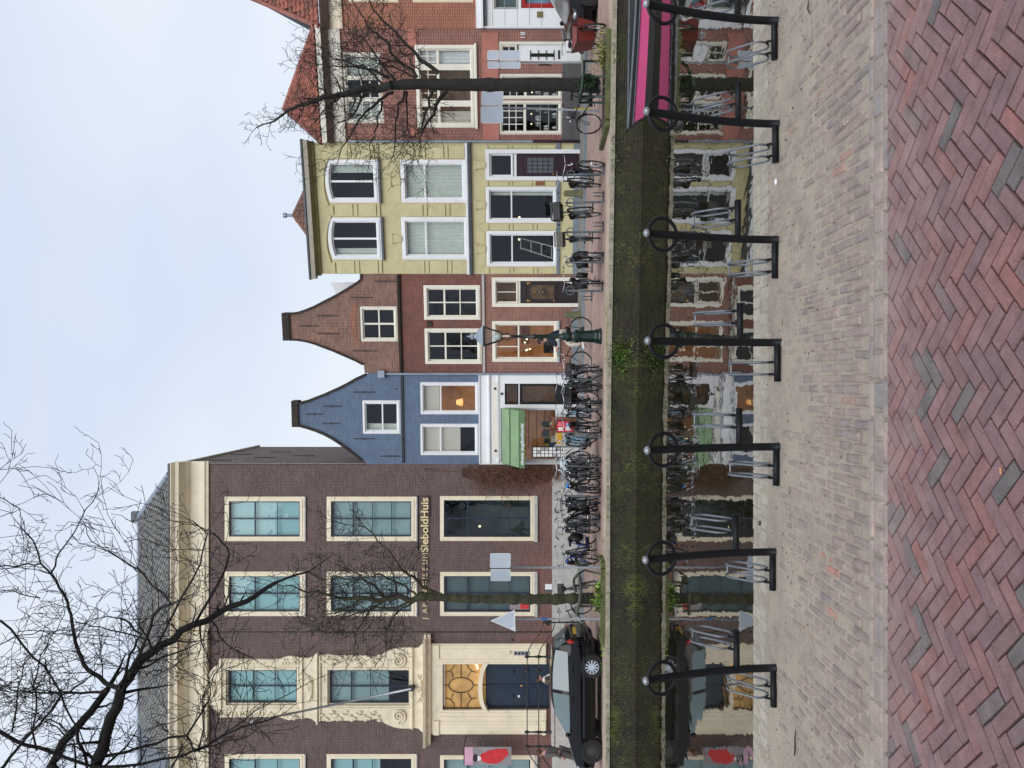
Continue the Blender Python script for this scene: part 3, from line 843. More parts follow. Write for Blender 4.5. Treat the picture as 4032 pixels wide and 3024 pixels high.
def pantile(w, l):
    V = []; prof = [(0, .012), (.2, .052), (.42, .034), (.68, .0), (.9, .006), (1.04, .04)]
    for t, lift in ((0, .042), (1, 0)):
        for a, h in prof: V.append((a * w - w / 2, t * l * 1.1 - l * .05, h + lift))
    n = len(prof)
    for a, h in prof: V.append((a * w - w / 2, -l * .05, h + .004))
    fs = [(i, i + 1, n + i + 1, n + i) for i in range(n - 1)] + [(2 * n + i, 2 * n + i + 1, i + 1, i) for i in range(n - 1)]
    return V, fs
def tiled(roof, O, U, S, w, l, inside, mat_o, mat_i, limit=300, name='roof_tile'):
    """lay pantiles from O along U (eaves) and S (up the slope), in the roof's local space"""
    O, U, S = Vector(O), Vector(U), Vector(S); ul, sl = U.length, S.length; u, s = U.normalized(), S.normalized(); n = u.cross(s).normalized()
    V, fs = pantile(w, l); me = MB().add(V, fs).mesh(name, mat_o, True)
    R = Matrix((u, s, n)).transposed().to_4x4(); P = []; rr = random.Random(5)
    for j in range(int(sl / l) + 1):
        for i in range(int(ul / w) + 1):
            a, b = (i + .5) * w, j * l
            if not inside((a) / ul, (b + l * .5) / sl): continue
            P.append((j, i, O + u * (a + rr.gauss(0, .004)) + s * (b + rr.gauss(0, .004)) + n * rr.uniform(0, .006), rr.gauss(0, .012)))
    for (j, i, p, a) in P[:limit]:
        o = link(name, me, roof); o.matrix_local = Matrix.Translation(p) @ R @ Matrix.Rotation(a, 4, 'Z')
    if len(P) > limit:
        mb = MB()
        for (j, i, p, a) in P[limit:]:
            M = Matrix.Translation(p) @ R; mb.add([M @ Vector(v) for v in V], fs)
        tag(mb.build('roof_tiles_beyond', mat_i, roof, True), kind='stuff')
def tilemats(nm, stops, moss=0.0):
    return (brickrand(nm, stops, False, ((0.10, 0.09, 0.07, 1), 0.35), moss=moss, rough=0.6), brickrand(nm + '_many', stops, True, ((0.10, 0.09, 0.07, 1), 0.35), moss=moss, rough=0.6))
T_RED = tilemats('red_pantile', [(0, srgb(150, 88, 74)), (.5, srgb(172, 104, 86)), (.85, srgb(138, 82, 70)), (1, srgb(112, 76, 66))])
T_GREY = tilemats('grey_pantile', [(0, srgb(118, 118, 116)), (.5, srgb(136, 136, 132)), (1, srgb(98, 99, 100))])
T_BRN = tilemats('brown_pantile', [(0, srgb(112, 82, 66)), (.5, srgb(136, 98, 78)), (1, srgb(84, 70, 62))])
def anchor(H, c, x0, x1, y):
    s, zt = H.pt(c, x0, y); _, zb = H.pt(c, x1, y)
    mb = MB().box(s - .014, s + .014, -.03, .005, zb, zt); zm = (zb + zt) / 2
    mb.box(s - .03, s + .03, -.04, -.0, zm - .02, zm + .02)
    return mb.build('wall_anchor', M_IRON, H.o)
def downpipe(H, s, z0, z1, mat, r=.045, hopper=True):
    mb = MB().tube([(s, -.075, z0), (s, -.075, z1)], r, 10)
    for k in range(int((z1 - z0) / 1.6) + 1): mb.lathe([(r + .012, -.02), (r + .012, .02)], (s, -.075, z0 + .4 + k * 1.6), 10)
    p = mb.build('downpipe', mat, H.o, auto=40)
    if hopper:
        MB().box(s - .13, s + .13, -.2, .0, z1 - .05, z1 + .2).build('hopper', mat, p)
    return p

# ================================================================ museum
M_REFLROOM = paint('reflection_teal_interior', srgb(84, 98, 96), .9, .45, 1.1)  # teal of the window reflection put into the room colour
H = House('museum_building', 'tall dark brick museum with cream cornice and carved stone entrance bay', (-24, 29.3), (-3.06, 29.3)); H.holes = []
MU = H
WM = H.w
tealT = ('blind', M_BLIND_T, 1.0); tealG = ('blind', M_BLIND_G, 1.0)
def mus_col(y0, y1, crop, gx, gy, backs):
    ra = H.rect('1', 355, 750, y0, y1); rb = H.rect('1', 858, 1300, y0, y1)
    sl = (M_GREYST, .06, .06, .0)
    window(H, ra, .175, M_CREAM, M_NAVY, .045, vb=[(.5, .055)], hb=[(.355, .055), (.68, .022)], back=backs[0], recess=.01, sill=sl)
    window(H, rb, .175, M_CREAM, M_NAVY, .045, vb=[(.5, .055)], hb=[(.265, .055), (.51, .022), (.755, .022)], back=backs[1], recess=.01, sill=sl)
    rg = H.rect('3', 312, 1195, gx, gy) if crop == '3' else crop
    window(H, rg, .155, M_CREAM, M_NAVY, .05, vb=[(.5, .06)], hb=[(.265, .06), (.52, .024), (.76, .024)], back=backs[2], recess=.01, sill=(M_GREYST, .08, .12, .02), depth=1.6)
mus_col(320, 540, '3', 600, 1020, (tealT, tealG, [('room', M_REFLROOM)]))
rgB = H.rect('F', 1732, 2104, 2252, 2426)
mus_col(690, 910, rgB, 0, 0, (tealT, tealG, ('blind', M_BLIND_D, 1.0)))
rgL = H.rect('F', 1732, 2104, 2974, 3148)
mus_col(1590, 1810, rgL, 0, 0, (tealT, [('blind', M_BLIND_T, .6)], ('blind', M_BLIND_G, 1.0)))
mus_col(2000, 2220, H.rect('F', 1732, 2104, 3296, 3470), 0, 0, (tealT, tealG, ('blind', M_BLIND_D, 1.0)))
# entrance bay: carved stone surround
CY = 1118
def e7(x, hw, side): return H.pt('E7', x, CY - side * hw)
half = [(75, 0), (80, 60), (95, 110), (130, 165), (160, 190), (190, 215), (192, 255), (215, 255), (640, 250), (720, 252), (760, 268), (800, 278), (850, 272), (905, 262), (960, 258), (1000, 270), (1035, 300), (1055, 305), (1060, 285), (1100, 284), (1140, 292), (1180, 284), (1240, 278), (1300, 284), (1360, 276), (1420, 282), (1500, 274), (1560, 268), (1600, 285), (1640, 312), (1700, 337), (1760, 350), (1870, 352), (1880, 345), (1920, 350), (1960, 385), (1975, 430), (1990, 470), (2030, 470)]
outl = [e7(x, h, 1) for x, h in half] + [e7(x, h, -1) for x, h in reversed(half) if h > 0]
w1 = H.rect('E7', 250, 872, 958, 1268); w2 = H.rect('E7', 1132, 1848, 958, 1270)
H.holes += []
sur = MB().prism(outl, [rc(w1), rc(w2)], -.10, 0.0).build('carved_surround', M_STONE_C, H.o)
def e7p(x, y, off): s, z = H.pt('E7', x, y); return (s, off, z)
def strip7(x0, x1, y0, y1, d, nm='moulding', mat=M_STONE_C):
    r = H.rect('E7', x0, x1, y0, y1); return MB().box(r[0], r[1], -d, -.098, r[2], r[3]).build(nm, mat, sur)
for sd in (1, -1):
    for (x0, x1, a, b, d) in ((215, 880, 170, 182, .14), (215, 700, 232, 246, .14), (1090, 1860, 168, 180, .14), (200, 215, 0, 250, .17), (905, 918, 0, 262, .16), (1040, 1052, 0, 306, .22), (1060, 1075, 0, 284, .16), (1862, 1874, 0, 352, .19), (1978, 1994, 0, 476, .30), (1996, 2030, 0, 470, .22)):
        y0, y1 = sorted((CY - sd * a, CY - sd * b)); strip7(x0, x1, y0, y1, d)
    # volutes
    for (cx, cy, R, off) in ((1755, 240, 60, -.12), (835, 248, 26, -.12), (1190, 248, 26, -.11)):
        pts = []; rs = []
        for i in range(34):
            t = i / 33; a = t * 4.4 * PI; rr = R * (1 - t * .86)
            pts.append(e7p(cx + rr * math.sin(a), CY - sd * (cy + rr * math.cos(a)), off - .03 * t)); rs.append(.055 * (R / 60) ** .6 * (1 - .5 * t))
        MB().tube(pts, rs, 6).build('volute', M_STONE_C, sur, True)
    # leaf garlands down the sides
    rr = random.Random(4)
    for i in range(34):
        x = 1090 + i * 15; y = CY - sd * (232 + 26 * math.sin(i * .8) + 22 * (i % 2))
        p = e7p(x, y, -.12); MB().ball(p, .05 + .02 * rr.random(), 6, 4, (1, .8, 1.5)).build('garland_leaf', M_STONE_C, sur, True)
    for i in range(12):
        p = e7p(250 + i * 30, CY - sd * (210 + 8 * (i % 2)), -.11); MB().ball(p, .035, 6, 4, (1, .8, 1.3)).build('garland_leaf', M_STONE_C, sur, True)
    for i in range(10):
        p = e7p(740 + i * 14, CY - sd * (215 + 30 * (i % 2)), -.12); MB().ball(p, .05, 6, 4, (1, .8, 1.2)).build('garland_leaf', M_STONE_C, sur, True)
    # acanthus sprays on the panels
    for (cx, cy, nn, L) in ((985, 70, 4, 90), (1935, 70, 5, 100), (140, 60, 4, 60)):
        for k in range(nn):
            a = (-.9 + 1.8 * k / (nn - 1)); pts = []
            for i in range(8):
                t = i / 7; pts.append(e7p(cx + L * .35 * math.sin(a) * t + 14 * math.sin(3 * t + k), CY - sd * (20 + L * t * (.6 + .4 * math.cos(a))), -.12 - .03 * math.sin(PI * t)))
            MB().tube(pts, [.045 * (1 - .8 * i / 7) + .008 for i in range(8)], 6).build('acanthus', M_STONE_C, sur, True)
# rosettes
for cx, R in ((970, 46), (135, 40), (1935, 30)):
    for k in range(9):
        a = 2 * PI * k / 9; p0 = e7p(cx, CY, -.13); p1 = e7p(cx + R * math.cos(a), CY + R * math.sin(a), -.14)
        mb = MB().ball(((p0[0] + p1[0]) / 2, -.13, (p0[2] + p1[2]) / 2), .075 * R / 46, 8, 5, (1, .7, 1)); mb.build('petal', M_STONE_C, sur, True)
    MB().ball(e7p(cx, CY, -.15), .07, 8, 5).build('rosette', M_STONE_C, sur, True)
window(H, w1, .05, M_CREAM, M_NAVY, .05, vb=[(.5, .055)], hb=[(.355, .055), (.68, .022)], back=tealT, recess=.01)
window(H, w2, .05, M_CREAM, M_NAVY, .05, vb=[(.5, .055)], hb=[(.265, .055), (.51, .022), (.755, .022)], back=[('blind', M_BLIND_G, .74)], recess=.01)
# doorway
portal = H.rect('2', 222, 1262, 530, 1342); dopen = H.rect('2', 330, 1292, 712, 1127)
dopen = (dopen[0], dopen[1], portal[2] - .12, dopen[3])
H.holes.append(rc(dopen))
por = MB().prism([(portal[0], portal[2]), (dopen[0] - .001, portal[2]), (dopen[0], portal[2]), (dopen[0], dopen[3]), (dopen[1], dopen[3]), (dopen[1], portal[2]), (portal[1], portal[2]), (portal[1], portal[3]), (portal[0], portal[3])], [], -.12, 0.0).build('door_surround', M_CREAM, H.o)
def p2(x0, x1, y0, y1, d, nm='moulding', mat=None, d0=.119):
    r = H.rect('2', x0, x1, y0, y1); return MB().box(r[0], r[1], -d, -d0, r[2], r[3]).build(nm, mat or M_CREAM, por)
for (y0, y1) in ((545, 655), (1225, 1335)):
    p2(300, 1225, y0, y1, .15, 'pilaster'); p2(318, 1210, y0 + 22, y1 - 22, .17, 'pilaster_panel'); p2(250, 300, y0 - 8, y1 + 8, .20, 'capital'); p2(1225, 1256, y0 - 8, y1 + 8, .2, 'pilaster_base')
for (y0, y1) in ((670, 690), (1148, 1168), (1180, 1195), (694, 706)): p2(310, 1250, y0, y1, .145)
corn = H.rect('2', 165, 222, 470, 1432)
MB().extr([(0, corn[2]), (-.18, corn[2]), (-.3, corn[2] + .12), (-.42, corn[3] - .09), (-.46, corn[3]), (0, corn[3] + .03)], corn[0], corn[1]).build('door_cornice', M_STONE_C, H.o)
# amber fanlight
tr = H.rect('2', 338, 690, 716, 1122)
fl = MB().quad((tr[0], .12, tr[2] - .1), (tr[1], .12, tr[2] - .1), (tr[1], .12, tr[3]), (tr[0], .12, tr[3])).build('fanlight', M_AMBER, H.o)
lead = []
def c2(x, y, off): s, z = H.pt('2', x, y); return (s, off, z)
lead.append([c2(490 + 110 * math.cos(a), 920 + 68 * math.sin(a), .095) for a in [2 * PI * i / 28 for i in range(28)]])
for i, pth in enumerate([lead[0]]): MB().tube(pth, .017, 6, closed=True).build('lead_bar', M_IRON, fl)
for seg in (((490, 718), (490, 852)), ((490, 988), (490, 1120)), ((338, 920), (380, 920)), ((600, 920), (690, 920)), ((420, 850), (400, 790)), ((420, 990), (400, 1050)), ((550, 845), (585, 785)), ((550, 990), (585, 1050))):
    MB().tube([c2(seg[0][0], seg[0][1], .095), c2(seg[1][0], seg[1][1], .095)], .014, 6).build('lead_bar', M_IRON, fl)
for (cx, cy, a0, a1) in ((345, 718, 0, .5), (345, 1122, -.5, 0), (630, 718, .5, 1), (630, 1122, 1, 1.5)):
    MB().tube([c2(cx + 85 * math.cos(PI * (a0 + (a1 - a0) * i / 8)), cy + 85 * math.sin(PI * (a0 + (a1 - a0) * i / 8)), .095) for i in range(9)], .014, 6).build('lead_bar', M_IRON, fl)
for (x, y) in ((610, 722), (635, 740), (640, 765)): MB().ball(c2(x, y, .09), .045, 8, 6).build('fanlight_bulb', M_BULB, fl, True)
# door with arched head
dl = H.rect('2', 640, 1292, 716, 1122); dl = (dopen[0], dopen[1], dopen[2], dl[3])
door = MB().box(dl[0], dl[1], .14, .2, dl[2], dl[3] - .12).build('door', M_NAVY, H.o)
sm = (dl[0] + dl[1]) / 2
def p2d(x0, x1, y0, y1, d, nm, mat=M_NAVY):
    r = H.rect('2', x0, x1, y0, y1); return MB().box(r[0], r[1], .139 - d, .139, r[2], r[3]).build(nm, mat, door)
for (y0, y1) in ((740, 900), (940, 1100)):
    p2d(770, 1060, y0, y1, .02, 'door_panel'); p2d(1075, 1100, y0 + 5, y1 - 5, .035, 'door_panel'); p2d(1130, 1180, y0 + 10, y1 - 20, .03, 'door_panel'); p2d(1200, 1270, y0, y1, .02, 'door_panel')
    p2d(790, 1040, y0 + 22, y1 - 22, .035, 'door_panel')
MB().box(sm - .02, sm + .02, .10, .139, dl[2], dl[3] - .14).build('door_meeting_stile', M_NAVY, door)
for x, y, mt, rr in ((1040, 925, M_BRASS, .05), (1015, 1020, M_WHITE, .05), (960, 1020, M_IRON, .07), (965, 800, M_IRON, .07)): MB().ball(c2(x, y, .09), rr, 8, 6, (1, .5, 1)).build('door_knob', mt, door, True)
# arched hood moulding between fanlight and door
arc = []
for i in range(13):
    t = i / 12; yy = 700 + (1140 - 700) * t; xx = 705 - 38 * math.sin(PI * min(1, max(0, (t - .08) / .84))) ** .5 if .08 < t < .92 else 722
    arc.append(c2(xx, yy, 0))
ap = [(p[0], p[2] + .07) for p in arc] + [(p[0], p[2] - .09) for p in reversed(arc)]
MB().prism(ap, [], -.16, .16).build('door_hood', M_CREAM, H.o)
# number, intercom
zz = H.pt('2', 945, 625); text('19', .17, M_BRASS, H.o, (zz[0], -.172, zz[1] - .05), 'house_number')
r = H.rect('2', 970, 1112, 592, 627); ip = MB().box(r[0], r[1], -.19, -.16, r[2], r[3]).build('intercom_panel', M_GALV, H.o)
for k in range(4): MB().box(r[0] + .03, r[1] - .03, -.2, -.188, r[3] - .12 - k * .13, r[3] - .04 - k * .13).build('intercom_button', M_PLASTB, ip)
# wall + plinth
ent0 = H.pt('1', 280, 600)[1]; ent1 = H.pt('1', 85, 600, -.6)[1]
wall_top = ent1 - .1
MB().prism([(0, 0), (WM, 0), (WM, wall_top), (0, wall_top)], H.holes, 0, .3).build('wall', BR_MUSEUM, H.o)
pl = H.pt('3', 1360, 800)[1]
for (a, b) in ((0, portal[0] - .25), (portal[1] + .25, WM - .02)):
    x = a
    while x < b - .01:
        e = min(x + 1.3, b); MB().box(x + .004, e - .004, -.05, -.002, -.1, pl).build('plinth_stone', M_GREYST, H.o); x = e
# vertical expansion joint
sj = H.pt('E7', 600, 638)[0]; MB().box(sj - .02, sj + .02, -.02, -.002, pl, ent0).build('wall_pipe', M_IRON, H.o)
# entablature
def ent(a, b, y):
    e = MB(); h = ent1 - ent0
    e.extr([(.02, ent0), (-.06 + y, ent0), (-.08 + y, ent0 + .08 * h), (-.12 + y, ent0 + .10 * h), (-.12 + y, ent0 + .2 * h), (-.05 + y, ent0 + .22 * h), (-.05 + y, ent0 + .55 * h), (-.14 + y, ent0 + .6 * h), (-.2 + y, ent0 + .66 * h), (-.5 + y, ent0 + .76 * h), (-.52 + y, ent0 + .86 * h), (-.62 + y, ent0 + .95 * h), (-.62 + y, ent1), (.02, ent1)], a, b)
    return e.build('cornice', M_CREAM, H.o)
bs0, bs1 = H.pt('E7', 50, 1118 + 500)[0], H.pt('E7', 50, 1118 - 490)[0]
ent(-.0, bs0, 0); ent(bs0 + .001, bs1 - .001, -.12); ent(bs1, WM + .12, 0)
MB().box(0, WM + .1, -.66, -.1, ent1, ent1 + .05).build('gutter', M_LEAD, H.o)
# side wall over the blue house
sw = MB(); D_ = 8.2
sw.quad((WM, .001, 0), (WM, D_, 0), (WM, D_, 15.05), (WM, .001, 15.05)); sw.quad((WM - .3, .3, 15.05), (WM, .3, 15.05), (WM, D_, 15.05), (WM - .3, D_, 15.05))
sw.build('side_wall', BR_SIDE, H.o)
MB().box(WM - .25, WM + .09, -.05, D_, 15.05, 15.17).build('side_coping', M_WFRAME, H.o)
MB().box(WM - .5, WM - .1, 3.2, 3.8, 15.17, 15.75).build('chimney', M_LEAD, H.o); MB().box(WM - .5, WM - .1, 6.2, 6.9, 15.17, 15.6).build('chimney', M_WFRAME, H.o)
MB().box(WM - .02, WM + .05, .0, .12, 8, 15.0).build('corner_quoin', BR_SIDE, H.o)
for k, (yy, zz) in enumerate(((1.5, 13.8), (2.6, 12.4), (4.0, 13.9), (5.2, 12.6), (3.4, 11.0))): MB().box(WM + .002, WM + .03, yy, yy + .04, zz, zz + .9).build('wall_anchor', M_IRON, H.o)
# back and roof (hip)
rz0 = ent1 + .06; ry = 32.5 - 29.3; rzr = 18.6 - H.zb; hx = -5.58 + 24
rf = MB(); A = [(-.2, -.45, rz0), (WM - .25, -.45, rz0), (hx, ry, rzr), (-.2, ry, rzr), (WM - .25, 8, rz0 - .6), (-.2, 8, rz0 - .6)]
rf.add(A, [(0, 1, 2, 3), (1, 4, 2), (3, 2, 4, 5)])
roof = rf.build('roof', M_LEAD, H.o)
S = Vector((0, ry + .45, rzr - rz0)); U = Vector((11.0, 0, 0))
tiled(roof, (WM - .25 - 11.0, -.45, rz0 + .02), U, S, .25, .30, lambda a, b: a * 11 < 11 - (WM - .25 - hx) * b - .1, T_GREY[0], T_GREY[1])
MB().tube([(WM - .3, -.4, rz0 + .04), (hx, ry, rzr + .05)], .11, 8).build('hip_ridge', M_ZINC, roof); MB().tube([(hx, ry, rzr + .05), (0, ry, rzr + .05)], .1, 8).build('ridge', M_ZINC, roof)
MB().box(hx - .25, hx + .2, ry - .1, ry + .1, rzr + .05, rzr + .35).build('ridge_vent', M_LEAD, roof)
# lettering
GOLD = paint('pale_gold_letters', srgb(232, 214, 168), 0.4, 0.05)
word = 'JAPANMUSEUM'
for i, ch in enumerate(word):
    yy = 2436 - 23.9 * i; s, z = H.pt('F', 1684, yy)
    q = text(ch, .27, GOLD, H.o, (s, -.05, z), 'letter', .02)
s0, z0 = H.pt('3', 205, 1120); s1, _ = H.pt('3', 205, 614)
text('SieboldHuis', .40, GOLD, H.o, (s0, -.05, z0), 'lettering', .02, width=s1 - s0, bold=.008)
for (x0, x1, y0, y1) in ((104, 112, 600, 1110), (100, 220, 597, 602), (214, 222, 597, 795)):
    r = H.rect('3', x0, x1, y0, y1); MB().box(r[0], r[1], -.05, -.02, r[2], r[3]).build('letter_bracket', M_IRON, H.o)
# plaque, vent, white notice
r = H.rect('3', 1295, 1358, 1420, 1470); MB().box(r[0], r[1], -.03, -.002, r[2], r[3]).build('notice_board', M_WHITE, H.o)
r = H.rect('3', 1295, 1358, 1472, 1500); MB().box(r[0], r[1], -.03, -.002, r[2], r[3]).build('notice_board', M_DKGREY, H.o)
MB().ball((H.pt('2', 955, 503)[0], -.02, H.pt('2', 955, 503)[1]), .05, 8, 6).build('wall_vent', M_IRON, H.o, True)
# lit lamp inside the ground floor window
p = H.pt('3', 685, 880, .6); lm = MB().ball((p[0], .55, p[1]), .045, 10, 8).build('hanging_lamp', M_BULB, H.o, True)
# red poster in the window behind the tree
r = H.rect('2', 930, 1108, 168, 236); po = MB().box(r[0], r[1], .075, .082, r[2], r[3]).build('window_poster', paint('poster_grey', srgb(150, 140, 140), .6), H.o)
MB().box(r[0] + .03, r[1] - .02, .068, .074, r[2] + .02, lerp(r[2], r[3], .45)).build('poster_print', paint('poster_red', srgb(206, 50, 58), .6), po)
# stoop
st = thing('museum_stoop', 'grey stone stoop with steps under the museum entrance', 'steps', (0, 0, 0))
sx0, sx1 = H.pt('2', 1300, 1470, -1.2)[0] - 24, H.pt('2', 1300, 640, -1.2)[0] - 24
zt = 1.32
MB().box(sx0, sx1, 28.0, 29.24, .2, zt - .1).build('platform', M_GREYST, st); MB().box(sx0 - .05, sx1 + .05, 27.95, 29.24, zt - .099, zt).build('landing', M_GREYST, st)
for k in range(5):
    zz = zt - .17 * (k + 1); MB().box(sx1 + .051 + .27 * k, sx1 + .05 + .27 * (k + 1), 28.05, 29.22, .2, zz).build('step', M_GREYST, st); MB().box(sx0 - .05 - .27 * (k + 1), sx0 - .051 - .27 * k, 28.05, 29.22, .2, zz).build('step', M_GREYST, st)
rail = thing('stoop_railing', 'black iron railing with scrolled end along the museum stoop', 'railing')
def rp(c, x, y, Y=27.98): return at(c, x, y, Y)
base = zt
prof = [(.06, 0), (.05, .06), (.03, .1), (.045, .2), (.03, .3), (.05, .42), (.065, .48), (.04, .54), (.028, .7), (.03, .8), (.06, .86), (.06, .92), (.03, .97), (.001, .99)]
for (c, y) in (('2', 655), ('2', 1335), ('2', 1465)):
    X = rp(c, 1200, y).x; MB().lathe(prof, (X, 27.98, base), 10).build('baluster_post', M_IRON, rail, True)
Xa, Xb = rp('2', 1200, 655).x, rp('2', 1200, 1465).x
for dz in (.88, .46): MB().tube([(Xb - .02, 27.98, base + dz), (Xa, 27.98, base + dz)], .018, 8).build('rail', M_IRON, rail)
X7 = rp('2', 1200, 778).x
for dz in (.88, .46): MB().ball((X7, 27.98, base + dz), .07, 8, 6, (1, 1, 1.4)).build('rail_boss', M_IRON, rail, True)
for dz, endz in ((.88, .30), (.46, -.12)):
    pts = [(Xa + 1.25 * t, 27.98, base + dz + (endz - dz) * (.5 - .5 * math.cos(PI * t))) for t in [i / 12 for i in range(13)]]; MB().tube(pts, .018, 8).build('rail', M_IRON, rail)
    pts = [(Xb - 1.2 * t, 27.98, base + dz + (endz - dz) * (.5 - .5 * math.cos(PI * t))) for t in [i / 12 for i in range(13)]]; MB().tube(pts, .018, 8).build('rail', M_IRON, rail)
Xe = Xa + 1.25
pts = [(Xe + .02 + .13 * (1 - t * .75) * math.cos(5 * PI * t + PI), 27.98, base + .14 + .13 * (1 - t * .75) * math.sin(5 * PI * t + PI)) for t in [i / 30 for i in range(31)]]
MB().tube(pts, .02, 6).build('scroll', M_IRON, rail, True); MB().tube([(Xe, 27.98, .3), (Xe, 27.98, base + .32)], .03, 8).build('end_post', M_IRON, rail)
# flag pole on its bracket
fp = thing('flag_pole', 'bare grey flag pole slanting from the stone window surround', 'pole')
b0 = at('E7', 1858, 1132, 29.0); b1 = at('E7', 470, 1418, 26.9)
MB().tube([b0, b0.lerp(b1, .5), b1], [.05, .045, .03], 8).build('pole', M_GALV, fp, True); MB().ball(b1, .06, 8, 6).build('finial', M_WHITE, fp, True); MB().tube([b0, at('E7', 1490, 960, 29.18)], .012, 5).build('stay', M_IRON, fp)
MB().tube([b0.lerp(b1, .22), at('E7', 1490, 960, 29.18)], .012, 5).build('stay', M_IRON, fp); MB().box(b0.x - .08, b0.x + .08, 28.95, 29.19, b0.z - .1, b0.z + .1).build('bracket', M_IRON, fp)
# banner (generic figure in red)
bn = thing('museum_banner', 'pink and grey banner with a red robed figure on the museum wall', 'banner')
def bnr(x, y, Y): return at('E6', x, y, Y)
a0, a1 = at('2', 525, 1470, 28.5), at('2', 948, 1632, 28.5)
MB().box(a1.x, a0.x, 28.5, 28.52, a1.z, a0.z).build('cloth', paint('banner_grey', srgb(150, 146, 148), .8, .2, 2), bn)
MB().box(a1.x, a0.x, 28.492, 28.499, lerp(a0.z, a1.z, .18), a0.z - .002).build('title_strip', paint('banner_pink', srgb(214, 168, 190), .8), bn)
M_ROBE = paint('banner_red', srgb(208, 52, 58), .8, .15, 6)
figp = [(-.30, .62), (-.42, .46), (-.40, .3), (-.25, .2), (.1, .06), (.42, .1), (.40, .32), (.30, .5), (.12, .64), (-.05, .68)]
Wb, Hb = a0.x - a1.x, a0.z - a1.z; cxb = (a0.x + a1.x) / 2
MB().prism([(cxb + px * Wb, a1.z + pz * Hb) for px, pz in figp], [], 28.485, 28.499).build('robe_print', M_ROBE, bn)
MB().prism([(cxb - .12 * Wb + .13 * Wb * math.cos(t), a1.z + (.70 + .055 * math.sin(t)) * Hb) for t in [2 * PI * i / 14 for i in range(14)]], [], 28.48, 28.498).build('face_print', M_WHITEC, bn)
MB().prism([(cxb - .10 * Wb + .2 * Wb * math.cos(t), a1.z + (.77 + .05 * math.sin(t)) * Hb) for t in [2 * PI * i / 14 for i in range(14)]], [], 28.476, 28.497).build('hair_print', M_HAIRD, bn)
MB().tube([(a1.x, 28.51, a0.z + .02), (a0.x + .05, 28.51, a0.z + .02)], .02, 6).build('banner_rod', M_IRON, bn); MB().tube([(a0.x + .03, 28.51, a0.z + .02), (a0.x + .03, 29.29, a0.z + .02)], .02, 6).build('banner_bracket', M_IRON, bn)

# ================================================================ blue house
H = House('blue_bookshop', 'blue painted brick house with curved neck gable over a white shopfront', (-3.055, 29.3), (.405, 29.0)); H.holes = []
BL = H
gv = lambda pts, c='4': [H.pt(c, x, y) for x, y in pts]
right = [(128, 1072), (132, 1095), (200, 1080), (270, 1052), (340, 1025), (400, 998), (450, 975), (500, 950), (560, 915), (625, 885)]
left = [(640, 1532), (605, 1492), (560, 1455), (500, 1408), (440, 1365), (390, 1332), (330, 1300), (270, 1275), (200, 1252), (135, 1235), (128, 1250)]
outer = [(0, 0), (H.w, 0), (H.w, H.pt('4', 640, 885)[1])] + gv(right)[::-1] + gv(left)[::-1]
outer = [(max(0, min(H.w, s)), z) for s, z in outer] + [(0, H.pt('4', 640, 1530)[1])]
window(H, H.rect('4', 600, 878, 1062, 1307), .10, M_WHITE, M_WHITE, .05, hb=[(.53, .05)], back=[('drape', M_CURT, 0, .25)])
window(H, H.rect('4', 1020, 1448, 930, 1165), .10, M_WHITE, M_WHITE, .045, hb=[(.325, .055)], back=[('blind', M_BLIND_W, .30), ('room', M_WARM)])
p_ = H.pt('4', 1310, 1075, .7); MB().lathe([(.10, -.12), (.16, -.1), (.09, .12)], (p_[0], .62, p_[1]), 12).build('table_lamp', M_LAMPSH, [c for c in H.o.children if c.name.startswith('window')][-1], True)
window(H, H.rect('4', 1020, 1446, 1232, 1462), .10, M_WHITE, M_WHITE, .045, hb=[(.325, .055)], back=[('blind', M_BLIND_W, .70)])
fz1 = min(h[0][1] for h in H.holes) - .012
shop = H.rect('5', 335, 905, 1185, 1600); sdoor = H.rect('5', 480, 912, 996, 1156); strn = H.rect('5', 366, 470, 996, 1156)
H.holes += [rc((sdoor[0], sdoor[1], -.05, strn[3]))]
sw_ = (shop[0], shop[1], H.pt('5', 772, 1300)[1], shop[3]); H.holes += [rc(sw_)]
up = [p for p in outer if p[1] >= fz1]
i0 = outer[2:]
MB().prism([(0, fz1), (H.w, fz1)] + i0, [h for h in H.holes if h[0][1] > fz1], 0, .3).build('wall', BR_BLUE, H.o)
MB().prism([(0, -.1), (sdoor[0], -.1), (sdoor[0], strn[3]), (sdoor[1], strn[3]), (sdoor[1], -.1), (H.w, -.1), (H.w, fz1 - .002), (0, fz1 - .002)], [rc(sw_)], -.04, .3).build('shopfront', M_WHITE, H.o)
# coping along the gable
def coping(H, pts, w=.09, dep=.42, mat=M_COPING, lift=.02):
    """band following a gable outline, above it"""
    up = []
    for i, p in enumerate(pts):
        a = Vector(pts[max(0, i - 1)]); b = Vector(pts[min(len(pts) - 1, i + 1)]); d = (b - a).normalized(); up.append((p[0] - d.y * w, p[1] + d.x * w))
    return MB().prism(list(pts) + up[::-1], [], -.06, dep - .06).build('gable_coping', mat, H.o)
rr_ = gv(right)[1:]; ll_ = gv(left)[1:-1]
coping(H, [(p[0], p[1] + .0) for p in ll_]); coping(H, rr_)
t0, t1 = H.pt('4', 95, 1255), H.pt('4', 136, 1066); MB().box(t0[0], t1[0], -.08, .36, t1[1], t0[1]).build('gable_cap', M_COPING, H.o)
for (x0, x1, y) in ((190, 315, 1163), (315, 450, 1105), (312, 440, 1230), (540, 690, 1003), (540, 695, 1341), (730, 880, 1468), (845, 850, 980)): anchor(H, '4', x0, x1, y)
r = H.rect('4', 888, 903, 885, 1512); MB().box(.06, H.w - .02, -.05, 0.0, r[2], r[3]).build('string_course', M_IRON, H.o)
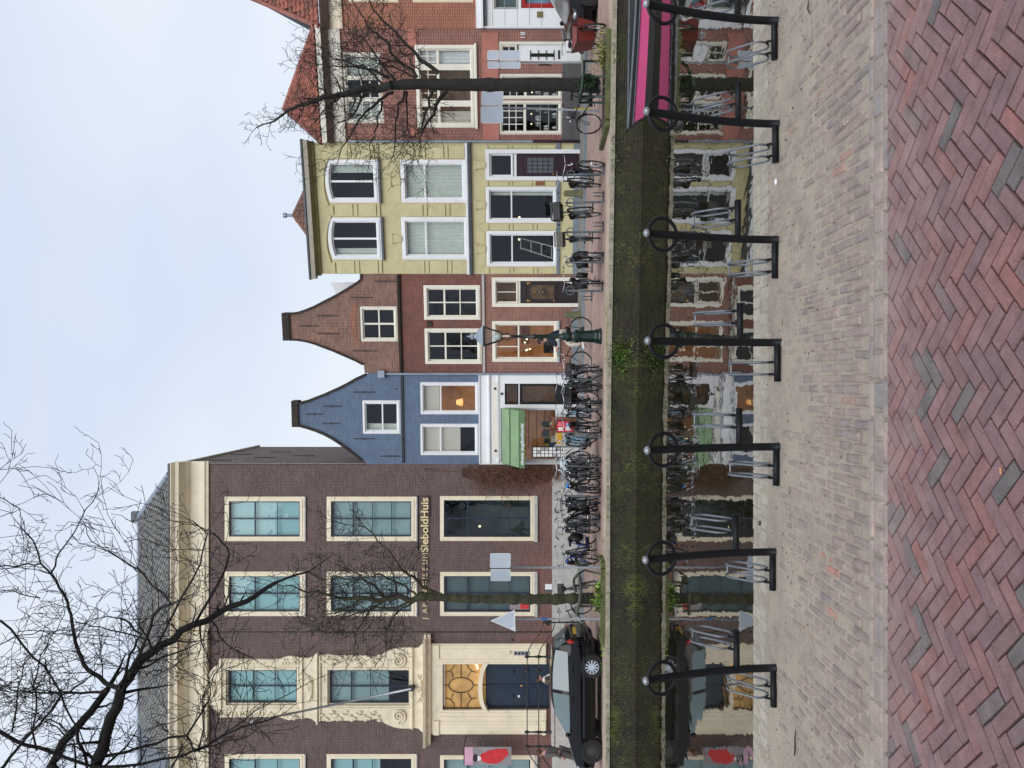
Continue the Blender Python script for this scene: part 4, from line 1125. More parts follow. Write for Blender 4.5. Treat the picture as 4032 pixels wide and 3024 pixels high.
# fascia mouldings of the shopfront
for (x0, x1, d) in ((168, 176, .10), (240, 252, .12), (312, 320, .09)):
    r = H.rect('5', x0, x1, 940, 1610); MB().box(.04, H.w - .06, -d, -.042, r[2], r[3]).build('fascia_moulding', M_WHITE, H.o)
r = H.rect('5', 275, 308, 985, 1560); MB().box(r[0], r[1], -.06, -.041, r[2], r[3]).build('fascia_panel', M_WFRAME, H.o)
for y, x in ((1033, 292), (1510, 297), (1073, 343)):
    p = H.pt('5', x, y); MB().lathe([(.001, -.10), (.05, -.09), (.05, -.04)], (p[0], 0, p[1]), 10, axis='y').build('ventilation_knob', M_IRON, H.o)
window(H, strn, .03, M_BLACKP, M_BLACKP, .03, back=('room', M_DUSK), hole=False, recess=.02)
sd = (sdoor[0], sdoor[1], 0.06, sdoor[3])
window(H, sd, .05, M_BLACKP, M_BLACKP, .05, back=('room', M_DUSK), hole=False, recess=.05, fws=.75).name = 'door'
MB().box(sdoor[0], sdoor[1], .02, .16, sdoor[3], strn[2]).build('door_rail', M_WHITE, H.o); MB().box(sdoor[0] - .05, sdoor[1] + .05, -.25, .3, -.1, .06).build('door_step', M_BLUEST, H.o)
W = window(H, sw_, .05, M_WHITE, M_WHITE, .03, back=('room', M_WARM2), hole=False, recess=.06, depth=2.6)
# things in the shop window
rs = random.Random(11)
for k in range(5):
    zz = lerp(sw_[2] + .1, sw_[3] - .7, k / 4); MB().box(sw_[0] + .1, sw_[1] - .1, 2.5, 2.75, zz, zz + .03).build('book_shelf', M_WOODB, W)
cols = [srgb(170, 60, 50), srgb(60, 90, 140), srgb(210, 180, 90), srgb(225, 220, 205), srgb(70, 110, 80), srgb(60, 50, 50)]
for k in range(26):
    x = rs.uniform(sw_[0] + .12, sw_[1] - .2); yy = rs.choice((.45, .6, .9)); h = rs.uniform(.14, .3)
    MB().box(x, x + rs.uniform(.1, .22), yy, yy + .04, sw_[2] + (.02 if yy < .8 else .3), sw_[2] + h + (.02 if yy < .8 else .3)).build('book', paint('book_cover_%d' % (k % 6), cols[k % 6], .5), W)
for (x, y) in ((1190, 620), (1330, 560), (1420, 600)):
    p = H.pt('5', y, x, 1.8); MB().ball((p[0], 1.8, sw_[3] - .65), .045, 8, 6).build('ceiling_lamp', M_BULB, W, True)
# awning
aw = thing('shop_awning', 'green canvas awning with white shop name over the bookshop window', 'awning', (BL.p0.x, BL.p0.y, .3), BL.ang)
a = H.rect('5', 342, 520, 1186, 1604); zt_, zbt = H.pt('5', 342, 1400)[1] - .05, None
A0, A1 = a[0] - .02, a[1] + .02; pr = -.95
zf = H.pt('5', 480, 1400, pr)[1]; zv = H.pt('5', 520, 1400, pr)[1]
ztop = H.pt('5', 345, 1400)[1]
mb = MB(); mb.add([(A0, -.05, ztop), (A1, -.05, ztop), (A1, pr, zf), (A0, pr, zf), (A0, -.05, zv + .1), (A1, -.05, zv + .1), (A1, pr, zv), (A0, pr, zv)], [(3, 2, 1, 0), (0, 4, 7, 3), (1, 2, 6, 5)])
# sagging canvas in strips
mb2 = MB(); nn = 12
for i in range(nn + 1):
    t = i / nn; yv = lerp(-.05, pr, t); zz = lerp(ztop, zf, t) - .05 * math.sin(PI * t) + (.03 if abs(t - .5) < .05 else 0)
    mb2.v += [(A0, yv, zz), (A1, yv, zz)]
for i in range(nn): mb2.f.append((2 * i, 2 * i + 2, 2 * i + 3, 2 * i + 1)); mb2.mi.append(0)
mb2.add([(A0, -.05, ztop), (A0, pr, zf), (A0, pr, zv), (A0, -.05, zv + .3)], [(0, 1, 2, 3)]); mb2.add([(A1, -.05, ztop), (A1, pr, zf), (A1, pr, zv), (A1, -.05, zv + .3)], [(3, 2, 1, 0)])
mb2.build('canvas', M_AWN, aw)
MB().box(A0, A1, pr - .012, pr, zv, zf).build('valance', M_AWN2, aw)
for t in (.45, .98): MB().tube([(A0, lerp(-.05, pr, t), lerp(ztop, zf, t) + .005), (A1, lerp(-.05, pr, t), lerp(ztop, zf, t) + .005)], .014, 6).build('awning_bar', M_GREEND, aw)
hh = zf - zv
text('silvester jeugdboekhandel', hh * .85, M_WHITE, aw, (A0 + .12, pr - .016, zv + hh * .25), 'lettering', .003, width=(A1 - A0) * .72, bold=.004)
downpipe(H, H.w - .02, .0, H.pt('4', 760, 865)[1], M_ZINC)
# roof behind the gable
def back_roof(H, z_e, z_r, mat, d=8):
    m = MB(); wd = H.w; m.add([(0, .3, z_e), (wd, .3, z_e), (wd / 2, .3, z_r), (0, d, z_e), (wd, d, z_e), (wd / 2, d, z_r)], [(0, 2, 5, 3), (2, 1, 4, 5), (3, 5, 4)])
    return m.build('roof', mat, H.o)
back_roof(H, outer[2][1] - .3, H.pt('4', 135, 1160)[1] - 1.2, M_COPING)

# ================================================================ red house
H = House('red_brick_house', 'narrow red brick house with curved neck gable and cream windows', (.415, 29.0), (4.055, 28.4)); H.holes = []
RD = H
right = [(68, 432), (75, 442), (130, 435), (200, 412), (265, 385), (330, 350), (390, 320), (450, 288), (520, 245), (575, 210), (600, 185), (600, 152)]
left = [(620, 880), (612, 796), (560, 768), (500, 742), (450, 720), (390, 694), (320, 668), (260, 645), (200, 628), (130, 617), (72, 615), (66, 622)]
gl, gr = gv(left), gv(right)
gl[0] = (0, gl[0][1]); gr[-1] = (H.w, gr[-1][1])
zg = H.pt('4', 868, 500)[1]
gable = [(0, zg), (H.w, zg)] + gr[::-1] + gl[::-1]
window(H, H.rect('4', 585, 856, 380, 636), .09, M_WFRAME, M_WFRAME, .05, vb=[(.5, .07)], hb=[(.5, .05)])
gh = list(H.holes); H.holes = []
sl = (M_GREYST, .05, .05, .02)
A_ = H.rect2(('4', 1052, 477), ('5', 176, 240)); B_ = H.rect2(('4', 1060, 798), ('5', 186, 572))
for rct in (A_, B_): window(H, rct, .115, M_WFRAME, M_WFRAME, .05, vb=[(.5, .045)], hb=[(.335, .065), (.665, .035)], back='dark', recess=.0, proud=.02)
rdoor = H.rect('5', 268, 915, 180, 406); rdoor = (rdoor[0], rdoor[1], -.05, rdoor[3]); rwin = H.rect('5', 270, 778, 515, 828)
H.holes += [rc(rdoor)]
window(H, rwin, .12, M_WFRAME, M_WFRAME, .05, hb=[(.38, .06)], back=[('room', M_WARM)], recess=.0, proud=.03, depth=2.2, sill=(M_BLUEST, .06, .06, .03))
RW = [c for c in H.o.children if c.name.startswith('window')][-1]
iw = inset(rwin, .17)
zb_ = lerp(rwin[3], rwin[2], .40)
for k in (1, 2): x = lerp(iw[0], iw[1], k / 3); MB().box(x - .02, x + .02, .055, .095, zb_ + .04, iw[3]).build('glazing_bar', M_WFRAME, RW)
for (x, y) in ((655, 535), (680, 520), (730, 560), (735, 540), (740, 530)):
    p = H.pt('5', y, x, .9); MB().ball((p[0], .9, p[1]), .035, 8, 6).build('lamp_bulb', M_BULB, RW, True)
MB().box(iw[0] + .1, iw[0] + .5, .5, .8, rwin[2] + .1, rwin[2] + .55).build('chair_back', M_DARKROOM, RW); MB().box(iw[1] - .9, iw[1] - .2, 1.9, 2.0, zb_ - .4, zb_ - .05).build('wall_shelf', M_WOODB, RW)
zs = H.pt('5', 203, 500)[1]
MB().prism([(0, -.1), (rdoor[0], -.1), (rdoor[0], rdoor[3]), (rdoor[1], rdoor[3]), (rdoor[1], -.1), (H.w, -.1), (H.w, zs), (0, zs)], [rc(rwin)], 0, .3).build('wall', BR_RED, H.o)
MB().prism([(0, zs + .001), (H.w, zs + .001), (H.w, zg - .001), (0, zg - .001)], [rc(A_), rc(B_)], 0, .3).build('painted_wall', BR_REDP, H.o)
MB().prism(gable, gh, 0.0, .3).build('gable_wall', BR_REDG, H.o)
coping(H, gl[1:-1], .07, .4, M_COPING); coping(H, gr[1:], .07, .4, M_COPING)
t0, t1 = H.pt('4', 30, 628), H.pt('4', 72, 428); MB().box(t0[0], t1[0], -.08, .36, t1[1], t0[1]).build('gable_cap', M_COPING, H.o)
for (x0, x1, y) in ((140, 285, 522), (275, 425, 448), (275, 435, 577), (515, 680, 316), (535, 715, 703), (690, 850, 198)): anchor(H, '4', x0, x1, y)
r = H.rect('4', 866, 892, 200, 800); MB().extr([(0, r[2]), (-.09, r[2] + .05), (-.11, r[3]), (0, r[3])], 0.02, H.w - .02).build('gutter', M_COPING, H.o)
r = H.rect('5', 198, 212, 160, 910); MB().box(.02, H.w - .02, -.06, -.0, r[2], r[3] + .02).build('string_course', M_GREYST, H.o)
# rowlock arches over the gable window
wr = H.rect('4', 585, 856, 380, 636); n = 17
for k in range(n):
    t = k / (n - 1); s = lerp(wr[0] - .02, wr[1] + .02, t); zz = wr[3] + .05 + .10 * math.sin(PI * t); a = (t - .5) * .5
    MB().obox((s, -.004, zz + .11), (.028 * math.cos(a), 0, -.028 * math.sin(a)), (0, .012, 0), (.105 * math.sin(a), 0, .105 * math.cos(a))).build('arch_brick', BR_ORANGE, H.o)
# door
W = MB().prism([(rdoor[0], rdoor[2]), (rdoor[0] + .13, rdoor[2]), (rdoor[0] + .13, rdoor[3] - .13), (rdoor[1] - .13, rdoor[3] - .13), (rdoor[1] - .13, rdoor[2]), (rdoor[1], rdoor[2]), (rdoor[1], rdoor[3]), (rdoor[0], rdoor[3])], [], -.05, .12).build('door_frame', M_WFRAME, H.o)
ft = H.rect('5', 290, 468, 205, 380); window(H, ft, .04, M_WFRAME, M_WFRAME, .03, vb=[.5], back=('room', M_DUSK), hole=False, recess=.03)
dd = H.rect('5', 485, 925, 206, 380); dd = (dd[0], dd[1], .0, dd[3])
def panel_door(H, d, mat, glass, deco=True):
    D = MB().box(d[0], d[1], .10, .16, d[2], d[3]).build('door', mat, H.o); w_, h_ = d[1] - d[0], d[3] - d[2]
    MB().box(d[0], d[1], .05, .30, d[3], d[3] + .09).build('door_transom', M_WFRAME if mat is not M_AUBERG else M_WHITE, H.o)
    g0 = (d[0] + w_ * .18, d[1] - w_ * .18, d[2] + h_ * .42, d[2] + h_ * .84)
    MB().prism(rc(inset(g0, -.05)), [rc(g0)], .07, .10).build('door_panel', mat, D); MB().quad((g0[0], .095, g0[2]), (g0[1], .095, g0[2]), (g0[1], .095, g0[3]), (g0[0], .095, g0[3])).build('door_glass', glass, D)
    MB().box(d[0] + .03, d[1] - .03, .06, .10, d[2] + h_ * .36, d[2] + h_ * .39).build('door_rail', mat, D)
    for a_, b_ in ((.05, .16), (.19, .34)): MB().box(d[0] + w_ * .15, d[1] - w_ * .15, .075, .10, d[2] + h_ * a_, d[2] + h_ * b_).build('door_panel', mat, D)
    MB().prism([(d[0] + w_ * .12, d[2] + h_ * .90), (d[1] - w_ * .12, d[2] + h_ * .90), (d[0] + w_ * .5, d[2] + h_ * .965)], [], .07, .10).build('door_pediment', mat, D)
    MB().ball((d[0] + w_ * .12, .06, d[2] + h_ * .42), .035, 8, 6).build('door_knob', M_BRASS, D, True)
    return D, g0
D, g0 = panel_door(H, dd, M_DBROWN, paint('door_obscure_glass', srgb(96, 78, 56), .25, .4, 5))
for t in (.35, .65): MB().ball((lerp(g0[0], g0[1], .5), .07, lerp(g0[2], g0[3], t + .12)), .035, 8, 6).build('door_stud', M_BRASS, D, True)
MB().lathe([(.08, -.02), (.11, 0), (.08, .02)], ((g0[0] + g0[1]) / 2, .06, (g0[2] + g0[3]) / 2), 14, axis='y').build('door_knocker', M_CHROME, D, True)
for t in (.12, .88): MB().box(lerp(dd[0], dd[1], t) - .04, lerp(dd[0], dd[1], t) + .04, .07, .10, dd[2] + (dd[3] - dd[2]) * .83, dd[2] + (dd[3] - dd[2]) * .89).build('door_ornament', M_BRASS, D)
MB().box(rdoor[0] - .05, rdoor[1] + .05, -.25, .3, -.1, .0).build('door_step', M_BLUEST, H.o)
for (a, b) in ((0.0, rdoor[0] - .06), (rdoor[1] + .06, H.w)): MB().box(a + .01, b - .01, -.05, -.001, -.1, .22).build('plinth', M_BLUEST, H.o)
r = H.rect('4', 1070, 1108, 485, 528); MB().box(r[0], r[1], -.06, -.001, r[2], r[3]).build('bird_box', M_COPING, H.o)
back_roof(H, gl[0][1] - .4, H.pt('4', 80, 520)[1] - 1.4, M_COPING)
# white dormer on the slope
dm = MB(); p0 = at('4', 560, 300, 31.0); p1 = at('4', 370, 215, 31.0)
dm.add([(p0.x, 31.0, p0.z - .6), (p1.x + .05, 31.0, p0.z - .6), (p1.x + .05, 31.0, p1.z), (p0.x, 31.0, lerp(p0.z, p1.z, .75)), (p0.x, 33, p0.z - .6), (p1.x + .05, 33, p0.z - .6), (p1.x + .05, 33, p1.z), (p0.x, 33, lerp(p0.z, p1.z, .75))], [(0, 1, 2, 3), (0, 3, 7, 4), (3, 2, 6, 7)])
d_ = dm.build('dormer', M_WHITE, H.o); d_.matrix_parent_inverse = H.o.matrix_basis.inverted()

# ================================================================ yellow house
H = House('yellow_house', 'three storey yellow rendered house with white sash windows and dark cornice', (4.065, 28.4), (8.595, 27.35)); H.holes = []
YE = H
gs = (M_LEAD, .11, .09, .03)
sky1 = [('drape', M_CURT, .0, .22)]
window(H, H.rect('6', 400, 862, 395, 770), .13, M_WHITE, M_WHITE, .05, vb=[(.5, .07)], arch=.14, back=[('drape', M_CURT, .75, 1.0)], sill=gs, proud=.02, recess=.0)
window(H, H.rect('6', 425, 888, 900, 1265), .13, M_WHITE, M_WHITE, .05, vb=[(.5, .07)], arch=.14, back=sky1, sill=gs, proud=.02, recess=.0)
window(H, H.rect('6', 1058, 1636, 395, 770), .14, M_WHITE, M_WHITE, .05, hb=[(.33, .06)], back=[('curtain', M_CURT)], proud=.02, recess=.0)
window(H, H.rect('6', 1066, 1654, 895, 1265), .14, M_WHITE, M_WHITE, .05, hb=[(.33, .06)], back=[('curtain', M_CURT)], proud=.02, recess=.0)
window(H, H.rect('7', 250, 874, 630, 945), .12, M_WHITE, M_WHITE, .05, hb=[(.335, .05)], back=[('drape', M_CURT, .82, 1.0)], proud=.02, recess=.0, depth=1.8)
window(H, H.rect('7', 256, 878, 1015, 1325), .12, M_WHITE, M_WHITE, .05, hb=[(.335, .05)], back=[('room', M_DARKROOM)], proud=.02, recess=.0, depth=1.8)
GW = [c for c in H.o.children if c.name.startswith('window')][-2:]
for wdw, (c_, x_, y_) in zip(GW, (('7', 542, 897), ('7', 540, 1090))):
    p = H.pt(c_, x_, y_, .8); MB().ball((p[0], .8, p[1]), .04, 8, 6).build('ceiling_lamp', M_BULB, wdw, True)
# step ladder seen through the left window
r = H.rect('7', 500, 860, 1060, 1280, .5)
for k in range(2): MB().tube([(r[0] + .05 + .45 * k, .5, r[2] - .05), (r[0] + .5 + .35 * k, .55, r[3] - .2)], .025, 6).build('ladder_rail', M_GREYST, GW[1])
for k in range(4): t = k / 4 + .1; MB().tube([(r[0] + .05 + .45 * t, .52, lerp(r[2], r[3], t)), (r[0] + .5 + .42 * t, .52, lerp(r[2], r[3], t))], .018, 5).build('ladder_rung', M_GREYST, GW[1])
yd = H.rect('7', 246, 1030, 305, 576); yd = (yd[0], yd[1], -.05, yd[3]); H.holes.append(rc(yd))
zcor = H.pt('6', 330, 820)[1]
wl_ = [h for h in H.holes if h is not H.holes[-1]]
MB().prism([(0, -.1), (yd[0], -.1), (yd[0], yd[3]), (yd[1], yd[3]), (yd[1], -.1), (H.w, -.1), (H.w, zcor + .3), (0, zcor + .3)], wl_, 0, .3).build('wall', M_YELLOW, H.o)
MB().prism([(yd[0], yd[2]), (yd[0] + .14, yd[2]), (yd[0] + .14, yd[3] - .14), (yd[1] - .14, yd[3] - .14), (yd[1] - .14, yd[2]), (yd[1], yd[2]), (yd[1], yd[3]), (yd[0], yd[3])], [], -.04, .12).build('door_frame', M_WHITE, H.o)
ft = H.rect('7', 278, 490, 336, 548); window(H, ft, .06, M_WHITE, M_WHITE, .03, back='dark', hole=False, recess=.04)
d = H.rect('7', 512, 1050, 338, 548); D, g0 = panel_door(H, (d[0], d[1], .0, d[3] - .02), M_AUBERG, M_LEAD)
for k in range(1, 4): MB().box(lerp(g0[0], g0[1], k / 4) - .01, lerp(g0[0], g0[1], k / 4) + .01, .08, .094, g0[2], g0[3]).build('door_grille', M_AUBERG, D)
for k in range(1, 5): MB().box(g0[0], g0[1], .08, .093, lerp(g0[2], g0[3], k / 5) - .01, lerp(g0[2], g0[3], k / 5) + .01).build('door_grille', M_AUBERG, D)
MB().box(yd[0] - .03, yd[1] + .03, -.3, .3, -.1, .0).build('door_step', M_BLUEST, H.o)
# rusticated panels on the piers
piers_up = ((268, 388), (778, 892), (1270, 1388))
edges1 = (480, 645, 688, 850, 884); edges2 = (1096, 1255, 1293, 1452, 1490, 1632)
for (y0, y1) in piers_up:
    dx = (y0 - 800) * .033
    for E in (edges1, edges2):
        for a, b in zip(E, E[1:]):
            r = H.rect('6', a + dx, b + dx, y0, y1); MB().box(r[0] + .015, r[1] - .015, -.05, -.001, r[2] + .02, r[3] - .02).build('rusticated_panel', M_YELLOW2, H.o)
for (y0, y1) in ((266, 302), (582, 626), (950, 1010), (1330, 1388)):
    for a, b in zip((246, 278, 455, 488, 660, 698, 866), (278, 455, 488, 660, 698, 866, 870)):
        if b - a < 8: continue
        dx = (y0 - 800) * .012; r = H.rect('7', a + dx, b + dx, y0, y1); MB().box(r[0] + .012, r[1] - .012, -.05, -.001, r[2] + .018, r[3] - .018).build('rusticated_panel', M_YELLOW2, H.o)
# arched hood mouldings with dropped ends over the top windows
for (x, y0, y1) in ((378, 392, 775), (402, 895, 1270)):
    pts = []
    for i in range(13):
        t = i / 12; yy = lerp(y0 - 8, y1 + 18, t); xx = x + 42 * (2 * t - 1) ** 2; s, z = H.pt('6', xx, yy); pts.append((s, z))
    pts = pts[::-1] if pts[0][0] > pts[-1][0] else pts
    MB().prism([(p[0], p[1] - .05) for p in pts] + [(p[0], p[1] + .05) for p in pts[::-1]], [], -.06, -.001).build('hood_moulding', M_YELLOW2, H.o)
for (x0, x1, y0, y1) in ((438, 480, 268, 392), (455, 482, 795, 872), (478, 500, 1290, 1388)):
    r = H.rect('6', x0, x1, y0, y1); MB().box(r[0], r[1], -.06, -.001, r[2] + .04, r[3]).build('hood_moulding', M_YELLOW2, H.o)
# flat arches with keystones
def flat_arch(c, x0, x1, y0, y1):
    r = H.rect(c, x0, x1, y0, y1); e = (r[1] - r[0]) * .09
    MB().prism([(r[0], r[2]), (r[1], r[2]), (r[1] + e, r[3]), (r[0] - e, r[3])], [], -.016, -.001).build('flat_arch', M_YELLOW2, H.o)
    m = (r[0] + r[1]) / 2; MB().prism([(m - .1, r[2] - .02), (m + .1, r[2] - .02), (m + .15, r[3] + .06), (m - .15, r[3] + .06)], [], -.07, -.0165).build('keystone', M_YELLOW2, H.o)
    MB().box(m - .17, m + .17, -.085, -.0165, r[3] + .061, r[3] + .12).build('keystone_cap', M_YELLOW2, H.o)
flat_arch('6', 992, 1052, 400, 765); flat_arch('6', 1005, 1064, 905, 1260)
for (y0, y1) in ((320, 560), (640, 935), (1022, 1318)): flat_arch('7', 182 + (y0 - 640) * .014, 244, y0, y1)
r = H.rect('6', 1640, 1682, 300, 1380); MB().extr([(0, r[2]), (-.1, r[2] + .03), (-.13, r[3] - .06), (-.05, r[3] - .02), (0, r[3])], -.03, H.w - .02).build('string_course', M_LEAD, H.o)
r = H.rect('6', 1632, 1642, 300, 1380); MB().box(-.02, H.w - .03, -.07, -.001, r[2] - .015, r[3] + .02).build('string_course', M_WHITE, H.o)
r = H.rect('7', 868, 894, 300, 1380)
for (a, b) in ((.0, yd[0]), (yd[1], H.w)): MB().extr([(0, r[2]), (-.06, r[2]), (-.08, r[3]), (0, r[3] + .02)], a, b - .01).build('band_course', M_BLUEST, H.o)
z_pl = H.pt('7', 1010, 800)[1]
for (a, b) in ((.0, yd[0]), (yd[1], H.w)): MB().box(a, b - .01, -.06, -.001, -.1, z_pl).build('plinth', M_BLUEST, H.o)
# cornice
c0, c1 = H.pt('6', 335, 830)[1], H.pt('6', 222, 830, -.35)[1]; h = c1 - c0
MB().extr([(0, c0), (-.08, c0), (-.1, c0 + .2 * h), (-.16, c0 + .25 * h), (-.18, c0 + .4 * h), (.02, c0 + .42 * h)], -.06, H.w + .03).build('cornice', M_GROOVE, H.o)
MB().extr([(0, c0 + .43 * h), (-.28, c0 + .45 * h), (-.36, c0 + .75 * h), (-.36, c0 + .78 * h), (0, c0 + .79 * h)], -.16, H.w + .06).build('cornice', M_WFRAME, H.o)
MB().extr([(.3, c0 + .8 * h), (-.36, c0 + .8 * h), (-.42, c0 + .86 * h), (-.42, c1), (.3, c1)], -.18, H.w + .08).build('gutter', M_LEAD, H.o)
# left side wall and the hip of the roof behind
swy = MB(); swy.quad((.0, .3, 6.0), (.0, 7.5, 6.0), (.0, 7.5, c0 + .3), (.0, .3, c0 + .3)); b_ = swy.build('side_wall', BR_SIDE, H.o)
ap = at('6', 128, 880, 30.2); bl, br = at('6', 235, 1105, 28.9), at('6', 212, 585, 28.5)
inv = (Matrix.Translation(H.o.location) @ Matrix.Rotation(H.ang, 4, 'Z')).inverted()
ap, bl, br = inv @ ap, inv @ bl, inv @ br
bl.z -= .25; br.z = bl.z
rf = MB(); rf.add([bl, br, ap, (br.x, br.y + 5, bl.z), (bl.x, bl.y + 5, bl.z), (ap.x, ap.y + 3, ap.z)], [(0, 1, 2), (1, 3, 5, 2), (4, 0, 2, 5)])
roof = rf.build('roof', M_COPING, H.o)
U = br - bl; mid = bl + U * ((ap - bl).dot(U) / U.dot(U)); S = ap - mid; tt = (mid - bl).length / U.length
tiled(roof, bl, U, S, .23, .27, lambda a, b: tt * b < a < 1 - (1 - tt) * b, T_BRN[0], T_BRN[1])
for e in (bl, br): MB().tube([e, ap], .09, 8).build('hip_ridge', T_BRN[0], roof, True)
MB().lathe([(.06, 0), (.06, .28), (.1, .3), (.1, .42), (.001, .44)], (ap.x, ap.y, ap.z), 10).build('flue_pipe', M_ZINC, roof)
r = H.rect('7', 610, 650, 583, 612); MB().box(r[0], r[1], -.045, -.023, r[2], r[3]).build('number_plate', M_WHITE, H.o)
r = H.rect('7', 682, 765, 584, 620); MB().box(r[0], r[1], -.06, -.023, r[2], r[3]).build('letter_box', M_WOODB, H.o)
p = H.pt('7', 548, 980); MB().lathe([(.001, -.05), (.07, -.045), (.08, -.023)], (p[0], 0, p[1]), 14, axis='y').build('wall_medallion', M_WOODB, H.o)
downpipe(H, H.w + .02, H.pt('7', 660, 245)[1], H.pt('6', 600, 245)[1], M_ZINC, hopper=False)
MB().tube([(H.w + .02, -.075, 0), (H.w + .02, -.075, H.pt('7', 660, 245)[1])], .055, 10).build('downpipe', M_AUBERG, H.o)

# ================================================================ brown house with red tiled roof
H = House('brown_brick_house', 'brown brick house with red pantile roof and many-paned cream windows', (8.605, 27.35), (12.195, 26.45)); H.holes = []
BN = H
window(H, H.rect('E2', 445, 900, 605, 1430), .10, M_WFRAME, M_WFRAME, .05, vb=[(.32, .14), (.67, .14)], hb=[(.45, .04), (.72, .04)], back=[('drape', M_CURT, 0, .3), ('drape', M_CURT, .7, 1)])
w2 = window(H, H.rect('E2', 1292, 1978, 522, 1482), .12, M_WFRAME, M_WFRAME, .05, vb=[(.27, .2), (.775, .2)], hb=[(.35, .09)], back=[('room', M_DUSK), ('drape', M_BLIND_W, .0, .18), ('drape', M_WHITEC, .8, 1)], recess=.0, proud=.02, sill=(M_WFRAME, .08, .07, .05))
rw = H.rect('E2', 1292, 1978, 522, 1482); zt_, zl_ = lerp(rw[3], rw[2], .08), lerp(rw[3], rw[2], .36)
for k in range(1, 12):
    if k in (3, 9): continue
    x = lerp(rw[0] + .15, rw[1] - .15, k / 12); MB().box(x - .012, x + .012, .055, .09, zl_ + .06, zt_).build('glazing_bar', M_WFRAME, w2)
MB().box(rw[0] + .15, rw[1] - .15, .054, .088, (zl_ + zt_) / 2 + .02, (zl_ + zt_) / 2 + .045).build('glazing_bar', M_WFRAME, w2)
g1 = H.rect('8', 1470, 1815, 545, 732); g2 = H.rect('8', 1475, 1815, 400, 540)
for g_ in (g1, g2):
    Wd = window(H, g_, .09, M_WFRAME, M_WFRAME, .04, hb=[(.40, .09)], back=[('room', M_DARKROOM2)], depth=1.5)
    zt_, zl_ = g_[3] - .13, lerp(g_[3], g_[2], .38)
    n = 4 if g_ is g1 else 3
    for k in range(1, n): x = lerp(g_[0] + .13, g_[1] - .13, k / n); MB().box(x - .014, x + .014, .055, .09, zl_, zt_).build('glazing_bar', M_WFRAME, Wd)
    for k in (1, 2): z_ = lerp(zl_, zt_, k / 3); MB().box(g_[0] + .13, g_[1] - .13, .054, .088, z_ - .014, z_ + .014).build('glazing_bar', M_WFRAME, Wd)
    rs = random.Random(5)
    for k in range(3): MB().box(g_[0] + .1, g_[1] - .1, .5, .75, g_[2] + .15 + .3 * k, g_[2] + .18 + .3 * k).build('shelf', M_GREYST, Wd)
    for k in range(14):
        x = rs.uniform(g_[0] + .15, g_[1] - .25); zz = g_[2] + .18 + .3 * rs.randrange(3); MB().lathe([(.001, 0), (.05, .0), (.06, .08), (.03, .12), (.04, .16)], (x, .6, zz), 8).build('crockery', M_WHITEC if k % 2 else M_GALV, Wd, True)
    for k in range(2): MB().ball((lerp(g_[0], g_[1], .35 + .3 * k), .6, zl_ - .3), .026, 8, 6).build('shop_lamp', M_BULB, Wd, True)
dr = H.rect('E1', 540, 1555, 540, 830); dr = (dr[0], dr[1], -.05, dr[3]); H.holes.append(rc(dr))
zt = H.pt('8', 620, 450)[1]
MB().prism([(0, -.1), (dr[0], -.1), (dr[0], dr[3]), (dr[1], dr[3]), (dr[1], -.1), (H.w, -.1), (H.w, zt + .3), (0, zt + .3)], [h for h in H.holes if h is not H.holes[-1]], 0, .3).build('wall', BR_BROWN, H.o)
b0, b1 = H.pt('8', 1470, 450)[1], H.pt('8', 1383, 450)[1]
x = 0.0
for wd in (.9, .8, .95, .94): MB().box(x + .004, min(H.w, x + wd) - .004, -.03, -.001, b0, b1).build('pink_stone_band', M_PINKST, H.o); x += wd
for (x0, x1, y0, y1) in ((1200, 1292, 338, 536), (1232, 1322, 1485, 1562)):
    r = H.rect('E2', x0, x1, y0, y1); MB().box(r[0], r[1], -.015, -.001, r[2], r[3]).build('pink_stone', M_PINKST, H.o)
# white plank door with small barred light
MB().prism([(dr[0], dr[2]), (dr[0] + .08, dr[2]), (dr[0] + .08, dr[3] - .08), (dr[1] - .08, dr[3] - .08), (dr[1] - .08, dr[2]), (dr[1], dr[2]), (dr[1], dr[3]), (dr[0], dr[3])], [], .02, .2).build('door_frame', M_WFRAME, H.o)
dz = H.pt('E1', 800, 680)[1]
D = MB().box(dr[0] + .08, dr[1] - .08, .12, .17, 0, dz).build('door', M_WHITE, H.o)
ftl = (dr[0] + .08, dr[1] - .08, dz + .04, dr[3] - .08); window(H, ftl, .05, M_WFRAME, M_WFRAME, .03, vb=[.5], hb=[.5], hole=False, recess=.06)
r = H.rect('E1', 955, 1265, 690, 735); MB().box(r[0], r[1], .10, .119, r[2], r[3]).build('door_light', M_DARKROOM, D)
for t in (.0, .33, .66, 1): z_ = lerp(r[2], r[3], t); MB().box(r[0] - .1, r[1] + .1, .085, .10, z_ - .012, z_ + .012).build('door_bar', M_IRON, D)
r2 = H.rect('E1', 1318, 1345, 650, 765); MB().box(r2[0], r2[1], .10, .119, r2[2], r2[3]).build('letter_slot', M_IRON, D)
p = H.pt('E1', 1140, 850); MB().tube([(p[0], -.04, p[1] - .2), (p[0] + .02, -.06, p[1]), (p[0], -.04, p[1] + .2)], .02, 6).build('door_pull', M_IRON, H.o)
p = H.pt('E1', 890, 515); text('18', .24, M_WHITE, H.o, (p[0], -.03, p[1]), 'house_number', .012)
z_pl = H.pt('E1', 1370, 1300)[1]
for (a, b) in ((.0, dr[0]), (dr[1], H.w)): MB().box(a + .005, b - .005, -.06, -.001, -.1, z_pl).build('plinth', M_DKGREY, H.o)
r = H.rect('7', 1015, 1075, 0, 85); 
for k in range(5): MB().box(.75 + .0, 1.15, -.075, -.061, .18 + k * .06, .2 + k * .06).build('cellar_grille', M_IRON, H.o)
c0, c1 = H.pt('8', 622, 450)[1], H.pt('8', 550, 450, -.2)[1]; c2_ = H.pt('8', 490, 450, -.4)[1]
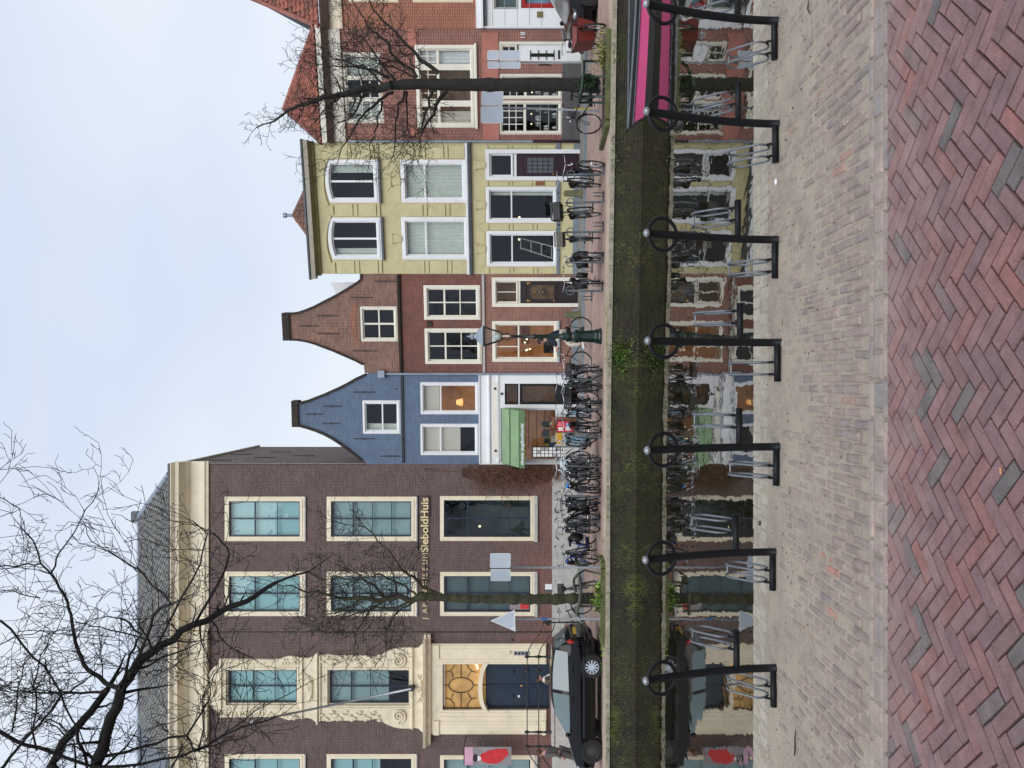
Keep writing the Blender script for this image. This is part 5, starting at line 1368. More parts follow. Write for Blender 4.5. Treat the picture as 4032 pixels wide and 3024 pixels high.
MB().extr([(0, c0), (-.07, c0), (-.09, c0 + .1), (-.05, c0 + .12), (-.05, c1), (.02, c1)], 0, H.w).build('frieze', M_WFRAME, H.o)
MB().extr([(.02, c1 + .001), (-.2, c1), (-.3, c1 + .1), (-.36, lerp(c1, c2_, .5)), (.02, lerp(c1, c2_, .5))], -.05, H.w + .05).build('cornice', paint('brown_soffit', srgb(104, 88, 80), .7, .15), H.o)
MB().extr([(.02, lerp(c1, c2_, .5) + .001), (-.4, lerp(c1, c2_, .5)), (-.42, c2_), (.02, c2_)], -.06, H.w + .06).build('gutter', M_WFRAME, H.o)
inv = (Matrix.Translation(H.o.location) @ Matrix.Rotation(H.ang, 4, 'Z')).inverted()
ap = inv @ at('8', 303, 592, 29.9); bl = Vector((-.05, -.35, c2_ + .03)); br = Vector((H.w + .05, -.35, c2_ + .03))
rf = MB(); rf.add([bl, br, ap, (br.x, 7, bl.z), (bl.x, 7, bl.z), (ap.x, 5, ap.z)], [(0, 1, 2), (1, 3, 5, 2), (4, 0, 2, 5)])
roof = rf.build('roof', M_COPING, H.o)
U = br - bl; tt = (ap - bl).dot(U) / U.dot(U); S = ap - (bl + U * tt)
tiled(roof, bl, U, S, .21, .27, lambda a, b: tt * b < a < 1 - (1 - tt) * b, T_RED[0], T_RED[1])
for e in (bl, br): MB().tube([e, ap], .09, 8).build('hip_ridge', T_RED[0], roof, True)
MB().tube([ap, (ap.x, 5, ap.z)], .09, 8).build('ridge', T_RED[0], roof, True)

# ================================================================ white fronted house, cut by the picture edge
H = House('white_fronted_house', 'orange brick house with white ground floor front and red door frame', (12.205, 26.45), (20.5, 24.3)); H.holes = []
zf = H.pt('E2', 1995, 160)[1]
r = H.rect('E1', 480, 800, 0, 120); r = (r[0], r[0] + 1.5, r[2], r[3]); window(H, r, .05, M_GREYST, M_GREYST, .03, back=('blind', M_BLIND_D, 1))
rd = H.rect('E1', 835, 1262, 0, 108); rd = (rd[0], rd[0] + 1.6, rd[2] - .8, rd[3]); window(H, rd, .13, M_REDPAINT, M_REDPAINT, .04, vb=[.5], hb=[.5], back=('blind', paint('blue_blind', srgb(120, 160, 190), .7), 1))
MB().prism([(0, -.1), (H.w, -.1), (H.w, zf - .001), (0, zf - .001)], list(H.holes), -.02, .3).build('white_front', M_WHITE, H.o)
n0 = len(H.holes)
ys = H.pt('E2', 500, 28)[0]
up = []
for (x0, x1) in ((500, 1090), (1245, 1955)):
    zz = H.rect('E2', x0, x1, 0, 28); rr_ = (ys, ys + 1.2, zz[2], zz[3]); up.append(rr_)
    for k in range(3): q = (rr_[0] + 2.2 * k, rr_[1] + 2.2 * k, rr_[2], rr_[3]); window(H, q, .11, M_CREAM, M_CREAM, .05, vb=[.5], hb=[.4], back='dark')
zt = H.pt('E2', 435, 160)[1]
MB().prism([(0, zf), (H.w, zf), (H.w, zt + .2), (0, zt + .2)], H.holes[n0:], 0, .3).build('wall', BR_ORANGE, H.o)
for (x0, x1, d) in ((1990, 2048, .12), (2050, 2075, .2), (2078, 2110, .1)):
    q = H.rect('E2', x0, x1, 100, 320); MB().box(.0, H.w, -d, -.001, q[2], q[3] - .003).build('fascia_moulding', M_WHITE if x0 < 2078 else M_LEAD, H.o)
for k in range(5):
    zz = zf - .55 - .42 * k; MB().box(.02, .95, -.03, -.021, zz, zz + .012).build('board_joint', M_GREYST, H.o)
q = H.rect('E1', 1042, 1118, 155, 232); MB().box(q[0], q[1], -.05, -.021, q[2], q[3]).build('meter_cover', M_GROOVE, H.o)
c0, c1 = zt, H.pt('E2', 280, 100)[1]; c2_ = H.pt('E2', 165, 100, -.4)[1]
MB().extr([(0, c0), (-.07, c0), (-.09, c0 + .1), (-.05, c0 + .12), (-.05, c1), (.02, c1)], 0, H.w).build('frieze', M_CREAM, H.o)
MB().extr([(.02, c1 + .001), (-.25, c1), (-.42, c1 + .2), (-.42, c2_), (.02, c2_)], 0.0, H.w).build('cornice', paint('brown_soffit', srgb(104, 88, 80)), H.o)
bl = Vector((.0, -.4, c2_ + .02)); br = Vector((H.w, -.4, c2_ + .02)); S = Vector((0, 3.4, 3.6))
rf = MB(); k_ = 1.7
rf.add([bl, br, br + S, bl + S + Vector((k_, 0, 0)), (0, 8, c2_)], [(0, 1, 2, 3), (0, 3, 4)]); roof = rf.build('roof', M_COPING, H.o)
tiled(roof, bl, Vector((4.0, 0, 0)), S, .21, .27, lambda a, b: a * 4 > k_ * b + .05, T_RED[0], T_RED[1]); MB().tube([bl, bl + S + Vector((k_, 0, 0))], .09, 8).build('hip_ridge', T_RED[0], roof, True)
for k in range(1): MB().tube([(.04, -.08, 0), (.04, -.08, zf)], .04, 8).build('downpipe', M_WHITE, H.o)

# ================================================================ bicycle racks
def rack_proto(label, group, pm, nm='bicycle_rack'):
    """post at origin: ground arm to -x, raised arm to +x, wheel loops leaning to +y, head bowed to -y"""
    t = thing(nm, label, 'bicycle rack', (0, 0, 0), 0, group)
    pts = []; Hh = 1.02
    for i in range(11):
        k = i / 10; pts.append((0, -.26 * k ** 1.7, Hh * k))
    MB().tube(pts, .029, 12).build('post', pm, t, True)
    e = Vector(pts[-1]); d = (e - Vector(pts[-2])).normalized()
    MB().ball(e + d * .008, .031, 12, 8, (1, 1, .85)).build('cap', M_GALV if pm is M_POSTBLK else pm, t, True)
    c = e - d * .122; n = d.cross(Vector((1, 0, 0))).normalized()
    ring = [c + Vector((1, 0, 0)) * .118 * math.cos(a) + d * .118 * math.sin(a) - n * 0 for a in [2 * PI * i / 32 for i in range(32)]]
    MB().tube(ring, .014, 8, closed=True).build('ring', pm, t, True)
    for (sx, z, yb) in ((-1, .03, 0.0), (1, .315, -.03)):
        arm = MB().tube([(0, yb, z), (sx * .29, yb, z)], .024, 10).build('arm', pm, t, True)
        cx = sx * .19
        for q in (-.045, .045):
            lp = []; L = .165; wv = Vector((0, .66, .75)); up = Vector((0, -.75, .66)); R = .085
            o_ = Vector((cx + q, yb + .11, z + .09))
            for i in range(9): a = -PI / 2 + PI * i / 8; lp.append(o_ + wv * (L + R * math.cos(a)) + up * (R * math.sin(a)))
            for i in range(9): a = PI / 2 + PI * i / 8; lp.append(o_ + wv * (R * .9 * math.cos(a)) + up * (R * math.sin(a)))
            MB().tube(lp, .0085, 8, closed=True).build('wheel_loop', M_LOOP, t, True)
        for q in (-.045, .045): MB().tube([(cx + q, yb, z), (cx + q, yb + .03, z + .05), (cx + q, yb + .07, z + .03)], .010, 6).build('loop_bracket', pm, t, True)
        MB().tube([(cx - .045, yb + .27, z + .275), (cx + .045, yb + .27, z + .275)], .007, 6).build('cross_tie', M_LOOP, t)
    return t
near = rack_proto('black curved bicycle rack post with ring and silver wheel loops on sandy clinkers', 'racks on the sandy near bank', M_POSTBLK)
NEARP = [(3062, 82), (3066, 488), (3064, 944), (3074, 1349), (3070, 1759), (3055, 2173), (3058, 2630)]
for i, (V, y) in enumerate(NEARP):
    o = near if i == 0 else copy_tree(near)
    Y = EYE * F / (V - VH); o.location = ((UC - y) * Y / F, Y, -.005); o.rotation_euler = (0, 0, random.gauss(0, .015))
farr = rack_proto('weathered grey bicycle rack post with ring standing on the far quay', 'racks along the far quay', M_GALVD)
FARY = [2059, 1957, 1839, 1722, 1612, 1497, 1146, 1033, 913, 796, 685]
FARP = []
FARL = ['holding the silver framed bicycle under the museum', 'holding the high navy bicycle under the museum window', 'holding the bicycle with the white plastic bag', 'before the postcard stand of the bookshop', 'before the bookshop window and door post', 'before the bookshop door and downpipe', 'before the dark brown front door', 'before the left ground window of the yellow house', 'holding the bicycle with the woven grey basket', 'holding the bicycle with the big black crate', 'before the aubergine front door']
def qang(X): return math.atan2(quay(X + .8) - quay(X - .8), 1.6)
for i, y in enumerate(FARY):
    o = farr if i == 0 else copy_tree(farr)
    p = ground_at('F', lerp(2381, 2364, (y - 685) / (2059 - 685)), y); o.location = p; o.rotation_euler = (0, 0, PI + qang(p.x)); FARP.append(p); o['label'] = 'weathered grey bicycle rack post with ring, ' + FARL[i]

# ================================================================ bicycles
def objcol(name, rough=.35):
    b = NB(name); oi = b.n('ObjectInfo'); b.l(oi.outputs['Color'], b.p.inputs['Base Color']); b.p.inputs['Roughness'].default_value = rough; return b.m
M_BIKE = objcol('bicycle_enamel')
def bike_proto():
    t = thing('bicycle', 'x', 'bicycle'); R = .345; wb = 1.10
    rear, front = Vector((0, 0, R)), Vector((wb, 0, R)); bb = Vector((.45, 0, .29)); st = Vector((.22, 0, .82)); sb = Vector((.29, 0, .66)); ht = Vector((.86, 0, .86)); hl = Vector((.93, 0, .62))
    f = MB()
    for a, b, r in ((bb, sb, .016), (bb, hl, .017), (sb.lerp(bb, .3), ht.lerp(hl, .25), .016), (ht, hl, .02), (sb, st, .013)): f.tube([a, b], r, 8)
    for s in (-1, 1):
        f.tube([bb + Vector((0, s * .03, 0)), rear + Vector((0, s * .06, 0))], .010, 6); f.tube([sb + Vector((0, s * .02, 0)), rear + Vector((0, s * .06, 0))], .009, 6)
    f.build('frame', M_BIKE, t, True)
    fk = MB()
    for s in (-1, 1): fk.tube([hl + Vector((.0, s * .035, -.02)), Vector((1.03, s * .05, .5)), front + Vector((0, s * .05, 0))], .011, 6)
    fk.build('fork', M_BIKE, t, True)
    for c in (rear, front):
        w_ = MB().tube([(c.x + R * math.cos(a), 0, c.z + R * math.sin(a)) for a in [2 * PI * i / 28 for i in range(28)]], .020, 6, closed=True).build('wheel', M_RUBBER, t, True)
        m = MB().tube([(c.x + (R - .028) * math.cos(a), 0, c.z + (R - .028) * math.sin(a)) for a in [2 * PI * i / 28 for i in range(28)]], .011, 5, closed=True).build('rim', M_CHROME, w_, True)
        sp = MB()
        for k in range(16):
            a = 2 * PI * k / 16; s = .025 * (1 if k % 2 else -1); sp.tube([(c.x + .02 * math.cos(a + .8), s, c.z + .02 * math.sin(a + .8)), (c.x + (R - .03) * math.cos(a), 0, c.z + (R - .03) * math.sin(a))], .0016, 3, cap=False)
        sp.lathe([(.001, -.055), (.02, -.05), (.02, .05), (.001, .055)], tuple(c), 8, axis='y'); sp.build('spokes', M_CHROME, w_)
        a0, a1 = ((.15 * PI, 1.05 * PI) if c is rear else (.18 * PI, .95 * PI)); mg = MB(); pts = [(c.x + (R + .035) * math.cos(lerp(a0, a1, i / 14)), c.z + (R + .035) * math.sin(lerp(a0, a1, i / 14))) for i in range(15)]
        for p in pts: mg.v += [(p[0], -.028, p[1]), (p[0], .028, p[1])]
        for i in range(14): mg.f.append((2 * i, 2 * i + 1, 2 * i + 3, 2 * i + 2)); mg.mi.append(0)
        mg.build('mudguard', M_PLASTB, t, True)
    hb = MB().tube([(.86, 0, .86), (.84, 0, 1.0), (.85, 0, 1.04)], .013, 8)
    for s in (-1, 1): hb.tube([(.85, 0, 1.04), (.90, s * .14, 1.06), (.84, s * .26, 1.09), (.66, s * .30, 1.07)], .011, 6)
    hb.build('handlebar', M_CHROME, t, True)
    for s in (-1, 1): MB().tube([(.76, s * .28, 1.085), (.64, s * .302, 1.068)], .016, 7).build('grip', M_PLASTB, t, True)
    sd = MB(); 
    for i, (x, w_, z) in enumerate(((.08, .10, .86), (.14, .11, .87), (.24, .06, .865), (.36, .025, .86), (.38, .01, .85))): sd.v += [(x, -w_, z - .03), (x, -w_ * .7, z), (x, 0, z + .01), (x, w_ * .7, z), (x, w_, z - .03), (x, 0, z - .06)]
    for i in range(4):
        for k in range(6): sd.f.append((i * 6 + k, i * 6 + (k + 1) % 6, i * 6 + 6 + (k + 1) % 6, i * 6 + 6 + k)); sd.mi.append(0)
    sd.build('saddle', M_LEATHER, t, True)
    lr = MB()
    for s in (-1, 1): lr.tube([(-.28, s * .06, .735), (.2, s * .06, .735)], .007, 5); lr.tube([(-.05, s * .07, .735), (0, s * .07, R)], .006, 5)
    for x in (-.28, -.12, .04): lr.tube([(x, -.06, .735), (x, .06, .735)], .006, 5)
    lr.build('luggage_rack', M_PLASTB, t, True)
    MB().box(-.3, -.285, -.025, .025, .70, .74).build('rear_light', M_REDL, t); MB().ball((1.0, 0, .86), .04, 8, 6).build('headlight', M_CHROME, t, True)
    MB().extr([(-.055, .24), (-.035, .24), (-.035, .36), (-.055, .36)], -.05, .55).build('chain_case', M_PLASTB, t)
    for s in (-1, 1):
        p = MB().tube([tuple(bb + Vector((0, s * .05, 0))), tuple(bb + Vector((s * .13, s * .07, -s * .1)))], .009, 6).build('crank', M_CHROME, t); MB().box(bb.x + s * .13 - .045, bb.x + s * .13 + .045, min(s * .075, s * .15), max(s * .075, s * .15), bb.z - s * .1 - .012, bb.z - s * .1 + .012).build('pedal', M_PLASTB, p)
    return t
BIKE = bike_proto(); used = [False]
BLK, DRK, SIL, BLU, GRN, WHT, RED_, NAV, LBL, GRY = (.012, .012, .013, 1), (.03, .03, .034, 1), (.45, .46, .47, 1), (.02, .06, .42, 1), (.02, .07, .05, 1), (.65, .66, .66, 1), (.25, .03, .03, 1), (.02, .03, .08, 1), (.3, .55, .7, 1), (.12, .125, .13, 1)
def place_bike(front, heading, label, color, lean=0.0, pitch=0.0, extras=(), group=None, steer=0.0):
    """front: contact point of the front wheel; heading: world angle the bicycle points to"""
    b = BIKE if not used[0] else copy_tree(BIKE); used[0] = True
    b['label'] = label
    if group: b['group'] = group
    R = Matrix.Rotation(heading, 4, 'Z') @ Matrix.Rotation(lean, 4, 'X') @ Matrix.Rotation(-pitch, 4, 'Y')
    b.matrix_basis = Matrix.Translation(Vector(front)) @ R @ Matrix.Translation((-1.10, 0, 0))
    for c in b.children:
        nm = c.name.split('.')[0]
        if nm in ('frame', 'fork'): c.color = color
        if steer and (nm in ('fork', 'handlebar', 'grip', 'headlight') or (nm in ('wheel', 'mudguard') and max(v.co.x for v in c.data.vertices) > 1.2)):
            ax = Matrix.Translation((.93, 0, 0)) @ Matrix.Rotation(steer, 4, 'Z') @ Matrix.Translation((-.93, 0, 0)); c.matrix_basis = ax
    for e in extras:
        if e[0] == 'crate':
            _, mt, x, z, w_, h_, l_ = e
            k = MB(); t_ = .012
            for (a, c_, d, f_) in ((-l_, l_, -w_, -w_ + t_), (-l_, l_, w_ - t_, w_), (-l_, -l_ + t_, -w_ + t_, w_ - t_), (l_ - t_, l_, -w_ + t_, w_ - t_)):
                for q in range(4): k.box(x + a, x + c_, d, f_, z + h_ * q / 4, z + h_ * (q + .72) / 4)
            k.box(x - l_, x + l_, -w_, w_, z - .012, z); k.build('crate', mt, b)
        elif e[0] == 'bag':
            _, mt, x, y, z, sx, sy, sz = e
            k = MB().ball((x, y, z), 1.0, 14, 9, (sx, sy, sz)); rr = random.Random(int(x * 100))
            k.v = [(p[0] * (1 + rr.uniform(-.03, .03)), p[1] + rr.uniform(-.015, .015), p[2] + rr.uniform(-.02, .02)) for p in k.v]; k.build('bag', mt, b, True)
        elif e[0] == 'pannier':
            for s in (-1, 1): MB().extr([(s * .09, .38), (s * .22, .36), (s * .23, .66), (s * .09, .72)], -.22, .16).build('pannier', e[1], b, True)
        elif e[0] == 'frontrack':
            k = MB()
            for s in (-1, 1): k.tube([(.98, s * .17, .85), (1.26, s * .17, .85), (1.26, s * .17, 1.0), (.98, s * .17, 1.0)], .008, 5, closed=True); k.tube([(1.2, s * .15, .85), (1.1, s * .05, .35)], .007, 5)
            for x in (1.0, 1.08, 1.16, 1.24): k.tube([(x, -.17, .85), (x, .17, .85)], .006, 5)
            k.build('front_rack', M_PLASTB, b, True)
        elif e[0] == 'skirt':
            for s in (-1, 1): MB().prism([(-.22, .3), (.1, .36), (.2, .6), (0, .72), (-.22, .66)], [], s * .045 - .004, s * .045 + .004).build('coat_guard', e[1], b)
    return b
def slot(i, high, dx=0.0):
    p = FARP[i]; s = -1 if high else 1
    q = Vector((p.x + s * .19 + dx, p.y + (-.22 if not high else -.12), 0.0)); q.z = .31 if high else gz(q.x, q.y) + .03
    return q
RB = random.Random(21)
def racked(i, high, label, col, extras=(), yaw=None, lean=None, dx=0.0):
    q = slot(i, high, dx)
    a = -PI / 2 + qang(q.x) + (yaw if yaw is not None else RB.gauss(0, .06))
    q2 = q.copy(); return place_bike(q2, a, label, col, lean if lean is not None else RB.gauss(0, .04), math.atan2(q.z - .02, 1.1) if high else .02, extras)
racked(0, True, 'silver framed bicycle with black seat bag, raised in the rack nearest the blue bicycle', SIL, [('bag', M_PLASTB, .05, 0, .8, .10, .1, .09)])
racked(0, False, 'black bicycle with silver rims in the rack beside the silver framed one', BLK)
racked(1, True, 'dark navy bicycle raised high in the rack under the museum window', NAV, [('frontrack',)])
racked(1, False, 'dark bicycle with bright blue seat cover parked before the dry vines', DRK, [('bag', M_BLUEF, .2, 0, .90, .17, .12, .06)])
racked(2, True, 'white bagged bicycle with a full plastic bag on its carrier before the vines', GRY, [('bag', M_BAGW, -.05, 0, .93, .26, .24, .22)])
racked(2, False, 'grey bicycle parked before the white sandwich board of the bookshop', GRY)
racked(3, True, 'pale blue and white bicycle raised in the rack before the postcard stand', LBL, [('skirt', M_WHITE)])
racked(3, False, 'black bicycle with wide tyres parked before the red book display', BLK, [('skirt', M_PLASTB)])
racked(4, True, 'bicycle with light blue mudguard and coat guard before the shop window', LBL, [('skirt', paint('pale_blue_guard', srgb(120, 170, 205), .4))])
racked(4, False, 'black bicycle with wire front basket before the bookshop door post', BLK, [('frontrack',), ('crate', M_IRON, 1.12, .86, .17, .2, .15)])
racked(5, True, 'white handlebarred city bicycle raised in the rack before the bookshop door', BLK)
racked(5, False, 'black bicycle with large front carrier parked before the grey downpipe', DRK, [('frontrack',), ('crate', M_PLASTB, 1.12, .86, .2, .16, .18)], dx=.1)
racked(6, False, 'dark bicycle with black panniers before the dark brown front door', BLK, [('pannier', M_PLASTB)])
racked(7, False, 'bicycle draped with black bags before the left window of the yellow house', BLK, [('pannier', M_PLASTB), ('bag', M_PLASTB, .1, .1, .66, .2, .12, .16)], yaw=.12)
racked(8, True, 'bicycle with woven grey basket before the middle of the yellow house', DRK, [('crate', paint('wicker_grey', srgb(110, 106, 98), .9, .3, 20), 1.1, .82, .2, .24, .19)])
racked(9, True, 'bicycle carrying a big black plastic crate before the yellow house', GRY, [('crate', paint('black_crate', srgb(48, 50, 52), .6), 1.12, .90, .24, .26, .2), ('frontrack',)])
racked(10, False, 'bicycle with blue rear mudguard before the aubergine front door', BLK, [('skirt', paint('mid_blue_guard', srgb(70, 140, 205), .4))])
racked(10, True, 'dark bicycle with bare chrome rims beside the blue mudguard one', BLK)
# extra, closely packed between the museum racks
for (i, dx, lab, c, hi) in ((0, .42, 'black bicycle squeezed between the first two racks under the museum', BLK, False), (1, .40, 'grey bicycle leaning between the second and third racks', GRY, False), (0, -.32, 'dark bicycle leaning on the outside of the first rack', DRK, False), (1, -.40, 'black bicycle with upright bars behind the high navy one', BLK, True), (2, -.36, 'black bicycle crowded beside the one with the white plastic bag', BLK, False), (3, .38, 'dark bicycle with chrome bars next to the wide tyred black one', DRK, False), (5, -.36, 'black bicycle with chrome bars next to the bookshop door rack', BLK, False)):
    racked(i, hi, lab, c, yaw=RB.gauss(0, .22), lean=RB.gauss(0, .12), dx=dx)
for (i, dx, lab, c, hi, yw, ln) in ((0, -.55, 'grey bicycle with tall bars tilted against the silver framed one', GRY, True, .35, .18), (1, .62, 'black bicycle tangled beside the one with the blue seat cover', BLK, True, -.3, -.16), (1, -.62, 'dark green bicycle wedged behind the high navy one', GRN, True, .25, .12), (2, .45, 'silver bicycle tilted behind the one with the white plastic bag', SIL, True, -.35, .2), (0, .70, 'navy bicycle tangled under the museum window sill', NAV, True, .3, -.2), (2, -.66, 'old dark bicycle tilted before the foot of the dry vines', DRK, False, -.28, .16), (4, .42, 'dark bicycle tilted beside the one with the wire basket', DRK, False, .25, -.14)):
    b_ = racked(i, hi, lab, c, yaw=yw, lean=ln, dx=dx); b_.location.y += .25
# free standing ones by the left tree
p = ground_at('E5', 872, 640); place_bike(p + Vector((-.3, .25, 0)), math.radians(-118), 'bright blue framed bicycle with black bag standing free on the quay', BLU, .10, 0, [('bag', M_PLASTB, .15, .16, .62, .22, .11, .2)], steer=.3)
p = ground_at('E5', 862, 760); place_bike(p + Vector((.0, .3, 0)), math.radians(-66), 'dark bicycle with blue seat cover leaning towards the blue bicycle', DRK, -.14, 0, [('bag', paint('blue_seat_cover', srgb(60, 84, 140), .6), .2, 0, .89, .15, .12, .06)], steer=-.2)
p = ground_at('E5', 720, 1140); place_bike(p + Vector((0, .3, 0)), math.radians(-75), 'bicycle with black basket and white straps behind the mossy trunk', DRK, .05, 0, [('crate', M_PLASTB, 1.1, .82, .18, .22, .16)])
p = ground_at('E5', 780, 1490); place_bike(p + Vector((.35, .25, 0)), math.radians(-12), 'bicycle with lilac basket parked under the triangular sign', DRK, .06, 0, [('crate', paint('lilac_basket', srgb(150, 140, 165), .6), -.05, .75, .2, .22, .18)])
p = ground_at('E6', 1640, 1050); place_bike(p + Vector((.6, 1.6, 0)), math.radians(160), 'dark bicycle leaning before the stoop beyond the parked black hatchback', DRK, .08)
# side-on roadster by the right tree
p = ground_at('7', 1225, 205); place_bike(Vector((p.x + .08, 21.6, gz(p.x, 21.6))), math.radians(184), 'black roadster with white front mudguard standing side-on by the dark tree', BLK, .06, 0, steer=.35)

# ---------------------------------------------------------------- cargo bike
cb = thing('cargo_bike', 'box tricycle style cargo bicycle with a dark red wooden box on the quay', 'cargo bike')
A, B = Vector((9.62, 21.9, .0)), Vector((9.12, 19.62, .0)); d = (B - A); L = d.length; cb.location = (A.x, A.y, gz(A.x, A.y)); cb.rotation_euler = (0, 0, math.atan2(d.y, d.x))
M_BOXR = paint('dark_red_box', srgb(128, 50, 45), .5, .1, 2)
bx = MB(); bx.add([(1.0, -.30, .28), (1.85, -.22, .28), (1.85, .22, .28), (1.0, .30, .28), (.86, -.36, .82), (2.02, -.30, .74), (2.02, .30, .74), (.86, .36, .82)], [(0, 1, 5, 4), (1, 2, 6, 5), (2, 3, 7, 6), (3, 0, 4, 7), (3, 2, 1, 0)])
bx.add([(1.02, -.28, .30), (1.83, -.2, .30), (1.83, .2, .30), (1.02, .28, .30), (.88, -.34, .815), (2.0, -.28, .735), (2.0, .28, .735), (.88, .34, .815)], [(4, 5, 1, 0), (5, 6, 2, 1), (6, 7, 3, 2), (7, 4, 0, 3), (0, 1, 2, 3)])
bx = bx.build('cargo_box', M_BOXR, cb); MB().tube([(.86, -.36, .82), (2.02, -.30, .74), (2.02, .30, .74), (.86, .36, .82)], .016, 6, closed=True).build('box_rim', M_PLASTB, bx)
for x, R in ((0, .33), (L, .26)):
    w_ = MB().tube([(x + R * math.cos(a), 0, R + .02 + R * math.sin(a)) for a in [2 * PI * i / 28 for i in range(28)]], .024, 6, closed=True).build('wheel', M_RUBBER, cb, True); MB().tube([(x + (R - .03) * math.cos(a), 0, R + .02 + (R - .03) * math.sin(a)) for a in [2 * PI * i / 28 for i in range(28)]], .018, 6, closed=True).build('rim', M_CHROME, w_, True)
    sp = MB()
    for k in range(16): a = 2 * PI * k / 16; sp.tube([(x, .03, R + .02), (x + (R - .03) * math.cos(a), 0, R + .02 + (R - .03) * math.sin(a))], .002, 3, cap=False)
    sp.build('spokes', M_CHROME, w_)
f = MB().tube([(0, 0, .34), (.42, 0, .30), (1.0, 0, .22), (1.9, 0, .22), (2.05, 0, .5), (2.1, 0, .72)], .025, 8); f.tube([(.42, 0, .3), (.25, 0, .8)], .02, 8); f.tube([(.7, 0, .27), (.78, 0, .95), (.76, 0, 1.05)], .02, 8); f.tube([(2.1, .05, .66), (L, .06, .28)], .016, 6); f.tube([(2.1, -.05, .66), (L, -.06, .28)], .016, 6); f.tube([(0, .05, .34), (.25, 0, .75)], .012, 6)
f.build('frame', M_PLASTB, cb, True)
hb = MB()
for s in (-1, 1): hb.tube([(.76, 0, 1.05), (.78, s * .2, 1.1), (.62, s * .33, 1.08), (.5, s * .34, 1.06)], .012, 6)
hb.build('handlebar', M_CHROME, cb, True)
MB().ball((.2, 0, .86), .13, 10, 6, (1.1, .8, .4)).build('saddle', M_LEATHER, cb, True); MB().box(-.3, .1, -.09, .09, .70, .73).build('luggage_rack', M_PLASTB, cb); MB().box(-.25, .05, -.14, .14, .735, .95).build('child_seat', M_WHITE, cb)

# ================================================================ cars
def wheel_parts(t, c, side, R=.30, wdt=.19, spokes=11, rim=True):
    y0 = c[1]
    w_ = MB().lathe([(R * .66, -wdt / 2), (R * .92, -wdt / 2), (R, -wdt * .3), (R, wdt * .3), (R * .92, wdt / 2), (R * .66, wdt / 2)], c, 28, axis='y').build('wheel', M_RUBBER, t, auto=35)
    s = side; f_ = y0 + s * wdt * .45
    if rim:
        MB().lathe([(R * .67, s * wdt * .47), (R * .6, s * wdt * .40), (R * .58, 0)], c, 28, axis='y').build('rim', M_ALU, w_, auto=35)
        sp = MB()
        for k in range(spokes):
            a = 2 * PI * k / spokes; u = Vector((math.cos(a), 0, math.sin(a))); v = Vector((-math.sin(a), 0, math.cos(a)))
            sp.obox(Vector((c[0], f_, c[2])) + u * R * .36, u * R * .25, Vector((0, .012, 0)), v * R * .055)
        sp.lathe([(.001, s * wdt * .5), (R * .16, s * wdt * .48), (R * .16, s * wdt * .2)], c, 14, axis='y'); sp.build('spokes', M_ALU, w_)
        MB().lathe([(.001, s * wdt * .2), (R * .6, s * wdt * .18)], c, 20, axis='y').build('brake_disc', M_PLASTB, w_)
    else:
        MB().lathe([(R * .67, s * wdt * .46), (R * .5, s * wdt * .3), (R * .42, s * wdt * .42), (R * .2, s * wdt * .44), (.001, s * wdt * .44)], c, 24, axis='y').build('rim', paint('steel_wheel', srgb(52, 53, 54), .5, .2), w_, auto=35)
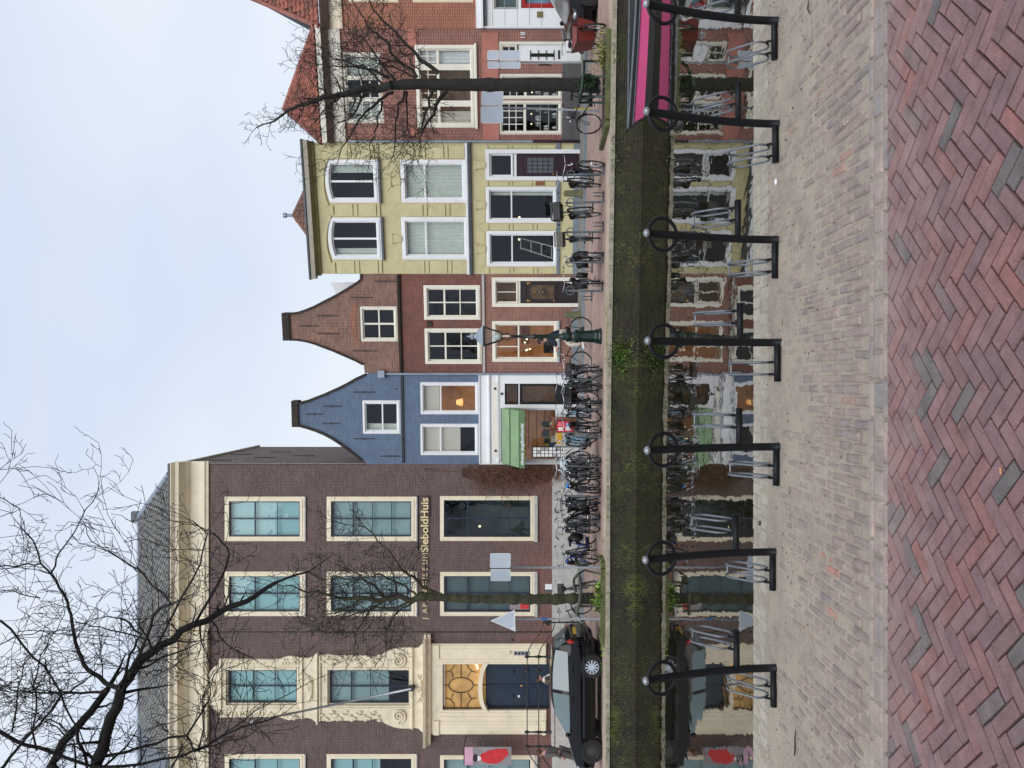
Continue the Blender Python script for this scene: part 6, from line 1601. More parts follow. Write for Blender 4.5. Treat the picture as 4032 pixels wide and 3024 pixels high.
def make_car(label, paintm, front_steel=True):
    t = thing('hatchback_car', label, 'car'); L = 3.78
    TOP = [(0, .56), (.04, .66), (.14, .745), (.4, .84), (.85, .93), (1.0, .975), (1.3, 1.17), (1.6, 1.335), (1.85, 1.41), (2.2, 1.45), (2.7, 1.445), (3.1, 1.41), (3.35, 1.37), (3.45, 1.32), (3.6, 1.12), (3.68, .99), (3.74, .86), (3.78, .62)]
    BELT = [(0, .54), (.14, .70), (.4, .80), (.85, .89), (1.0, .90), (2.0, .925), (3.0, .965), (3.5, .98), (3.66, .96), (3.74, .84), (3.78, .6)]
    WID = [(0, .55), (.05, .68), (.2, .76), (.5, .81), (1.2, .825), (2.6, .825), (3.3, .81), (3.6, .77), (3.73, .71), (3.78, .62)]
    RW = [(0, .50), (.9, .68), (1.0, .66), (1.6, .58), (2.2, .565), (3.0, .555), (3.4, .545), (3.66, .62), (3.78, .55)]
    BOT = [(0, .30), (.1, .22), (.4, .19), (3.3, .19), (3.6, .26), (3.78, .38)]
    xs = sorted(set([0, .02, .05, .1, .14, .2, .3, .4, .5, .62, .75, .85, .95, 1.0, 1.1, 1.2, 1.3, 1.45, 1.6, 1.72, 1.85, 2.0, 2.12, 2.2, 2.3, 2.5, 2.7, 2.9, 3.0, 3.1, 3.2, 3.3, 3.4, 3.45, 3.52, 3.6, 3.66, 3.7, 3.74, 3.78]))
    def ring(x):
        w_, b, tp, r, bo = tab(WID, x), tab(BELT, x), tab(TOP, x), tab(RW, x), tab(BOT, x); tp = max(tp, b + .012)
        return [(w_ * .93, bo), (w_ * .985, bo + .13), (w_, lerp(bo, b, .55)), (w_ * .985, lerp(bo, b, .85)), (w_ * .955, b), (lerp(w_ * .955, r, .93), lerp(b, tp, .88)), (r * .93, lerp(b, tp, .97)), (r * .6, tp + .008), (0, tp + .014)]
    RG = [ring(x) for x in xs]; n = len(RG[0])
    wheels = ((.62, .30), (3.0, .30)); Rw = .34
    body = MB(); glass = MB(); 
    def P(i, j, s): return (xs[i], s * RG[i][j][0], RG[i][j][1])
    for s in (-1, 1):
        for i in range(len(xs) - 1):
            xm = (xs[i] + xs[i + 1]) / 2
            for j in range(n - 1):
                q = [P(i, j, s), P(i + 1, j, s), P(i + 1, j + 1, s), P(i, j + 1, s)]
                side_glass = j == 4 and 1.12 < xm < 3.38 and not (2.2 < xm < 2.3)
                ws = j in (5, 6, 7) and 1.0 < xm < 1.72
                rg = j in (5, 6, 7) and 3.44 < xm < 3.66
                if j <= 1 and any(abs(xm - cx) < Rw * .92 for cx, _ in wheels):
                    cx = [c for c, _ in wheels if abs(xm - c) < Rw * .92][0]
                    # lift the lower edge to the wheel arch
                    za, zb_ = [.30 + math.sqrt(max(0, Rw ** 2 - (x_ - cx) ** 2)) for x_ in (xs[i], xs[i + 1])]
                    if j == 0: continue
                    j2 = P(i, 2, s), P(i + 1, 2, s)
                    q = [(xs[i], j2[0][1], max(RG[i][1][1], min(za, RG[i][2][1] - .005))), (xs[i + 1], j2[1][1], max(RG[i + 1][1][1], min(zb_, RG[i + 1][2][1] - .005))), j2[1], j2[0]]
                m = glass if (side_glass or ws or rg) else body
                m.add(q, [(0, 1, 2, 3) if s < 0 else (3, 2, 1, 0)])
        # nose and tail caps
    for i in (0, len(xs) - 1):
        R_ = [P(i, j, -1) for j in range(n)] + [P(i, j, 1) for j in range(n - 1, -1, -1)]; body.add(R_, [tuple(range(len(R_)))])
    def weld(mb, nm, mat):
        me = mb.mesh(nm, mat, True); bm = bmesh.new(); bm.from_mesh(me); bmesh.ops.remove_doubles(bm, verts=bm.verts, dist=.0008); bmesh.ops.recalc_face_normals(bm, faces=bm.faces); bm.to_mesh(me); bm.free(); me.set_sharp_from_angle(angle=math.radians(42)); return link(nm, me, t)
    weld(body, 'body', paintm); weld(glass, 'windows', M_CARG)
    MB().box(.2, 3.5, -.62, .62, .19, .45).build('underbody', M_PLASTB, t)
    for k, (cx, z) in enumerate(wheels):
        for s in (-1, 1):
            wheel_parts(t, (cx, s * .72, .30), s, rim=not (front_steel and cx < 1)); MB().lathe([(.001, -.1), (.335, -.1), (.34, .1)], (cx, s * .70, .30), 24, axis='y').build('wheel_arch_liner', M_PLASTB, t)
    for s in (-1, 1):
        MB().ball((.16, s * .60, .66), .1, 12, 8, (1.1, 1.25, .75)).build('headlight', M_CHROME, t, True); MB().ball((.30, s * .72, .69), .05, 8, 6, (1.4, .8, .9)).build('indicator', M_AMBERL, t, True)
        MB().ball((3.66, s * .63, .86), .1, 12, 8, (.62, 1.3, 1.35)).build('tail_light', M_REDL, t, True)
        m = MB().ball((1.15, s * .92, .97), .09, 10, 7, (.6, 1.0, .8)).build('mirror', paintm, t, True)
        MB().box(1.0, 3.3, s * .827 - .012, s * .827 + .012, .50, .55).build('side_strip', M_PLASTB, t)
        for x in (2.1, 2.95): MB().box(x - .09, x + .09, s * .832 - .014, s * .832 + .014, .80, .83).build('door_handle', paintm, t)
        for x in (1.12, 2.25, 3.12): MB().tube([(x, s * .829, .32), (x, s * .832, .6), (x, s * .80, .92)], .004, 4).build('door_seam', M_PLASTB, t)
    MB().extr([(-.66, .26), (-.7, .34), (.7, .34), (.66, .26)], 0, 0).build('spoiler_lip', M_PLASTB, t) if False else None
    b = MB(); pts = [(3.60, -.79, .44), (3.74, -.70, .44), (3.80, -.35, .44), (3.81, 0, .44), (3.80, .35, .44), (3.74, .70, .44), (3.60, .79, .44)]; b.tube(pts, .085, 8); b.build('rear_bumper', paintm, t, True)
    b = MB(); pts = [(.25, -.80, .42), (.06, -.68, .42), (-.02, -.35, .42), (-.03, 0, .42), (-.02, .35, .42), (.06, .68, .42), (.25, .80, .42)]; b.tube(pts, .09, 8); b.build('front_bumper', paintm, t, True)
    MB().box(3.74, 3.775, -.27, .27, .70, .80).build('number_plate', M_YPLATE, t); MB().box(-.13, -.11, -.26, .26, .38, .48).build('number_plate', M_YPLATE, t)
    g = MB()
    for k in range(4): g.box(-.01, .03, -.40, .40, .555 + k * .028, .57 + k * .028)
    g.build('grille', M_CHROME, t); MB().ball((.01, 0, .62), .05, 10, 6, (.4, 1, 1)).build('badge', M_CHROME, t, True)
    MB().tube([(3.48, .0, 1.30), (3.62, -.2, 1.12), (3.64, -.35, 1.08)], .01, 5).build('rear_wiper', M_PLASTB, t); MB().tube([(3.2, 0, 1.41), (3.35, 0, 1.62)], .005, 5).build('aerial', M_PLASTB, t)
    return t
car = make_car('shiny black three door hatchback parked on the quay before the museum', M_CARB)
_Yn = 21.55; _xr = (UC - 2625) * _Yn / F
car.location = (_xr - 3.0, _Yn + .82, gz(-9, _Yn + .5)); car.rotation_euler = (0, 0, math.radians(-.6))
car2 = copy_tree(car); car2['label'] = 'dark blue-black car nose showing beside the red cargo bike'
car2.location = (10.35, 22.9, .02); car2.scale = (1.1, 1.1, 1.06); car2.rotation_euler = (0, 0, math.radians(14))
for c in car2.children:
    if c.name.startswith('number_plate'): pass

# ================================================================ lantern
p = ground_at('E3', 965, 810)
la = thing('street_lantern', 'dark green cast iron street lantern with glass head on the far quay', 'street lamp', p)
k = 22.0 / F
prof = [(.24, 0), (.24, .05), (.215, .09), (.215, .16), (.19, .2), (.165, .55), (.17, .62), (.20, .68), (.20, .74), (.15, .78), (.12, .84), (.16, .9), (.17, .98), (.11, 1.04), (.12, 1.08), (.08, 1.14), (.052, 1.2), (.05, 1.85), (.075, 1.88), (.075, 1.94), (.045, 1.97), (.038, 2.5), (.07, 2.53), (.03, 2.6)]
la_b = MB().lathe(prof[:14], (0, 0, 0), 8, ang0=PI / 8).build('pedestal', M_GREEND, la); MB().lathe(prof[13:], (0, 0, 0), 14).build('column', M_GREEND, la, auto=50)
for a in range(8):
    an = a * PI / 4; MB().tube([(.054 * math.cos(an), .054 * math.sin(an), 1.16), (.052 * math.cos(an), .052 * math.sin(an), 1.8)], .008, 5).build('flute', M_GREEND, la)
MB().tube([(-.26, 0, 2.42), (.26, 0, 2.42)], .014, 6).build('ladder_bar', M_GREEND, la)
for a in range(4):
    an = a * PI / 2 + PI / 4; MB().tube([(0, 0, 2.56), (.13 * math.cos(an), .13 * math.sin(an), 2.66), (.08 * math.cos(an), .08 * math.sin(an), 2.78), (.13 * math.cos(an), .13 * math.sin(an), 2.84)], .014, 6).build('bracket', M_GREEND, la, True)
cr = lambda r, z: [(r * math.cos(PI / 4 + i * PI / 2), r * math.sin(PI / 4 + i * PI / 2), z) for i in range(4)]
b0_, b1_ = cr(.15, 2.84), cr(.37, 3.34)
for i in range(4):
    MB().tube([b0_[i], b1_[i]], .016, 6).build('lantern_bar', M_GREEND, la); MB().tube([b1_[i], b1_[(i + 1) % 4]], .018, 6).build('lantern_rim', M_GREEND, la); MB().tube([b0_[i], b0_[(i + 1) % 4]], .016, 6).build('lantern_rim', M_GREEND, la)
    MB().quad(b0_[i], b0_[(i + 1) % 4], b1_[(i + 1) % 4], b1_[i]).build('lantern_pane', M_GLASS, la)
MB().lathe([(.39, 3.34), (.40, 3.36), (.22, 3.52), (.10, 3.56), (.08, 3.62), (.12, 3.64), (.12, 3.70), (.03, 3.74), (.02, 3.82), (.001, 3.84)], (0, 0, 0), 4, ang0=PI / 4).build('lantern_roof', M_ZINC, la)
MB().lathe([(.001, 2.86), (.06, 2.86), (.07, 2.98), (.03, 3.1), (.001, 3.12)], (0, 0, 0), 12).build('burner', M_WHITE, la, True)

# ================================================================ traffic signs seen from behind
def rpoly(x0, x1, z0, z1, r=.04):
    P = []
    for (cx, cz, a) in ((x1 - r, z0 + r, -90), (x1 - r, z1 - r, 0), (x0 + r, z1 - r, 90), (x0 + r, z0 + r, 180)):
        for i in range(5): t = math.radians(a + 22.5 * i); P.append((cx + r * math.cos(t), cz + r * math.sin(t)))
    return P
def sign(label, c, ypole, Y, panels, top, lean=0.0, band=None):
    X = at(c, 0, ypole, Y).x; z0 = gz(X, Y)
    t = thing('traffic_sign', label, 'sign', (X, Y, z0)); zt = at(c, top, ypole, Y).z - z0
    MB().tube([(lean, 0, 0), (0, 0, zt)], .03, 10).build('pole', M_POLE, t, True)
    for (x0, x1, y0, y1, rot) in panels:
        a, b = at(c, x0, y1, Y), at(c, x1, y0, Y); w_ = (b.x - a.x) / 2; cx = (a.x + b.x) / 2 - X
        pn = MB().prism(rpoly(-w_, w_, b.z - z0, a.z - z0), [], -.005, .005).build('sign_panel', M_ALU, t); pn.location = (cx, -.04, 0); pn.rotation_euler = (0, 0, math.radians(rot))
        MB().prism(rpoly(-w_, w_, b.z - z0, a.z - z0), [rpoly(-w_ + .012, w_ - .012, b.z - z0 + .012, a.z - z0 - .012, .03)], -.012, -.0055).build('panel_edge', M_WHITE, pn)
        for zz in (.25, .75): MB().box(-.05, .05, .006, .05, lerp(b.z, a.z, zz) - z0 - .015, lerp(b.z, a.z, zz) - z0 + .015).build('clamp', M_POLE, pn)
    if band: MB().lathe([(.034, band[0]), (.034, band[1])], (lean * .6, 0, 0), 10).build('yellow_sleeve', paint('yellow_sleeve', srgb(214, 206, 40), .5), t)
    return t
sign('pair of blank pale sign backs on one grey pole before the museum', '3', 1268, 22.0, ((782, 972, 1132, 1264, 8), (786, 974, 1274, 1392, -12)), 776)
sign('four stacked pale sign backs on a grey pole before the white door', 'E1', 812, 22.0, ((395, 545, 664, 800, 10), (555, 828, 664, 800, 10), (398, 548, 815, 900, -20), (555, 828, 815, 900, -20)), 390)
sign('pair of pale sign backs on a leaning pole with yellow sleeve', 'E1', 1395, 22.0, ((318, 602, 1200, 1388, 6), (312, 600, 1402, 1612, -10)), 305, lean=-.12, band=(.28, .72))
Y_ = 22.4; X_ = at('2', 0, 315, Y_).x
t = thing('warning_sign', 'triangular sign seen from behind on a pale pole by the mossy tree', 'sign', (X_, Y_, gz(X_, Y_)))
zb = at('2', 980, 325, Y_).z - t.location.z; za = at('2', 768, 325, Y_).z - t.location.z; xl, xr = at('2', 980, 420, Y_).x - X_, at('2', 980, 234, Y_).x - X_; xm = (xl + xr) / 2
MB().prism([(xl, zb), (xr, zb + .02), (xm, za)], [], -.03, -.02).build('sign_panel', M_ALU, t); MB().prism([(xl - .015, zb - .015), (xr + .015, zb + .005), (xm, za + .03)], [[(xl + .02, zb + .012), (xr - .02, zb + .03), (xm, za - .03)]], -.036, -.0305).build('panel_edge', M_WHITE, t)
MB().tube([(0, 0, 0), (0, 0, za + .02)], .03, 10).build('pole', M_POLE, t, True); MB().box(xl + .05, xl + .11, -.034, -.0301, zb + .04, zb + .1).build('sticker', M_WHITE, t); MB().lathe([(.033, zb - .95), (.033, zb - .75)], (0, 0, 0), 10).build('sticker_band', M_BLUEF, t)

# ================================================================ stone bollards
for (c, xb, xt, y, lab) in (('5', 948, 820, 470, 'short mossy stone bollard before the red brick house'), ('7', 1090, 925, 690, 'short mossy stone bollard before the yellow house')):
    p = ground_at(c, xb, y); h = (at(c, xt, y, p.y).z - p.z)
    t = thing('stone_bollard', lab, 'bollard', p)
    M_BOL = paint('mossy_granite', srgb(112, 112, 86), .9, .2, 8, .5, dirt=((0.16, 0.2, 0.05, 1), .9))
    MB().lathe([(.15, 0), (.14, .1), (.115, h * .55), (.11, h * .85), (.09, h * .97), (.03, h)], (0, 0, 0), 8).build('shaft', M_BOL, t, auto=40)
    MB().lathe([(.19, 0), (.18, .05), (.14, .07)], (0, 0, 0), 8).build('foot', M_BOL, t, auto=40)

# ================================================================ shop display on the sidewalk
def by(c, x, y, off=-.9):
    s, z = BL.pt(c, x, y, off); M = Matrix.Translation(BL.o.location) @ Matrix.Rotation(BL.ang, 4, 'Z'); return M @ Vector((s, off, z))
a, b = by('5', 575, 1565), by('5', 815, 1482)
t = thing('postcard_stand', 'wire postcard stand full of white cards before the bookshop', 'postcard rack', (a.x, a.y, gz(a.x, a.y))); w_, h0, h1 = b.x - a.x, b.z - t.location.z, a.z - t.location.z
MB().box(0, w_, .03, .05, h0 - .1, h1).build('stand_back', M_IRON, t)
for s in (0, w_): MB().tube([(s, .04, 0), (s, .04, h1)], .012, 6).build('stand_leg', M_IRON, t)
pc = [M_PAPER, M_PAPER, M_WHITEC, M_PAPER, M_PAPER, paint('grey_card', srgb(170, 170, 170), .6)]; rs = random.Random(2)
for i in range(8):
    for j in range(3):
        x0, z0 = lerp(.02, w_ - .02, j / 3), lerp(h0 - .05, h1 - .03, i / 8); MB().box(x0 + .015, x0 + w_ / 3 - .02, .005, .028, z0 + .012, z0 + (h1 - h0) / 8 - .012).build('card', pc[rs.randrange(6)], t)
a, b = by('5', 762, 1368, -1.1), by('5', 893, 1284, -1.1)
t = thing('book_display', 'red framed book display board with picture covers before the bookshop', 'display board', (a.x, a.y, gz(a.x, a.y))); w_, h0, h1 = b.x - a.x, b.z - t.location.z, a.z - t.location.z
MB().box(0, w_, .0, .04, max(.05, h0), h1).build('board', paint('display_red', srgb(206, 42, 66), .5), t); MB().prism(rc((-.03, w_ + .03, max(.02, h0 - .03), h1 + .03)), [rc((0, w_, max(.05, h0), h1))], -.01, .05).build('board_frame', M_IRON, t)
for s in (.03, w_ - .03): MB().tube([(s, .02, 0), (s, .02, h0 + .1)], .015, 6).build('board_leg', M_IRON, t); MB().tube([(s, .3, 0), (s, .03, h1)], .015, 6).build('board_leg', M_IRON, t)
for (u, v, m) in ((.12, .62, M_PAPER), (.55, .66, paint('rose_card', srgb(226, 120, 130), .6)), (.15, .2, M_PAPER), (.5, .16, paint('sky_card', srgb(120, 170, 210), .6))): MB().box(w_ * u, w_ * (u + .32), -.012, -.001, lerp(h0, h1, v), lerp(h0, h1, v + .26)).build('book_cover', m, t)
a, b = by('5', 822, 1560, -1.3), by('5', 915, 1490, -1.3)
t = thing('sandwich_board', 'plain pale sandwich board standing by the postcard stand', 'sandwich board', (a.x, a.y, gz(a.x, a.y))); w_, h1 = b.x - a.x, a.z - t.location.z
for s, y in ((-1, 0), (1, .25)): MB().add([(0, y - s * .0, .03), (w_, y, .03), (w_, .125 + s * .01, h1), (0, .125 + s * .01, h1), (0, y + .02, .03), (w_, y + .02, .03), (w_, .145 + s * .01, h1), (0, .145 + s * .01, h1)], [(0, 1, 2, 3), (7, 6, 5, 4), (0, 3, 7, 4), (1, 5, 6, 2), (3, 2, 6, 7)]).build('board_leaf', M_GREYST, t)
a, b = by('5', 720, 1340, -.5), by('5', 772, 1255, -.5)
t = thing('book_crate', 'brown wooden crate of books under the bookshop window', 'crate', (a.x, a.y, gz(a.x, a.y))); w_, zt = b.x - a.x, a.z - t.location.z
for z_ in (.08, .22, .36, zt - .14): MB().box(0, w_, 0, .02, z_, z_ + .11).build('crate_slat', M_WOODB, t); MB().box(0, w_, .30, .32, z_, z_ + .11).build('crate_slat', M_WOODB, t)
for s in (0, w_ - .03): MB().box(s, s + .03, .021, .299, .02, zt).build('crate_side', M_WOODB, t)
for i in range(7): MB().box(.05 + i * (w_ - .1) / 7, .04 + (i + 1) * (w_ - .1) / 7, .05, .26, .1, zt + rs.uniform(-.03, .06)).build('book', paint('book_cover_%d' % (i % 6), (0.2, 0.2, 0.2, 1)), t)
a = by('5', 770, 1420, -.8)
t = thing('folding_chair', 'yellow folding chair with blue cloth before the bookshop', 'chair', (a.x, a.y, gz(a.x, a.y))); M_YCH = paint('chair_yellow', srgb(222, 170, 40), .5)
MB().box(-.2, .2, -.2, .2, .44, .47).build('seat', paint('chair_blue', srgb(44, 84, 140), .6), t); MB().box(-.2, .2, .19, .21, .6, .86).build('backrest', M_YCH, t)
for sx in (-.19, .19):
    MB().tube([(sx, -.22, 0), (sx, .2, .86)], .014, 6).build('leg', M_YCH, t); MB().tube([(sx, .25, 0), (sx, -.15, .45)], .014, 6).build('leg', M_YCH, t)

# ================================================================ trees
def barkmat(name, c, moss, scale=7):
    b = NB(name); o = b.pos(); f = b.noise(o, scale, 9, 0.75)
    cc = b.ramp(f, [(0.3, tuple(x * .5 for x in c[:3])), (0.7, tuple(x * 1.5 for x in c[:3]))])
    if moss:
        h = b.noise(o, 3.2, 8, 0.7); m = b.ramp(h, [(moss[0], (0, 0, 0)), (moss[0] + .16, (1, 1, 1))]); cc = b.mix(b.math('MULTIPLY', m, moss[1]), cc, moss[2])
    b.col(cc); b.p.inputs['Roughness'].default_value = .92; b.bump(b.math('ADD', f, b.noise(o, 30, 5)), .03, .8)
    return b.m
BK_DARK = barkmat('dark_bark', srgb(44, 42, 38), (0.56, .5, (.035, .045, .025, 1)))
BK_MOSS = barkmat('mossy_bark', srgb(62, 58, 46), (0.44, .6, (.07, .085, .022, 1)))
BK_NEAR = barkmat('near_bark', srgb(36, 34, 33), None)
def wig(P, rr, amp, sub=3):
    """subdivide a polyline with small kinks"""
    out = [P[0]]
    for a, b in zip(P, P[1:]):
        L = (b - a).length
        for k in range(1, sub + 1):
            q = a.lerp(b, k / sub)
            if k < sub: q = q + Vector((rr.uniform(-1, 1), rr.uniform(-1, 1), rr.uniform(-1, 1))) * L * amp
            out.append(q)
    return out
RMIN = [.005]
def twig(mb, p, d, L, r, lev, rr, up=.15, seg=4, kink=.35):
    n = max(3, int(L / .16)) if lev > 0 else max(3, int(L / .12)); pts = [p]; rs_ = [r]; q = p.copy(); d = d.normalized()
    for i in range(n):
        d = (d + Vector((rr.gauss(0, kink * .5), rr.gauss(0, kink * .5), rr.gauss(0, kink * .5) + up * .35))).normalized(); q = q + d * (L / n); pts.append(q.copy()); rs_.append(max(RMIN[0], r * (1 - .8 * (i + 1) / n)))
        if lev > 0 and i >= 0 and rr.random() < (.85 if lev > 1 else .75):
            ax = d.orthogonal().normalized(); ax.rotate(Matrix.Rotation(rr.uniform(0, 2 * PI), 3, d)); nd = (d * rr.uniform(.35, .9) + ax * rr.uniform(.6, 1.0)).normalized()
            twig(mb, q, nd, L * rr.uniform(.32, .62) * (1 - .35 * i / n), max(RMIN[0], rs_[-1] * .6), lev - 1, rr, up, seg if lev > 1 else 3, kink)
    mb.tube(pts, rs_, seg, cap=False)
def limb(mb_l, mb_t, P, r0, r1, rr, dens=3.2, lev=2, L=(.5, 1.1), amp=.06, skip=.15, up=.15, seg=8):
    Q = wig(P, rr, amp); n = len(Q); R_ = [lerp(r0, r1, (i / (n - 1)) ** .8) for i in range(n)]
    mb_l.tube(Q, R_, seg)
    tot = sum((b - a).length for a, b in zip(Q, Q[1:])); acc = 0
    for i in range(1, n):
        d = (Q[i] - Q[i - 1]); acc += d.length
        if acc / tot < skip: continue
        k = d.length * dens
        m = int(k) + (1 if rr.random() < k % 1 else 0)
        for _ in range(m):
            s = Q[i - 1].lerp(Q[i], rr.random()); dn = d.normalized(); ax = dn.orthogonal().normalized(); ax.rotate(Matrix.Rotation(rr.uniform(0, 2 * PI), 3, dn))
            twig(mb_t, s, dn * rr.uniform(.2, .8) + ax, rr.uniform(*L) * (1 - .25 * acc / tot), max(.004, R_[i] * rr.uniform(.22, .42)), lev, rr, up)
    twig(mb_t, Q[-1], Q[-1] - Q[-2], rr.uniform(*L), r1 * .9, lev, rr, up)
def path(c, pts, Y0, Y1): n = len(pts); return [at(c, x, y, lerp(Y0, Y1, i / max(1, n - 1))) for i, (x, y) in enumerate(pts)]
def mixpath(pts, Y0, Y1): n = len(pts); return [at(c, x, y, lerp(Y0, Y1, i / max(1, n - 1))) for i, (c, x, y) in enumerate(pts)]

# right tree
rr = random.Random(31); Yt = 20.55
base = at('E1', 1830, 1110, Yt); t = thing('bare_tree', 'bare dark tree with thick trunk and moss at its foot by the canal', 'tree', (base.x, Yt, 0)); INV = Matrix.Translation((-base.x, -Yt, 0))
def addtree(t, lm, tm, tr, mat, matt=None):
    for nm, mb, m in (('trunk', tr, mat), ('limbs', lm, mat), ('twigs', tm, matt or mat)):
        loc = t.location; mb.v = [(v[0] - loc[0], v[1] - loc[1], v[2] - loc[2]) for v in mb.v]; o = mb.build(nm, m, t, True)
        if nm == 'twigs': o['kind'] = 'stuff'
tr, lm, tm = MB(), MB(), MB()
TP = mixpath([('E1', 1850, 1112), ('E1', 1700, 1112), ('E1', 1200, 1108), ('E1', 600, 1106), ('E1', 250, 1110), ('E2', 1700, 985), ('E2', 1300, 975), ('E2', 1000, 990)], Yt, Yt)
tr.tube(wig(TP, rr, .012, 4), [(lerp(.235, .175, min(1, i / 5)) if i < 14 else lerp(.175, .125, (i - 14) / 14)) * rr.uniform(.94, 1.08) for i in range(29)], 14)
limb(lm, tm, mixpath([('E2', 1000, 990), ('E2', 600, 1050), ('E2', 400, 1100), ('E2', 150, 1160), ('E2', 0, 1210), ('8', 320, 602), ('8', 250, 660), ('8', 150, 695)], Yt, Yt + .3), .12, .012, rr, 12, 2, (.4, .85), amp=.07)
R_L = [([(1560, 850), (1330, 690), (1180, 520), (1000, 320), (840, 160), (750, 0), (640, -200)], .075, -.6), ([(1300, 900), (1080, 690), (870, 430), (750, 330), (660, 180), (545, 0), (480, -150)], .06, .5), ([(1050, 930), (870, 730), (800, 600), (550, 290)], .045, .9), ([(1420, 880), (1250, 760), (1080, 520), (990, 210)], .03, .2),
       ([(980, 900), (860, 850), (700, 790), (500, 770), (280, 770), (100, 740)], .055, -.7), ([(900, 970), (740, 820), (500, 720), (270, 610), (100, 520)], .045, .6), ([(1280, 900), (1100, 810), (900, 720), (500, 570)], .04, .4),
       ([(1640, 1060), (1500, 1330), (1360, 1520), (1340, 1650), (1330, 1760)], .07, -.9), ([(1490, 1060), (1400, 1300), (1350, 1540), (1220, 1600), (1190, 1680)], .05, .5), ([(1160, 1060), (1080, 1330), (1050, 1650), (1000, 1850)], .05, -.8), ([(1190, 1060), (1190, 1430), (1230, 1580), (1320, 1900)], .035, .2),
       ([(1030, 1070), (860, 1170), (700, 1300), (600, 1450), (480, 1650), (380, 1900)], .06, -.5), ([(900, 1170), (850, 1450), (770, 1640), (760, 1860)], .04, .6), ([(720, 1080), (600, 1280), (480, 1400), (220, 1540)], .05, .3), ([(650, 1330), (490, 1330), (440, 1200)], .025, .2), ([(450, 1090), (300, 1200), (180, 1350), (60, 1500)], .04, -.3), ([(300, 1120), (160, 1020), (40, 900)], .035, .4)]
for P_, r_, dY in R_L: limb(lm, tm, path('E2', P_, Yt, Yt + dY), r_ * .82, .009, rr, 8, 2, (.5, 1.3), amp=.10)
addtree(t, lm, tm, tr, BK_DARK)
# left mossy tree
rr = random.Random(32); Yt = 21.0
base = at('E5', 760, 1250, Yt); t = thing('mossy_tree', 'slender bare tree with green mossy trunk before the museum', 'tree', (base.x, Yt, 0))
tr, lm, tm = MB(), MB(), MB()
TP = mixpath([('E5', 800, 1250), ('E5', 650, 1250), ('3', 1300, 1565), ('3', 900, 1562), ('3', 600, 1560), ('3', 330, 1545), ('2', 100, 110), ('1', 1330, 815)], Yt, Yt)
TW = wig(TP, rr, .015, 12); tr.tube(TW, [lerp(.15, .095, i / (len(TW) - 1)) * rr.uniform(.9, 1.22) for i in range(len(TW))], 12)
limb(lm, tm, path('1', [(1330, 815), (1150, 825), (1000, 820), (850, 800), (730, 780), (600, 745)], Yt, Yt), .095, .012, rr, 11, 2, (.5, 1.1), amp=.08)
for (P_, c_, r_, dY) in (([('3', 330, 1520), ('3', 200, 1470), ('3', 80, 1370), ('3', 0, 1310), ('1', 1240, 690), ('1', 1110, 540), ('1', 1050, 470), ('1', 900, 440)], 0, .055, -.6), ([('1', 1290, 825), ('1', 1150, 870), ('1', 1000, 900), ('1', 850, 990)], 0, .04, .4), ([('1', 1300, 830), ('1', 1200, 900), ('1', 1150, 1000), ('1', 1150, 1110)], 0, .035, -.7), ([('1', 1200, 820), ('1', 1080, 860), ('1', 1000, 1000), ('1', 990, 1110)], 0, .03, .6),
                       ([('1', 1150, 820), ('1', 1060, 740), ('1', 990, 690), ('1', 900, 650)], 0, .035, .5), ([('1', 1310, 815), ('1', 1250, 760), ('1', 1120, 700), ('1', 1000, 740), ('1', 800, 700)], 0, .035, -.3), ([('1', 1050, 820), ('1', 960, 870), ('1', 860, 900), ('1', 760, 960)], 0, .025, .2)):
    limb(lm, tm, mixpath(P_, Yt, Yt + dY), r_, .008, rr, 13, 2, (.5, 1.1), amp=.10)
addtree(t, lm, tm, tr, BK_MOSS, BK_DARK)
